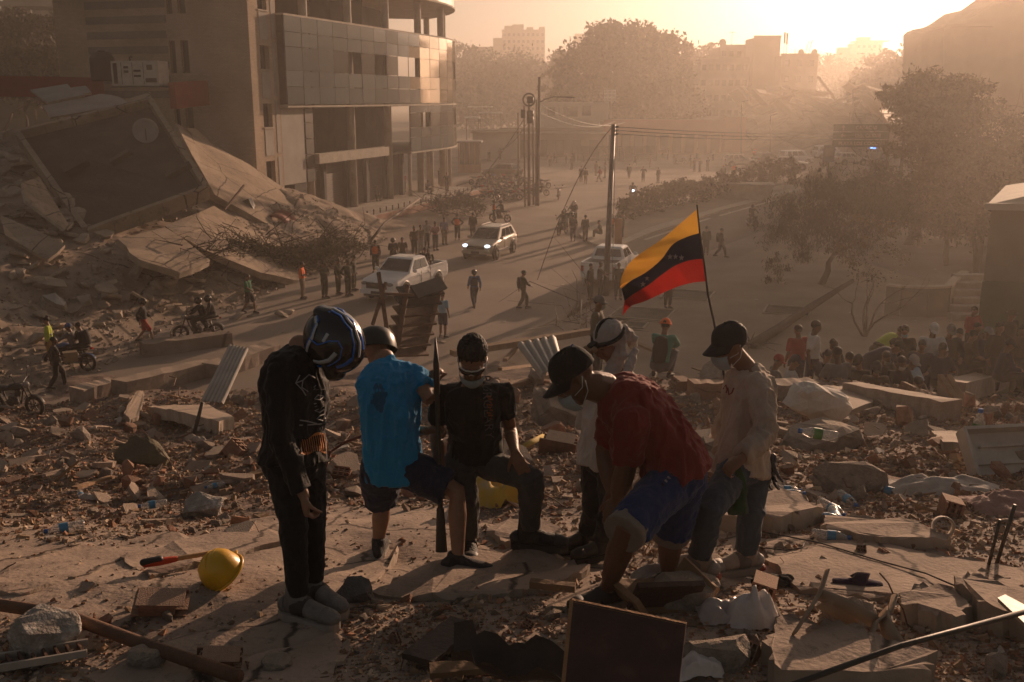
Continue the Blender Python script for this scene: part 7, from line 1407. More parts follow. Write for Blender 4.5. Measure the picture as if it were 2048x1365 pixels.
for s in (-1, 0, 1): mb = MB(); mb.lathe([(.004, 0), (.018, 0), (.02, .03), (.012, .035)], LD(s * .034, .12, .048 - .012 * (s == 0)), fD, 10); link('lamp', mb.mesh('lamp', mat('brass_lamp', (.30, .2, .12), rough=.3, metal=.6, bump=0), True), lp)
oE = worker('heavy man in dark red tee and blue shorts bending with hands on knees', 5.2, dict(pel=(1352, 945, .0), wai=(1328, 880, -.02), che=(1268, 818, -.04), nb=(1204, 776, -.07), head=(1150, 756, -.16), face=(-.80, -.12, -.6), hup=(-.55, -.05, .85),
 shL=(1262, 842, -.26), shR=(1240, 815, .2), elL=(1252, 935, 'shL', .3, 1), wrL=(1232, 1000, 'elL', .25, 1), elR=(1210, 900, 'shR', .3, 1), wrR=(1222, 985, 'elR', .25, -1), hdL=(-.28, -.2, -.9), pnL=(.3, .7, -.2), hdR=(-.2, -.1, -1), pnR=(0.5, -.6, 0),
 hipL=(1338, 968, -.1), hipR=(1366, 960, .14), knL=(1252, 1062, 'hipL', .43, -1), anL=(1215, 1178, -.02), toeL=(1160, 1206, -.06), knR=(1342, 1065, .28), anR=(1336, 1150, .34), toeR=(1280, 1165, .3)),
 dict(skin=mat('skin_deep', (.13, .062, .038), (.10, .05, .03), rough=.5, bump=.1, bscale=60), shirt=cloth('maroon', (.18, .021, .018), (.14, .017, .015), sc=4), trous=[cloth('royal', (.010, .032, .105), (.008, .025, .085))], shoe=M_SHOEB, sole=M_SOLEG, g=1.28, sfrac=.8, se=.02, hem=.36, tfrac=.98, te=.026, tname='shorts', ag=1.4, lg=1.18, nk=1.45, hk=1.1, curlL=.45, curlR=.5, handk=1.1, wr=.032, fk=1.05))
def cap(o, m, m2=None, tilt=0.0):
 c_, b_ = cap_mbs(o['L'], tilt=tilt); k = o['c']('cap', c_.mesh('cap', m, True)); link('brim', b_.mesh('brim', m2 or m, True), k); return k
CB = cloth('cap_black', (.014, .0135, .013)); kE = cap(oE, CB); oE['c']('mask', mask_mb(oE['L'], .01).mesh('mask', M_MASK, True)); straps(oE, [(.07, .05, -.045), (.085, .0, -.03), (.09, -.03, .015)]); straps(oE, [(-.07, .05, -.045), (-.085, .0, -.03), (-.09, -.03, .015)]); straps(oE, [(-.06, .05, -.11), (-.085, -.01, -.06), (-.09, -.03, -.01)])
LE = oE['L']; mb = MB(); mb.box(LE(-.0, -.075, .122), (.035, .02, .022), Matrix((oE['ax'][0], oE['ax'][1], oE['ax'][2])).transposed()); link('badge', mb.mesh('badge', mat('badge_white', (.5, .5, .52), bump=0)), kE)
mb = MB(); mb.box(LE(-.0, -.078, .126), (.012, .016, .02), Matrix((oE['ax'][0], oE['ax'][1], oE['ax'][2])).transposed()); link('badge_mark', mb.mesh('badge_mark', mat('badge_blue', (.03, .06, .3), bump=0)), kE)
for X in 'LR':
 kn, hp = oE['J']['kn' + X], oE['J']['hip' + X]; t = (kn - hp).normalized(); mb = MB(); c0_ = hp.lerp(kn, .9); mb.loft([c0_, c0_ + t * .075], [.103, .107], n=20, caps=('flat', 'flat')); oE['c']('cuff', skin('cuff', mb, .009, cloth('cuff_grey', (.20, .165, .135)), 1, .008, 8, 2))
vE = (P(1340, 960, 5) - P(1340, 960, 1)).normalized()
for k in range(7): surf_on(oE['trousers'], [P(1360 - k * 6, 928 + k * 6.5, 5), P(1364 - k * 6, 932 + k * 6.5, 5)], vE, .006, 'print_mark', WL if k % 3 else CB, oE, .004)
oF = worker('man in dusty pale pullover with black cap and blue mask facing the hole', 5.85, dict(pel=(1484, 935, .03), wai=(1490, 872, .03), che=(1500, 792, .03), nb=(1490, 732, .02), head=(1458, 692, -.03), face=(-.86, -.3, -.32), hup=(-.12, -.05, 1),
 shL=(1520, 772, -.13), shR=(1470, 770, .2), elL=(1530, 868, 'shL', UA, -1), wrL=(1482, 920, 'elL', FA, -1), elR=(1450, 850, 'shR', UA, 1), wrR=(1440, 922, 'elR', FA, -1), hdL=(-.75, -.1, -.55), pnL=(.3, .5, -.6),
 hipL=(1468, 945, -.06), hipR=(1508, 945, .1), knL=(1420, 1018, 'hipL', .4, -1), anL=(1398, 1116, -.16), toeL=(1366, 1140, -.1), knR=(1502, 1025, .0), anR=(1490, 1108, .08), toeR=(1432, 1124, .04)),
 dict(skin=SKIN['brown'], shirt=cloth('pale_pullover', (.44, .355, .285), (.31, .245, .195), sc=2.5), trous=cloth('blue_jeans', (.05, .07, .095), (.035, .05, .07)), shoe=mat('shoe_beige', (.40, .33, .27), (.25, .2, .16), rough=.8, scale=9), sole=mat('sole_pale', (.34, .3, .26)), g=1.0, sfrac=1.85, se=.026, hem=.52, te=.02, tw=.8, ag=1.0, lg=.95, curlL=.9, curlR=.8, wr=.038, fk=1.12, high=.05))
hairs(oF); kF = cap(oF, cloth('cap_navy', (.022, .022, .026)), tilt=-.004); eyes(oF); oF['c']('mask', mask_mb(oF['L'], .0).mesh('mask', M_MASK, True)); straps(oF, [(-.07, .05, -.04), (-.083, .0, -.03), (-.085, -.03, .015)]); straps(oF, [(-.062, .05, -.1), (-.083, -.01, -.06), (-.085, -.03, -.02)])
vF = (P(1450, 790, 5) - P(1450, 790, 1)).normalized(); RDP = mat('print_red', (.25, .04, .04), bump=0)
for q in ([(1446, 778), (1452, 770), (1455, 782)], [(1452, 786), (1456, 776), (1458, 790), (1464, 786), (1468, 776)]): surf_on(oF['shirt'], [P(u, v, 5.7) for u, v in q], vF, .004, 'print_stroke', RDP, oF)
for X in 'LR':
 Ls = oF['shoe' + X][2]; mb = MB(); mb.loft([Ls(-.1, 0, -.085), Ls(-.06, 0, -.085)], [(.045, .022), (.047, .022)], Ls(0, 1, 0) - Ls(0, 0, 0), 12); link('heel', mb.mesh('heel', mat('heel_red', (.4, .06, .03), rough=.6, bump=0)), oF['shoes']['LR'.index(X)])
def shoe_trim(o, m1, m2, k_=1.12):
 for X in 'LR':
  Ls = o['shoe' + X][2]; s = Ls(0, 1, 0) - Ls(0, 0, 0); sh_ = o['shoes']['LR'.index(X)]
  for nm, pts, rd, m in (('toe_cap', [Ls(.135, 0, -.047), Ls(.165, 0, -.05), Ls(.19, 0, -.054)], [(.05, .034), (.049, .032), (.04, .026)], m1), ('side_panel', [Ls(-.02, 0, -.03), Ls(.02, 0, -.03), Ls(.05, 0, -.034)], [(.0445, .051), (.0465, .05), (.0475, .0455)], m2), ('heel_counter', [Ls(-.08, 0, -.045), Ls(-.06, 0, -.038)], [(.034, .038), (.038, .046)], m1)):
   mb = MB(); mb.loft(pts, [(a * k_, b * k_) for a, b in rd], s, 14, ('round' if nm == 'heel_counter' else 'flat', 'round' if nm == 'toe_cap' else 'flat')); link(nm, mb.mesh(nm, m, True), sh_)
  for k in range(3):
   mb = MB(); mb.tube([Ls(.05 + k * .024, -.034, -.014 - k * .006), Ls(.058 + k * .024, 0, .004 - k * .008), Ls(.05 + k * .024, .034, -.014 - k * .006)], .0042, 5); link('lace', mb.mesh('lace', m2), sh_)
PAL1 = mat('leather_pale', (.40, .36, .32), (.28, .25, .22), rough=.6, scale=12, bump=.2); DRK = mat('leather_dark', (.045, .042, .04), rough=.6, bump=.2)
shoe_trim(oA, mat('leather_grey', (.2, .18, .165), (.12, .11, .1), rough=.6, scale=12, bump=.3), DRK); shoe_trim(oF, PAL1, mat('suede_grey', (.19, .17, .155), rough=.9, bump=.3)); shoe_trim(oC_, DRK, M_TYRE, 1.1); shoe_trim(oE, DRK, M_TYRE, 1.05); shoe_trim(oD, mat('boot_dusty', (.06, .05, .042)), M_TYRE, 1.0)
gl = empty('work_gloves', P(1540, 925, 5.95), 0, 'pair of dark rubber gloves hanging from the pullover wearer pocket', 'gloves')
for s in (0, 1):
 mb = MB(); hand_mb(mb, P(1538 + 8 * s, 918, 5.92 - .05 * s), (0.1 * (s - .5), 0, -1), (1, -.3, 0), .25, 1, 1.15); wbm = skin('glove', mb, .008, mat('glove_navy', (.02, .024, .04), rough=.5), 1); child('glove', wbm, gl, gl.location)
mb = MB(); bgp = P(1484, 985, 5.62); vs = []
for i in range(9):
 for j in range(10):
  a = 2 * math.pi * j / 10; rr2 = .012 + .05 * math.sin(min(1, i / 7) * math.pi * .6) * (1 + .25 * math.sin(3 * a + i)); vs.append(P(1478, 935, 5.62) + Vector((math.cos(a) * rr2, math.sin(a) * rr2 * .5, -.035 * i)))
mb.add(vs, [(i * 10 + j, i * 10 + (j + 1) % 10, (i + 1) * 10 + (j + 1) % 10, (i + 1) * 10 + j) for i in range(8) for j in range(10)] + [tuple(80 + j for j in range(10))]); tag(mb.build('mesh_bag', cloth('mesh_green', (.014, .055, .022)), None, True), 'small dark green bag dangling from the pullover wearer hand', 'bag')
fl = empty('flag', P(1432, 660, 7.4), 0, 'yellow, dark blue and red flag with white stars flying from a thin pole', 'flag')
FD = 7.4; pp = [P(1394, 410, FD), P(1400, 470, FD), P(1410, 540, FD), P(1416, 590, FD), P(1427, 640, FD), P(1450, 760, FD), P(1470, 900, FD - .1), P(1475, 1010, FD - .15)]
mb = MB(); mb.tube(pp, [.006, .007, .008, .008, .009, .01, .012, .012], 6); wb(mb, 'pole', mat('thin_pole', (.05, .04, .035)), fl, True)
topE = [(1395, 418), (1360, 448), (1322, 480), (1280, 508), (1256, 530), (1243, 555), (1240, 575)]; l1 = [(1401, 466), (1372, 475), (1345, 490), (1322, 520), (1292, 545), (1262, 562), (1243, 578)]; l2 = [(1408, 518), (1380, 521), (1352, 531), (1326, 548), (1296, 571), (1268, 588), (1249, 602)]; botE = [(1415, 563), (1385, 566), (1352, 575), (1320, 589), (1290, 603), (1262, 613), (1245, 632)]
def interp(row, t):
 s = t * (len(row) - 1); i = min(int(s), len(row) - 2); f = s - i; a, b, c, d = [row[min(max(i + k, 0), len(row) - 1)] for k in (-1, 0, 1, 2)]
 cr = lambda a, b, c, d, t: .5 * (2 * b + (c - a) * t + (2 * a - 5 * b + 4 * c - d) * t * t + (-a + 3 * b - 3 * c + d) * t ** 3); return cr(a[0], b[0], c[0], d[0], f), cr(a[1], b[1], c[1], d[1], f)
def fpos(t, s, r0, r1):
 a, b = interp(r0, t), interp(r1, t); u, v = a[0] + (b[0] - a[0]) * s, a[1] + (b[1] - a[1]) * s; return u, v
def fdep(t, w): return FD + .16 * t * math.sin(t * 7.5 + w * 1.4) + .10 * t + .012 * math.sin(t * 40 + w * 5) * t
for nm, r0, r1, w0, m in (('yellow_stripe', topE, l1, 0, cloth('flag_yellow', (.66, .35, .06), (.6, .31, .055))), ('blue_stripe', l1, l2, 1, cloth('flag_blue', (.016, .017, .028))), ('red_stripe', l2, botE, 2, cloth('flag_red', (.36, .022, .018), (.3, .02, .016)))):
 b_ = m.node_tree; mb = MB(); n_, k_ = 60, 8; mb.add([P(*fpos(i / n_, j / k_, r0, r1), fdep(i / n_, w0 + j / k_)) for i in range(n_ + 1) for j in range(k_ + 1)], [(i * (k_ + 1) + j, (i + 1) * (k_ + 1) + j, (i + 1) * (k_ + 1) + j + 1, i * (k_ + 1) + j + 1) for i in range(n_) for j in range(k_)])
 N_ = b_.nodes; pr = N_['Principled BSDF']; tr_ = N_.new('ShaderNodeBsdfTranslucent'); mx = N_.new('ShaderNodeMixShader'); mx.inputs[0].default_value = .32; b_.links.new(pr.inputs['Base Color'].links[0].from_socket, tr_.inputs[0]); b_.links.new(pr.outputs[0], mx.inputs[1]); b_.links.new(tr_.outputs[0], mx.inputs[2]); b_.links.new(mx.outputs[0], [q for q in N_ if q.type == 'OUTPUT_MATERIAL'][0].inputs[0])
 wb(mb, nm, m, fl, True)
for (u, v, s) in ((1363, 516, 6.5), (1351, 514, 6), (1340, 514, 6.5), (1326, 519, 6), (1314, 531, 5.5), (1303, 545, 5.5), (1294, 557, 5.5), (1286, 569, 6)):
 mb = MB(); t = (1408 - u) / 165; dd = fdep(t, 1.5) - .02; ring = []
 for k in range(10):
  a = math.pi / 2 + k * math.pi / 5; q = s * (1 if k % 2 == 0 else .42); ring.append(P(u + q * math.cos(a) * .9, v - q * math.sin(a), dd - .006))
 mb.add(ring + [p + Vector((0, .004, 0)) for p in ring], [tuple(range(10))] + [(k, (k + 1) % 10, (k + 1) % 10 + 10, k + 10) for k in range(10)]); wb(mb, 'star', mat('star_white', (.30, .27, .25), bump=0), fl)
# ------------------------------------------------------------------ rubble field
def gpts(U, V, d0=3.9, d1=40.0, n=300):
 ds = np.geomspace(d0, d1, n)[None, :]; xc = ((U - 1024) / FPX)[:, None]; yc = ((682.5 - V) / FPX)[:, None]
 X = xc * ds; Y = ds * (_cp + yc * _sp); Z = CAM_Z + ds * (-_sp + yc * _cp); T = np.maximum(Hs(X, Y), 0)
 hit = Z <= T; i = hit.argmax(1); k = np.arange(len(U)); i = np.where(hit.any(1), i, n - 1); return X[k, i], Y[k, i], T[k, i], ds[0, i], hit.any(1)
M_TERRA = mat('terracotta', (0.31, 0.165, 0.11), (0.2, 0.108, 0.075), rough=0.92, scale=5, bump=0.4, rand=0.3, dust=0.55)
M_PLAST = mat('white_plaster_flake', (0.52, 0.47, 0.41), (0.40, 0.35, 0.3), rough=0.9, scale=5, bump=0.3, rand=0.2, dust=0.2)
M_GREYC = mat('grey_concrete_lump', (0.31, 0.265, 0.225), (0.18, 0.152, 0.13), rough=0.95, scale=5, bump=0.7, bscale=26, rand=0.3, dust=0.6)
M_TANP = mat('tan_render_plate', (0.37, 0.29, 0.235), (0.25, 0.195, 0.158), rough=0.93, scale=5, bump=0.4, bscale=24, rand=0.25, dust=0.5)
def hollow_brick(name, seed, frac=1.0):
 """clay block with open cells: shell walls and ribs"""
 rgb = random.Random(seed); mb = MB(); L_, W_, H2 = 1.0 * frac, 0.42, 0.62; t = 0.055
 for y in (-W_ / 2, -W_ / 6, W_ / 6, W_ / 2): mb.box((rgb.uniform(-.05, .05), y, 0), (L_ * rgb.uniform(.5, 1), t, H2))
 for z in (-H2 / 2, -H2 / 6, H2 / 6, H2 / 2): mb.box((rgb.uniform(-.05, .05), 0, z), (L_ * rgb.uniform(.45, 1), W_ + t, t * .9))
 return mb.mesh(name, M_TERRA)
KIN = {'concrete_lump': ([chunk_mesh('concrete_lump', 300 + i, 1, .8, .62, 20, M_GREYC, .22) for i in range(10)], 300, 'grey broken concrete lump lying loose in the rubble field', 'concrete lump'),
  'render_plate': ([slab_mesh('render_plate', 320 + i, 1.15, .85, .13, M_TANP, 8) for i in range(9)], 280, 'flat tan plate of broken render lying in the rubble field', 'plate'),
  'brick_fragment': ([chunk_mesh('brick_fragment', 340 + i, 1, .6, .5, 12, M_TERRA, .1) for i in range(7)] + [hollow_brick('brick_fragment', 350 + i, .7 + .1 * i) for i in range(3)], 300, 'reddish broken clay brick piece lying in the rubble field', 'brick'),
  'tile_shard': ([slab_mesh('tile_shard', 360 + i, 1.1, .6, .1, M_TERRA, 5 + i % 3) for i in range(8)], 290, 'thin red clay tile shard lying on the rubble', 'tile shard'),
  'plaster_flake': ([slab_mesh('plaster_flake', 380 + i, 1, .8, .16, M_PLAST, 6 + i % 3) for i in range(7)], 120, 'small whitish plaster flake standing out in the rubble', 'plaster flake')}
def dens(U, V):
 """how thickly pieces lie, as a function of the place seen at (u, v)"""
 a = sstep(770, 815, V) * sstep(1035, 985, V) * 1.0; left = sstep(560, 380, U); a = np.maximum(a, left * sstep(800, 850, V) * sstep(1110, 1040, V))
 right = sstep(1480, 1560, U); a = np.maximum(a, right * sstep(790, 820, V) * sstep(1120, 1060, V) * .9)
 b = .06 * sstep(980, 1000, V); c = sstep(1180, 1230, V) * (.75 * sstep(1420, 1480, U) + .7 * sstep(640, 700, U) * sstep(1150, 1100, U)) + .35 * sstep(1230, 1260, V) * sstep(420, 200, U)
 e = .45 * sstep(700, 745, V) * sstep(880, 940, U)
 return np.clip(np.maximum(np.maximum(a, b), np.maximum(c, e)), 0, 1)
def zone(n, seed):
 g = np.random.default_rng(seed); N6 = n * 5; U = g.uniform(-420, 2470, N6); V = g.uniform(700, 1400, N6); keep = g.random(N6) < dens(U, V)
 U, V = U[keep][:int(n * 1.15)], V[keep][:int(n * 1.15)]; X, Y, Z, D_, hit = gpts(U, V); ok = hit & (Y > 3.3) & (Y < 30) & (Z > .05); U, V, X, Y, Z, D_ = [q[ok][:n] for q in (U, V, X, Y, Z, D_)]
 for fx, fy, fz in FEET:
  far_ = (X - fx) ** 2 + (Y - fy) ** 2 > .04; U, V, X, Y, Z, D_ = [q[far_] for q in (U, V, X, Y, Z, D_)]
 return U, V, X, Y, Z, D_, g
for q, (kn_, (meshes, n, lb, ct)) in enumerate(KIN.items()):
 U, V, X, Y, Z, D_, g = zone(n, 500 + q); base_px = {'concrete_lump': 27, 'render_plate': 42, 'brick_fragment': 25, 'tile_shard': 20, 'plaster_flake': 15}[kn_]
 for i in range(len(X)):
  s = base_px * math.exp(g.normal() * .45) * (.8 + .5 * (V[i] < 1000)) / FPX * D_[i]; s = min(s, .55)
  o = link(kn_, meshes[g.integers(len(meshes))]); flat = kn_ in ('render_plate', 'tile_shard', 'plaster_flake'); tl_ = .32 if flat else 1.2
  o.location = (X[i], Y[i], Z[i] + s * (.07 if flat else .16)); o.rotation_euler = (g.normal() * tl_ - .1, g.normal() * tl_, g.uniform(0, 6.28)); o.scale = (s, s * g.uniform(.7, 1.2), s * g.uniform(.7, 1.25)); tag(o, lb, ct, kn_.replace('_', ' ') + 's of the rubble field')
RB = []
for i in range(5):
 mb = MB(); gq = random.Random(i); mb.tube([(k * .17 - .5, .12 * math.sin(k * gq.uniform(.5, 1.3)), .1 * gq.random() + (.12 * k * (i % 2)) * .5) for k in range(7)], .012, 5); RB.append(mb.mesh('rebar', M_RUST, True))
SP = [slab_mesh('wood_splinter', 700 + i, 1.4, .14, .06, M_WOOD, 6) for i in range(5)]
for nm, ms, n, s0, lb, ct in (('rebar', RB, 80, 60, 'thin bent rusty reinforcing bar poking out of the rubble', 'rebar'), ('wood_splinter', SP, 120, 42, 'splintered strip of wood lying in the rubble field', 'wood')):
 U, V, X, Y, Z, D_, g = zone(n, 640 + n)
 for i in range(len(X)):
  s = s0 * math.exp(g.normal() * .4) / FPX * D_[i]; o = link(nm, ms[g.integers(5)]); o.location = (X[i], Y[i], Z[i] + .05 * s + .01); o.rotation_euler = (g.normal() * .25, g.normal() * .3, g.uniform(0, 6.28)); o.scale = (s, s, s); tag(o, lb, ct, nm.replace('_', ' ') + 's of the rubble field')
U, V, X, Y, Z, D_, g = zone(66000, 900)
def shard(i, s):
 k = 5; w = np.sort(g.random(k)) * 6.28; rr = .5 + .5 * g.random(k); h = g.uniform(.12, .7)
 t = np.stack([np.cos(w) * rr, np.sin(w) * rr, np.full(k, h) * (.7 + .5 * g.random(k))], 1); b = np.stack([np.cos(w) * rr * 1.1, np.sin(w) * rr * 1.1, np.full(k, -.15)], 1); v = np.concatenate([t, b])
 a, c = g.normal() * .5, g.normal() * .5; Rm = np.array([[1, 0, 0], [0, math.cos(a), -math.sin(a)], [0, math.sin(a), math.cos(a)]]) @ np.array([[math.cos(c), 0, math.sin(c)], [0, 1, 0], [-math.sin(c), 0, math.cos(c)]]); return (v @ Rm.T) * s
VS, TI = [], []; PAL = np.array([(.9, .72, .55), (1.0, .82, .62), (.92, .55, .38), (.82, .5, .35), (1.5, 1.35, 1.15), (.55, .45, .37), (.75, .6, .47), (1.1, .85, .62)])
for i in range(len(X)): VS.append(shard(i, .5 * min(.16, 8.0 * math.exp(g.normal() * .5) / FPX * D_[i])) + np.array([X[i], Y[i], Z[i]])); TI.append(PAL[g.integers(len(PAL))] * g.uniform(.7, 1.15))
n = len(VS); F5 = np.array([(0, 1, 6, 5), (1, 2, 7, 6), (2, 3, 8, 7), (3, 4, 9, 8), (4, 0, 5, 9), (0, 1, 2, 3), (0, 3, 4, 4)])
Fq = (np.arange(n) * 10)[:, None, None] + np.array([(0, 1, 6, 5), (1, 2, 7, 6), (2, 3, 8, 7), (3, 4, 9, 8), (4, 0, 5, 9), (0, 1, 2, 3)])[None]; Ft = (np.arange(n) * 10)[:, None] + np.array([(0, 3, 4)])
M_GRIT = mat('rubble_grit', (.40, .34, .29), (.28, .24, .2), rough=.95, scale=8, bump=.3, attr=True)
me = bpy.data.meshes.new('rubble_grit'); vv = np.concatenate(VS); quads = Fq[:, ::-1].reshape(-1, 4)[:, ::-1]
me.from_pydata(vv.tolist(), [], [tuple(int(a) for a in f[::-1]) for f in quads] + [tuple(int(a) for a in f) for f in Ft]); me.materials.append(M_GRIT)
at = me.attributes.new('tint', 'FLOAT_COLOR', 'FACE'); TI = np.array(TI); col = np.concatenate([np.repeat(TI, 6, 0), TI]); at.data.foreach_set('color', np.concatenate([col, np.ones((len(col), 1))], 1).astype(np.float32).ravel())
tag(link('rubble_grit', me), 'fine crushed brick and concrete grit spread over the heap', None, None, 'stuff')
# ------------------------------------------------------------------ slabs of the heap
def on_t(u, v, dz=0.0):
 X, Y, Z, D_, h = gpts(np.array([u], float), np.array([v], float)); return Vector((X[0], Y[0], Z[0] + dz)), D_[0]
def fslab(label, px_, th=.1, dz=.05, m=None, edge=3, jag=.03, seed=1, name='broken_slab', tilt=None, cat='slab'):
 pts = [on_t(u, v, dz)[0] for u, v in px_]
 if tilt:
  zz = [p.z for p in pts]
  for p, t in zip(pts, tilt): p.z += t
 c = sum(pts, Vector()) / len(pts); A = np.array([[p.x - c.x, p.y - c.y, 1] for p in pts]); b = np.array([p.z for p in pts]); k = np.linalg.lstsq(A, b, rcond=None)[0]
 for p in pts: p.z = float(k[0] * (p.x - c.x) + k[1] * (p.y - c.y) + k[2])
 return quad_slab(name, label, pts, th, m or M_SLABDUST, cat, None, edge, seed, jag)
FS = [('flat dusty slab under the feet of the man in blue', [(560, 1035), (690, 1010), (790, 1030), (810, 1080), (760, 1160), (690, 1195), (610, 1150)], .07, .0), ('sunlit slab with straight front edge between the diggers', [(745, 1195), (850, 1145), (960, 1120), (1090, 1108), (1180, 1150), (1100, 1188), (1000, 1200), (880, 1208)], .09, .03),
  ('small tilted slab under the boot of the man in black', [(970, 1062), (1060, 1048), (1130, 1072), (1120, 1100), (1010, 1098)], .12, .05), ('thick broken slab behind the pullover wearer', [(1430, 1030), (1520, 1000), (1600, 1022), (1645, 1048), (1560, 1070), (1440, 1066)], .22, .12),
  ('wide sunlit slab stretching right of the beige shoes', [(1530, 1085), (1700, 1075), (1850, 1115), (2060, 1150), (2060, 1210), (1800, 1205), (1600, 1190), (1540, 1140)], .1, .02), ('ledge slab with crumbled edge beside the white pipe', [(1640, 1050), (1800, 1052), (1870, 1080), (1900, 1098), (1760, 1094), (1650, 1075)], .14, .06),
  ('sloping dusty slab at the foot of the man in red', [(1090, 1225), (1180, 1170), (1260, 1165), (1300, 1200), (1200, 1235)], .08, .02), ('long smooth slab behind the yellow helmet', [(240, 1120), (420, 1075), (560, 1052), (580, 1085), (450, 1120), (300, 1160)], .08, .02),
  ('smooth slab strip at the left beyond the yellow helmet', [(-40, 1150), (140, 1105), (330, 1070), (400, 1080), (260, 1130), (60, 1190), (-40, 1200)], .08, .01), ('large bottom left slab crossed by the rusty pipe', [(180, 1340), (420, 1265), (640, 1255), (700, 1290), (650, 1400), (200, 1420)], .08, .01),
  ('heavy broken slab block in front of the plastic chair', [(1520, 1330), (1560, 1282), (1660, 1295), (1760, 1325), (1860, 1350), (1840, 1400), (1560, 1400)], .22, .12), ('broken slab block right of the plastic chair', [(1800, 1240), (1835, 1205), (1900, 1212), (1930, 1240), (1915, 1275), (1850, 1262)], .18, .1), ('split block at the right behind the black rod', [(1905, 1205), (1940, 1195), (2060, 1235), (2060, 1290), (1950, 1260)], .25, .14),
  ('big pale slab plate leaning on the rubble bank', [(1632, 790), (1680, 785), (1740, 812), (1742, 828), (1700, 838), (1640, 815)], .1, .15), ('second slab plate below the big pale one', [(1630, 825), (1690, 835), (1700, 850), (1650, 860)], .1, .08), ('wide slab plate carrying the juice bottle', [(1860, 885), (1990, 890), (2060, 905), (2060, 935), (1960, 930), (1880, 905)], .12, .14), ('flat slab left of the pale corrugated sheet', [(298, 832), (350, 822), (420, 838), (470, 858), (440, 868), (350, 862)], .3, .3), ('pale block standing on edge in the left rubble', [(250, 845), (275, 802), (292, 806), (280, 850), (262, 862)], .12, .25)]
for i, (lb, q, th, dz) in enumerate(FS): fslab(lb, q, th, dz, M_SLABDUST if i < 13 else M_TANP, 7, .035 if i < 13 else .05, 60 + i)
def beam(label, a, b, w, h, m=None, name='concrete_beam', cat='beam', dz=.15, lift=(0, 0), seg=1):
 p, q = on_t(*a, dz)[0] + Vector((0, 0, lift[0])), on_t(*b, dz)[0] + Vector((0, 0, lift[1])); mid = (p + q) / 2; mb = MB(); n = 8; rgq = random.Random(int(a[0])); t = (q - p)
 vs = []
 s = t.normalized().cross(Vector((0, 0, 1))).normalized()
 for i in range(n + 1):
  c = p - mid + t * i / n
  for x, z in ((-1, -1), (1, -1), (1, 1), (-1, 1)): vs.append(c + s * x * w / 2 * rgq.uniform(.88, 1.05) + Vector((0, 0, 1)) * z * h / 2 * rgq.uniform(.85, 1.05))
 mb.add(vs, [(i * 4 + k, (i + 1) * 4 + k, (i + 1) * 4 + (k + 1) % 4, i * 4 + (k + 1) % 4) for i in range(n) for k in range(4)] + [(3, 2, 1, 0), (n * 4, n * 4 + 1, n * 4 + 2, n * 4 + 3)]); o = mb.build(name, m or M_TANP); o.location = mid; return tag(o, label, cat)
beam('long pale concrete beam along the road edge', (240, 790), (425, 748), .7, .55); beam('shorter pale beam continuing the road edge on the left', (155, 806), (232, 786), .7, .6); beam('rounded dusty beam above the corrugated sheet', (285, 715), (460, 690), .7, .7, M_MOUND); beam('broad beam behind the rider with the striped helmet', (425, 760), (545, 715), .8, .7)
beam('low pale wall slab in front of the working group', (1700, 806), (1900, 842), .35, .32, lift=(.05, 0)); beam('thick fallen beam on the bank under the green wall', (1900, 800), (2060, 752), .5, .4); beam('rough pinkish block row behind the pullover wearer', (1380, 800), (1480, 796), .3, .32, M_TERRA); beam('flat cracked wall piece beside the white vest man', (1540, 800), (1625, 796), .4, .3)
for lb, a, b, w, h, li in [('long grey timber lying across the heap behind the black haired man', (905, 742), (1200, 690), .32, .22, (.55, .5)), ('pale timber plank under the roof tile sheet', (1010, 800), (1150, 760), .18, .08, (.2, .2)), ('thin timber lath crossing the heap near the scarf wearer', (1000, 772), (1120, 745), .09, .06, (.3, .3)), ('long narrow plank across the left slab zone', (360, 1000), (540, 952), .12, .04, (.03, .03)), ('short thick plank on the crest near the orange helmet', (1255, 700), (1320, 725), .16, .1, (.35, .25)), ('pale lath below the crouching man in teal', (1385, 752), (1440, 770), .1, .05, (.2, .1)), ('reddish plank stub on the crest beside the roof tile sheet', (1010, 735), (1050, 700), .16, .12, (.2, .35)), ('dark plank lying by the box board in front', (1060, 1206), (1150, 1212), .05, .04, (.06, .06)), ('narrow tan plank in the left rubble', (150, 990), (225, 968), .1, .04, (.04, .04))]: beam(lb, a, b, w, h, M_WOOD, 'timber', 'plank', .04, li)
for k, (a, b) in enumerate([((1880, 752), (1935, 832)), ((1897, 752), (1940, 830)), ((1910, 775), (1944, 832)), ((1932, 790), (1972, 828))]):
 p, q = P(*a, 17.6 + k * .1), P(*b, 16.6 + k * .1); mb = MB(); mb.bar(p - q, Vector((0, 0, 0)), .09, .07); o = mb.build('timber', M_WOOD); o.location = q; tag(o, 'slim timber leaning on the bank before the white capped man', 'plank', 'timbers leaning on the bank')
# ------------------------------------------------------------------ single things lying in the heap
def corr(label, corners, nr, amp, m, th=.01, name='corrugated_sheet'):
 c = [Vector(p) for p in corners]; n = (c[1] - c[0]).cross(c[3] - c[0]).normalized(); n = n if n.z > 0 else -n; o = sum(c, Vector()) / 4; k = nr * 4; vs = []
 for s in (0, 1):
  for i in range(k + 1):
   for j in range(9):
    t = i / k; p = c[0].lerp(c[1], t).lerp(c[3].lerp(c[2], t), j / 8); vs.append(p - o + n * (amp * abs(math.sin(math.pi * nr * t)) - s * th))
 f = [(i * 9 + j, (i + 1) * 9 + j, (i + 1) * 9 + j + 1, i * 9 + j + 1) for i in range(k) for j in range(8)]; q = (k + 1) * 9; mb = MB(); mb.add(vs, f + [tuple(q + a for a in g[::-1]) for g in f]); b = mb.build(name, m, None, True); b.location = o; return tag(b, label, 'sheet')
M_CORR = mat('pale_corrugated', (.42, .37, .32), (.30, .26, .22), rough=.6, scale=2, bump=.1)
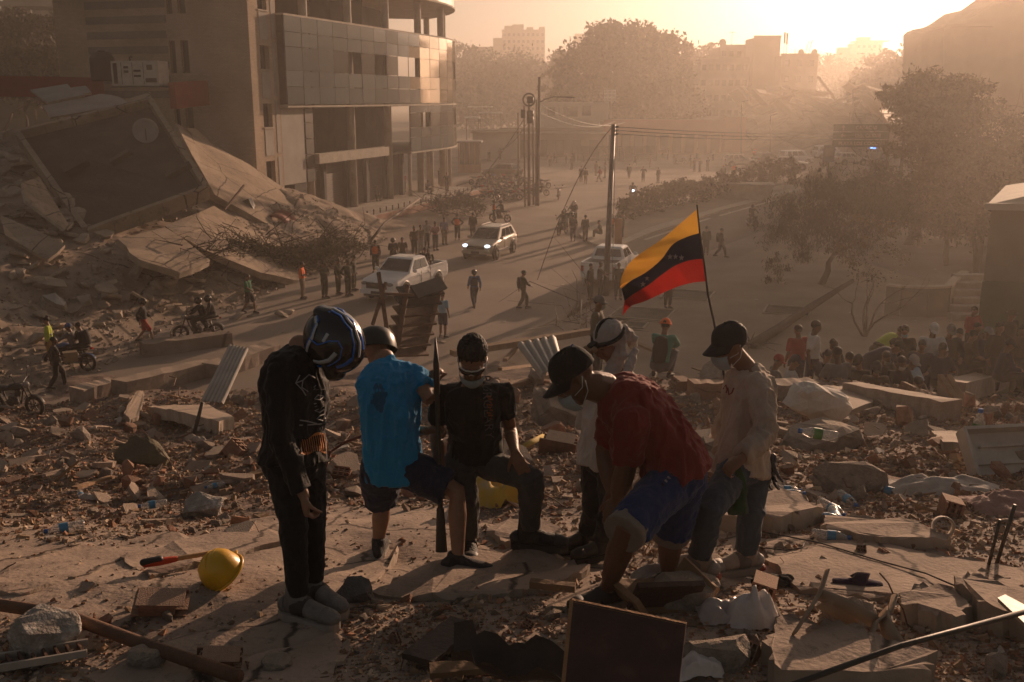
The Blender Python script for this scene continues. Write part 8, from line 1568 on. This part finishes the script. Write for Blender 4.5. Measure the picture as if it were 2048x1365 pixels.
corr('pale corrugated roofing sheet leaning in the left rubble', [P(458, 690, 20.3), P(497, 698, 20.0), P(447, 808, 17.9), P(401, 803, 18.2)], 6, .035, M_CORR)
corr('broken ribbed fibre roof sheet on the heap crest', [P(1034, 692, 13.8), P(1112, 676, 13.9), P(1128, 735, 12.6), P(1082, 756, 12.4)], 5, .06, M_CORR)
st2 = empty('steel_stairs', P(840, 690, 27), 0, 'torn off rusty steel staircase standing upright in the rubble', 'stairs')
s0a, s0b = P(795, 700, 26.5), P(815, 575, 27.4); s1a, s1b = P(848, 700, 27.2), P(884, 568, 28)
for a, b in ((s0a, s0b), (s1a, s1b)): mb = MB(); mb.bar(a, b, .12, .32, (0, 1, 0)); wb(mb, 'stringer', M_RUST, st2)
for k in range(7):
 t = k / 6.5; a, b = s0a.lerp(s0b, t), s1a.lerp(s1b, t); mb = MB(); mb.bar(a + Vector((-.18, -.12, 0)), b, .5, .06, Vector((0, -.5, .8))); wb(mb, 'tread', M_STEEL if k > 4 else M_RUST, st2)
mb = MB(); mb.bar(P(828, 586, 27), P(886, 566, 27.9), .4, .08, Vector((0, -.9, .4))); wb(mb, 'landing', M_STEEL, st2)
for a, b, w in ((P(757, 545, 26.5), P(778, 690, 26.2), .09), (P(772, 565, 26.5), P(745, 650, 26.2), .07), (P(768, 588, 26.5), P(828, 590, 27), .07)): mb = MB(); mb.bar(a, b, w, w); wb(mb, 'rail_bar', M_RUST, st2)
def rod(label, pts, r, m=M_RUST, name='steel_rod', cat='rod'):
 mb = MB(); o0 = Vector(pts[0]); mb.tube([Vector(p) - o0 for p in pts], r, 8); o = mb.build(name, m, None, True); o.location = o0; return tag(o, label, cat)
T_ = lambda u, v, dz=0.0: on_t(u, v, dz)[0]
rod('long rusty pipe lying diagonally over the bottom left slab', [T_(-40, 1228, .06), T_(130, 1262, .07), T_(290, 1318, .07), T_(480, 1385, .06)], .032, name='rusty_pipe', cat='pipe')
rod('thick black rod crossing the bottom right corner', [P(1530, 1390, 3.0), P(1800, 1292, 3.2), P(2080, 1216, 3.45)], .0095, M_STEEL); rod('bent reinforcing rod arching over the left rubble', [T_(372, 988, 0), T_(355, 960, .12), T_(305, 912, .3), T_(285, 895, .36), T_(262, 893, .36)], .008)
for k, (a, b) in enumerate([((1990, 1140), (2030, 1010)), ((1975, 1140), (2000, 1040)), ((385, 880), (405, 805)), ((1160, 670), (1163, 600))]):
 rod(['thin bent rod standing at the right slab edge', 'shorter rod beside the bent rod at the right edge', 'dark post stub standing in the left rubble', 'thin white stick standing on the crest by the khaki shirt'][k], [T_(*a, 0), P(*b, on_t(*a)[1] - .1)], [.012, .01, .04, .025][k], M_STEEL if k < 3 else M_CORR)
rod('thin black cable snaking over the sunlit right slab', [T_(1470, 1085, .1), T_(1560, 1088, .05), T_(1640, 1100, .04), T_(1760, 1140, .05), T_(1850, 1165, .05), T_(1930, 1205, .06)], .005, M_STRAP, 'cable', 'cable'); rod('loop of black cable near the beige shoes', [T_(1520, 1108, .03), T_(1570, 1112, .03), T_(1605, 1105, .03), T_(1608, 1095, .03)], .004, M_STRAP, 'cable', 'cable'); rod('dark red hose between the black jersey and the blue tee', [T_(640, 985, .02), P(660, 905, 9), P(690, 885, 9), P(725, 872, 9)], .012, mat('hose_red', (.12, .03, .025), bump=0), 'hose', 'hose')
for i, (u, v) in enumerate([(1240, 1118), (1260, 1128), (1285, 1122), (1300, 1135)]): p = T_(u, v, .02); rod('strand of torn straw coloured wire between the red mans legs', [p, p + Vector((.08, .05, .12)), p + Vector((.2, .1, .05 * i))], .004, mat('straw_wire', (.35, .25, .15), bump=0), 'wire_strand', 'wire')['group'] = 'wire strands by the legs'
hc = T_(450, 1168, .06); yh = empty('hard_hat', hc, 0, 'bright yellow hard hat lying on its side on the slab', 'hard hat'); ax = Vector((-.52, -.30, .80)).normalized(); YEL = mat('yellow_plastic', (.72, .40, .015), (.62, .34, .015), rough=.35, spec=.5, bump=.05, scale=3)
mb = MB(); mb.lathe([(.118, 0), (.116, .03), (.106, .08), (.082, .12), (.045, .142), (.003, .15)], (0, 0, 0), ax, 24); mb.lathe([(.113, .0), (.1, .08), (.04, .135)], (0, 0, 0), ax, 24); mb.build('shell', YEL, yh, True)
mb = MB(); mb.torus((0, 0, 0), ax, .124, .008, 26, 6); s_, t_ = frame_from(ax); mb.build('rim', YEL, yh, True); mb = MB(); mb.loft([t_ * .1, t_ * .15], [(.07, .006), (.05, .004)], s_, 10); mb.build('peak', YEL, yh, True)
for k in (-1, 0, 1): mb = MB(); mb.tube([s_ * .035 * k + (t_ * math.cos(a) * .118 + ax * math.sin(a) * .152) * (1 - .06 * abs(k)) for a in [R(q) for q in range(12, 169, 12)]], .0055, 6); mb.build('ridge', YEL, yh, True)
a, b = T_(300, 1150, .06), T_(420, 1138, .09); sh = empty('shovel', a, 0, 'shovel handle with red and black grip lying behind the hard hat', 'shovel'); dr = (b - a).normalized()
mb = MB(); mb.loft([a + dr * .12, b], [.014, .015], n=8); wb(mb, 'shaft', mat('handle_wood', (.45, .26, .11), (.36, .2, .09), rough=.6, bump=.1), sh, True)
mb = MB(); mb.loft([a - dr * .02, a + dr * .05, a + dr * .1, a + dr * .15], [(.02, .02), (.03, .022), (.026, .02), (.016, .016)], n=10); wb(mb, 'grip', mat('grip_red', (.55, .06, .02), rough=.4, bump=0), sh, True); mb = MB(); mb.loft([a - dr * .03 + Vector((0, 0, .012)), a + dr * .06 + Vector((0, 0, .016))], [(.022, .02), (.026, .02)], n=10); wb(mb, 'grip_pad', M_BLKP, sh, True)
def lump(label, u, v, s, seed, m, rot=(0, 0, 0), sz=(1, .7, .6), n=26, dz=.3, name='boulder', cat='boulder'):
 p, d = on_t(u, v); bm = bmesh.new(); me = chunk_mesh(name, seed, sz[0], sz[1], sz[2], n, m, .15); bm.from_mesh(me); bmesh.ops.subdivide_edges(bm, edges=bm.edges, cuts=2, use_grid_fill=True)
 for w in bm.verts: k = w.co * 5; w.co += w.co.normalized() * .05 * float(fbm([k.x], [k.y], [k.z], o=3, s=seed)[0])
 bm.to_mesh(me); bm.free(); o = link(name, me); o.location = p + Vector((0, 0, s * dz * sz[2])); o.scale = (s,) * 3; o.rotation_euler = rot; return tag(o, label, cat)
M_GYP = mat('white_gypsum', (.55, .52, .48), (.22, .19, .165), rough=.9, scale=3.5, bump=.6, bscale=18, c3=(.3, .27, .24))
lump('large grey boulder with white gypsum face on the left slab', 408, 1030, .36, 11, M_GYP, (0, .1, .2), (1, .8, .55)); lump('dark blue grey stone at the edge of the blue man slab', 705, 1200, .24, 12, mat('slate_stone', (.15, .14, .135), (.09, .085, .08), rough=.9, scale=4, bump=.6), (0, 0, .4)); lump('rough mortar lump beside the rusty pipe', 92, 1310, .34, 13, M_GYP, (.3, 0, 1), (1, .8, .8)); lump('white foam like block on a brown boulder right of the pullover wearer', 1632, 872, .95, 14, mat('white_foam', (.62, .57, .5), (.5, .45, .39), rough=.9, scale=4, bump=.4), (0, .35, .3), (1, .7, .6), dz=.75); lump('brown boulder under the white foam block', 1640, 905, 1.0, 15, M_GREYC, (0, 0, .6), (1.1, .8, .5)); lump('squared concrete block carrying the clear bottle', 1698, 985, .55, 16, M_GREYC, (0, 0, .1), (1.1, .6, .55)); lump('big slanting grey concrete piece with steel stubs on the crest', 1120, 850, 1.3, 17, M_GREYC, (.2, .5, .3), (1, .7, .5)); lump('angular concrete boulder behind the crouching man in teal', 1440, 775, 1.1, 18, M_GREYC, (0, .3, 1), (1, .7, .6)); lump('mossy dark boulder in the middle of the left rubble', 290, 935, .95, 19, mat('mossy', (.12, .105, .06), (.09, .075, .05), scale=3, bump=.6), (0, .5, .2), (1, .7, .6)); lump('mortar stone on the rusty pipe', 300, 1335, .2, 20, M_GREYC); lump('small round stone at the bottom slab', 552, 1340, .16, 21, M_GREYC, sz=(1, .7, .45)); lump('dark boulder behind the torn cloth in front', 1370, 1215, .4, 22, M_GREYC); lump('broad dusty stone near the white bag', 1700, 1250, .3, 23, M_GREYC); lump('grey block near the bottom edge below the drawer', 1430, 1330, .35, 24, M_GREYC)
for i, (u, v, s, rz) in enumerate([(322, 1228, .23, .2), (1525, 1200, .2, 1.25), (1195, 1112, .13, -.2), (440, 1335, .17, .2), (1360, 782, .42, .5), (1120, 905, .3, -.2), (1900, 1035, .22, 1.3)]):
 p, d = on_t(u, v); o = link('hollow_brick', hollow_brick('hollow_brick', 400 + i, 1.2)); o.location = p + Vector((0, 0, .25 * s)); o.scale = (s, s * 1.3, s * (.45 if i in (0, 3) else .9)); o.rotation_euler = (.2, .12, rz); tag(o, ['broken hollow clay brick lying open between helmet and pipe', 'long red hollow brick behind the white plastic bag', 'small hollow brick by the scarf wearers boot', 'flat hollow brick piece on the bottom left slab', 'hollow brick with square cells on the crest behind the red tee', 'hollow brick standing out beside the yellow pipe', 'upright hollow brick next to the white pipe'][i], 'brick')
M_PET = mat('clear_plastic', (.72, .70, .66), (.62, .6, .57), rough=.18, bump=.1, bscale=20, spec=.5, alpha=.35);
def bottle(label, u, v, L_, rz, tilt=R(90), liquid=None, lab=(.08, .25, .42), dz=.04, d=None, grp=None):
 p = on_t(u, v, dz)[0] if d is None else P(u, v, d); e = empty('bottle', p, 0, label, 'bottle', grp); e.rotation_euler = (tilt, 0, rz); e.scale = (L_,) * 3
 mb = MB(); mb.lathe([(.005, 0), (.13, 0), (.145, .04), (.14, .3), (.13, .36), (.145, .42), (.145, .66), (.10, .8), (.055, .9), (.055, .96)], n=14); mb.build('shell', M_PET, e, True)
 mb = MB(); mb.lathe([(.005, 1.0), (.062, 1.0), (.065, .93), (.062, .9)], n=10); mb.build('bottle_cap', mat('cap_blue', (.05, .15, .4), bump=0), e, True)
 mb = MB(); mb.lathe([(.149, .4), (.150, .62)], n=14); mb.build('wrapper', mat('wrap%d%d' % (lab[0] * 100, lab[1] * 100), lab, rough=.5, bump=0), e, True)
 if liquid: mb = MB(); mb.lathe([(.005, .02), (.125, .02), (.135, .05), (.13, .22), (.005, .22)], n=14); mb.build('drink', mat('orange_juice', (.75, .16, .02), rough=.2, bump=0), e, True)
bottle('upright bottle with a little orange drink standing on the slab plate', 1952, 902, .46, 0, 0, True, (.03, .14, .04)); bottle('clear bottle with green label lying on the squared block', 1668, 948, .34, R(-95), R(82), None, (.07, .22, .06), .34)
for i, (u, v, L_, rz) in enumerate([(1542, 988, .24, 1.4), (1548, 1000, .25, 1.7), (1575, 1042, .25, 1.5), (1612, 1048, .25, 1.6), (1640, 1015, .28, .4), (1665, 1032, .3, -.2), (1678, 1000, .26, .2), (1622, 1080, .25, 1.3), (1462, 1060, .25, 1.5), (1520, 1062, .28, -1.5), (1745, 985, .25, .9)]): bottle(['empty water bottle with blue label in the litter behind the slab', 'bottle with orange label against the thick slab'][i == 9], u, v, L_, rz, R(90), None, (.08, .25, .42) if i != 9 else (.6, .25, .03), grp='bottles behind the slab' if i != 9 else None)
for lb, u, v, L_, rz in [('clear bottle with blue label on the far left slab edge', 170, 1062, .26, R(-62)), ('dirty empty bottle lying behind the gypsum boulder', 335, 1015, .24, R(-70)), ('faint clear bottle in the left rubble', 450, 978, .24, R(-60)), ('squashed bottle lying beside the white rag on the left', 160, 990, .26, R(30))]: bottle(lb, u, v, L_, rz)
def rag(label, u, v, w, h, m, seed, hgt=.12, name='rag', cat='cloth', n=22, dz=.02, d=None):
 p, dd = on_t(u, v, dz); xs_ = np.linspace(-1, 1, n); A, B_ = np.meshgrid(xs_, xs_); rr3 = np.sqrt(A ** 2 + B_ ** 2); Z = hgt * (np.maximum(0, 1 - rr3 ** 2) ** .6 * (.7 + .5 * fbm(A * 1.7, B_ * 1.7, o=2, s=seed)) + (.10 if 'bag' in name or 'plastic' in name else .25) * np.abs(fbm(A * 3, B_ * 3, o=2, s=seed + 1)) * (rr3 < 1.1))
 X = A * w / 2 * (1 + .18 * fbm(A * 1.3, B_ * 1.3, o=2, s=seed + 2)); Y = B_ * h / 2 * (1 + .25 * fbm(A, B_ * 1.2, o=2, s=seed + 3)); V = np.stack([X, Y, Z], -1).reshape(-1, 3); me = np_mesh(name, V, grid_faces(n, n), m, True); o = link(name, me); o.location = p; return tag(o, label, cat)
rag('crumpled yellow and white cloth lying behind the bar', 992, 1005, .42, .34, mat('yellow_cloth', (.55, .36, .06), (.42, .38, .30), rough=.9, scale=3.5, bump=.3, c3=(.5, .33, .06)), 3, .22); rag('white plastic carrier bag standing up in the front debris', 1500, 1245, .26, .22, mat('bag_white', (.62, .56, .52), (.5, .45, .42), rough=.5, scale=5, bump=.3), 5, .17, 'plastic_bag', 'bag'); rag('low crumpled part of clear plastic beside the white bag', 1450, 1240, .26, .2, mat('bag_clear', (.42, .36, .33), rough=.4, bump=.3), 9, .1, 'plastic_sheet', 'plastic'); rag('dark crumpled cloth beside the sunlit slab', 1545, 1172, .26, .14, cloth('rag_dark', (.03, .028, .027)), 6, .06); rag('grey white cloth draped over the broken drawer', 1330, 1172, .34, .22, cloth('rag_grey', (.36, .33, .3)), 7, .12); rag('whitish torn sheet in the right rubble', 1890, 985, .9, .4, cloth('rag_white', (.46, .41, .36)), 8, .11); rag('pinkish torn tarpaulin at the right edge', 2020, 1020, .6, .4, cloth('rag_pink', (.33, .2, .17)), 10, .1); rag('white rag in the left rubble', 175, 1000, .24, .14, cloth('rag_white', (.46, .41, .36)), 12, .06); rag('white rag behind the post stub in the left rubble', 395, 885, .4, .2, cloth('rag_white', (.46, .41, .36)), 13, .12); rag('white crumpled plastic at the bottom edge', 1400, 1355, .2, .14, mat('bag_white', (.62, .56, .52)), 14, .08, 'plastic_sheet', 'plastic')
BX = mat('maroon_board', (.085, .042, .033), (.04, .022, .018), rough=.7, scale=7, bump=.35, bscale=50, c3=(.06, .03, .024)); EDG = mat('chipboard_edge', (.36, .20, .10), (.26, .14, .07), rough=.9, scale=14, bump=.5)
bxq = [P(1142, 1200, 3.75), P(1372, 1248, 3.62), P(1352, 1420, 3.45), P(1122, 1400, 3.55)]; bo = empty('broken_cabinet', bxq[3], 0, 'dark red cabinet panel with raw chipboard edge standing in the front debris', 'cabinet'); nn = (bxq[1] - bxq[0]).cross(bxq[3] - bxq[0]).normalized(); nn = nn if nn.y > 0 else -nn
mb = MB(); mb.add(bxq + [p + nn * .022 for p in bxq], [(0, 1, 2, 3), (7, 6, 5, 4), (1, 5, 6, 2), (2, 6, 7, 3)]); wb(mb, 'panel', BX, bo); mb = MB(); mb.bar(bxq[0] + nn * .011, bxq[1] + nn * .011, .026, .008, Vector((0, 0, 1))); wb(mb, 'top_edge', EDG, bo); mb = MB(); mb.bar(bxq[0] + nn * .011, bxq[3] + nn * .011, .026, .014, Vector((1, 0, 0))); wb(mb, 'side_edge', EDG, bo)
ch = empty('torn_gutter', T_(870, 1300), 0, 'black torn metal gutter with curled end in the front debris', 'gutter'); vs = []; q0, q1, q2 = P(905, 1262, 3.95), P(1010, 1292, 3.85), P(1150, 1318, 3.75)
for i in range(13):
 t = i / 12; c = q0.lerp(q1, min(1, t * 2)) if t < .5 else q1.lerp(q2, t * 2 - 1)
 for j in range(9): a = R(-20 - 150 * j / 8); vs.append(c + Vector((0.015 * math.sin(i * 1.3), -.10 * math.cos(a), .12 * math.sin(a) + .02 * math.sin(i * .8) + (.035 * math.sin(i * 2.7) * math.cos(i * 1.1) if j in (0, 8) else 0))))
mb = MB(); mb.add(vs, [(i * 9 + j, (i + 1) * 9 + j, (i + 1) * 9 + j + 1, i * 9 + j + 1) for i in range(12) for j in range(8)]); wb(mb, 'channel', mat('burnt_metal', (.035, .027, .023), (.06, .04, .03), rough=.6, scale=6, bump=.3), ch, True)
beam('charred board end lying left of the torn gutter', (835, 1345), (930, 1268), .16, .03, mat('burnt_metal', (.035, .027, .023)), 'charred_board', 'board', .06); beam('splintered brown plank under the torn gutter', (860, 1365), (1100, 1340), .09, .03, M_WOOD, 'timber', 'plank', .05)
dw = empty('drawer_unit', T_(1330, 1230), R(15), 'dark smashed drawer unit with tilted front board in the debris', 'furniture')
for c, s, rt, m_ in (((0, 0, .1), (.36, .03, .2), (.5, .1, 0), BX), ((.2, .1, .08), (.03, .28, .16), (.2, .5, .3), M_WOOD), ((-.18, .1, .08), (.03, .3, .14), (.1, -.6, .2), M_WOOD), ((0, .14, .03), (.36, .3, .015), (.1, .1, 0), M_WOOD)): mb = MB(); mb.box((0, 0, 0), s); o = mb.build('board', m_, dw); o.location = c; o.rotation_euler = rt
cr_ = empty('broken_chair', T_(1690, 1260), 0, 'broken beige plastic chair lying on its side by the slab blocks', 'chair'); CHM = mat('beige_plastic', (.33, .25, .18), (.26, .19, .14), rough=.5, scale=3, bump=.1)
def ribbon(pts, w, th, nm):
 mb = MB(); mb.loft(pts, [(w, th)] * len(pts), Vector((.3, -.5, .8)), 8, ('flat', 'flat')); wb(mb, nm, CHM, cr_, True)
ribbon([P(1655, 1140, 4.75), P(1640, 1185, 4.7), P(1625, 1210, 4.65), P(1590, 1265, 4.5)], .03, .008, 'leg'); ribbon([P(1640, 1190, 4.7), P(1680, 1205, 4.68), P(1720, 1225, 4.66), P(1750, 1245, 4.64)], .045, .012, 'seat_edge'); ribbon([P(1650, 1205, 4.7), P(1690, 1230, 4.75), P(1700, 1255, 4.75)], .06, .008, 'seat_shell'); ribbon([P(1790, 1190, 4.66), P(1780, 1225, 4.62), P(1752, 1245, 4.6), P(1735, 1290, 4.5)], .035, .008, 'leg'); ribbon([P(1765, 1225, 4.64), P(1775, 1260, 4.55), P(1800, 1300, 4.45)], .05, .008, 'backrest')
sl = T_(1712, 1178, .03); sp = empty('slipper', sl, R(-10), 'dark purple slipper lying sole down on the right slab', 'slipper'); mb = MB(); mb.loft([(-.12, 0, 0), (-.04, 0, .005), (.06, 0, .005), (.13, 0, 0)], [(.03, .012), (.034, .014), (.045, .016), (.03, .012)], (0, 1, 0), 10); mb.build('sole', cloth('purple', (.03, .015, .045)), sp, True); mb = MB(); mb.loft([(.0, -.04, .01), (.03, 0, .06), (.0, .04, .01)], [(.04, .006)] * 3, (1, 0, 0), 8); mb.build('strap', cloth('purple', (.03, .015, .045)), sp, True)
pp_ = T_(1885, 1085, .1); wp = empty('white_pipe', pp_, 0, 'short open white plastic pipe end in the right rubble', 'pipe'); wp.scale = (.68, .68, .6); wp.rotation_euler = (R(70), 0, R(-20)); mb = MB(); mb.lathe([(.085, 0), (.095, 0), (.095, -.3), (.085, -.3), (.085, 0)], n=18); mb.build('tube', M_CORR, wp, True); mb = MB(); mb.torus((0, 0, 0), (0, 0, 1), .092, .009, 18, 6); mb.build('collar', M_CORR, wp, True)
rod('yellow pipe stub poking from the heap by the black tee man', [T_(1045, 905, .05), T_(1085, 898, .12)], .03, mat('yellow_pipe', (.45, .33, .09), bump=.1), 'pipe_stub', 'pipe')
ft_ = empty('plastic_tray', T_(2010, 945, .12), R(8), 'white ribbed fridge drawer tilted on the right rubble', 'tray'); ft_.rotation_euler = (R(50), 0, R(8)); TRM = mat('tray_white', (.56, .5, .43), rough=.4, bump=0)
mb = MB(); mb.box((0, 0, 0), (.8, .5, .02)); mb.build('base', TRM, ft_)
for x, y, sx, sy in ((-.4, 0, .03, .5), (.4, 0, .03, .5), (0, -.25, .8, .03), (0, .25, .8, .03), (0, -.06, .7, .02), (0.05, .1, .6, .02)): mb = MB(); mb.box((x, y, .07 if sy > .1 or abs(y) > .2 else .03), (sx, sy, .14 if abs(y) > .2 or sy > .1 else .05)); mb.build('rim', TRM, ft_)
fslab('pale laminate board at the bottom right corner', [(1985, 1275), (2000, 1268), (2075, 1310), (2075, 1370)], .02, .2, mat('laminate', (.5, .42, .34), rough=.5, bump=.05), 1, 0, 3, 'laminate_board', cat='board')
gp = T_(70, 1345, .04); gt = empty('metal_grating', gp, R(20), 'piece of slotted metal grating at the bottom left', 'grating')
for k in range(9): mb = MB(); mb.box((-.2 + k * .05, 0, .02), (.012, .09, .03), .3); mb.build('slat', M_RUST, gt)
for y in (-.05, .05): mb = MB(); mb.box((0, y, .02), (.46, .012, .035)); mb.build('side_bar', M_CORR, gt)
def brush(label, spots, n, seed, ln=1.6, r=.03, leaves=0, zb=None):
 g = np.random.default_rng(seed); p0 = spots[0]; e = empty('branch_heap', p0, 0, label, 'branches'); mb = MB()
 for i in range(n):
  c = Vector(spots[g.integers(len(spots))]) - p0 + Vector(g.normal(size=3)) * .5; d = Vector(g.normal(size=3)); d.z = abs(d.z) * .35; d.normalize(); L_ = ln * g.uniform(.4, 1.4); k = Vector(g.normal(size=3)) * .15 * L_; k.z = abs(k.z)
  mb.tube([c, c + d * L_ * .5 + k, c + d * L_], [r * g.uniform(.4, 1.2), r * .5, r * .15], 4)
 o = mb.build('twigs', M_BARK, e); tag(o, kind='stuff')
 if leaves: tag(link('leaves', crown_mesh('leaves', [(*(Vector(s) - p0 + Vector((0, 0, .3))), 1.3, 1.3, .6) for s in spots], leaves, .09, M_LEAFD, seed, .2, .35, .1), e), kind='stuff')
brush('heap of broken branches and leaves along the foot of the debris slope', [gpt(u, v)[0] + Vector((0, 0, .4)) for u, v in ((360, 560), (400, 545), (440, 535), (480, 530), (520, 535), (560, 540))], 260, 4, 1.9, .035, 7000); brush('heap of dark branches behind the soldiers', [gpt(u, v)[0] + Vector((0, 0, .5)) for u, v in ((590, 545), (625, 540), (660, 535), (690, 525), (650, 520))], 220, 5, 1.9, .035, 5000); brush('heap of cut branches and litter below the office terrace', [G(u, v) + Vector((0, 0, .4)) for u, v in ((870, 425), (890, 432), (910, 420), (935, 428), (950, 435))], 160, 6, 2.0, .04, 1500); brush('thin bare branches sticking out right of the crossing walkers', [G(1120, 640), G(1150, 650), G(1175, 655)], 30, 8, 2.6, .025)
rod('long fallen trunk leaning from the branch heap to the terrace', [G(735, 490), G(770, 470) + Vector((0, 0, .8)), G(840, 440) + Vector((0, 0, 1.6))], .09, M_BARK, 'fallen_trunk', 'fallen tree')
g = np.random.default_rng(31); VS = []
while len(VS) < 5200:
 y = g.uniform(27, 66); x = float(edge_x(y)) - abs(g.normal()) * 4.5 + .8; z = float(H_left(x, y)); VS.append(shard(0, g.uniform(.03, .2) * g.random() ** .5) + np.array([x, y, max(z, 0)]))
n = len(VS); k10 = (np.arange(n) * 10)[:, None, None] + np.array([(0, 1, 6, 5), (1, 2, 7, 6), (2, 3, 8, 7), (3, 4, 9, 8), (4, 0, 5, 9), (0, 1, 2, 3)])[None]
me = np_mesh('slope_grit', np.concatenate(VS), k10.reshape(-1, 4), M_CHUNK, False); tag(link('slope_grit', me), 'small broken bits strewn over the debris slope', None, None, 'stuff')
g = np.random.default_rng(77)
for k in range(110):
 u, v = g.uniform(120, 1900), g.uniform(400, 700); q = G(u, v)
 if q.x < edge_x(q.y) + .2 or q.y < 32: continue
 s = g.uniform(.08, .3); o = link('litter_scrap', KIN['plaster_flake' if k % 2 else 'render_plate'][0][k % 7]); o.location = (q.x, q.y, .03 + (.1 if u > 1250 and v > 520 else 0)); o.scale = (s, s, s * .4); o.rotation_euler = (0, 0, g.uniform(0, 6)); tag(o, 'small flat scrap of litter on the dusty street', 'litter', 'litter on the street')
g = random.Random(8); e = empty('collapsed_building', P(1620, 300, 185).xy.to_3d(), 0, 'far collapsed building of tilted floor slabs behind the parked cars', 'ruin')
mb = MB(); mb.lathe([(22, 0), (17, 3.5), (9, 7), (3, 9), (.1, 9.5)], (P(1620, 300, 190).x, P(1620, 300, 190).y, 0), (0, 0, 1), 14); wb(mb, 'mound', M_MOUND, e)
for k in range(26):
 c = P(g.uniform(1490, 1760), g.uniform(178, 235), 178 + g.uniform(0, 8)); mb = MB(); mb.box(c, (g.uniform(3, 9), g.uniform(2, 5), .4), Matrix.Rotation(g.uniform(-.6, .9), 3, 'Y') @ Matrix.Rotation(g.uniform(-.4, .4), 3, 'X')); wb(mb, 'tilted_slab', M_FAR1, e)
bpy.data.scenes.remove(TMP)
# ------------------------------------------------------------------ haze
hz = MB(); hz.box((0, 330, 20.5), (1400, 860, 43.0))
m = bpy.data.materials.new('dusty_air'); m.use_nodes = True; t = m.node_tree; t.nodes.clear()
o_ = t.nodes.new('ShaderNodeOutputMaterial'); pv = t.nodes.new('ShaderNodeVolumePrincipled')
pv.inputs['Color'].default_value = (0.66, 0.61, 0.56, 1); pv.inputs['Density'].default_value = 0.0017; pv.inputs['Anisotropy'].default_value = 0.63
t.links.new(pv.outputs[0], o_.inputs['Volume'])
hzo = tag(hz.build('haze', m), 'dusty orange air hanging over the whole street', None, None, 'stuff')
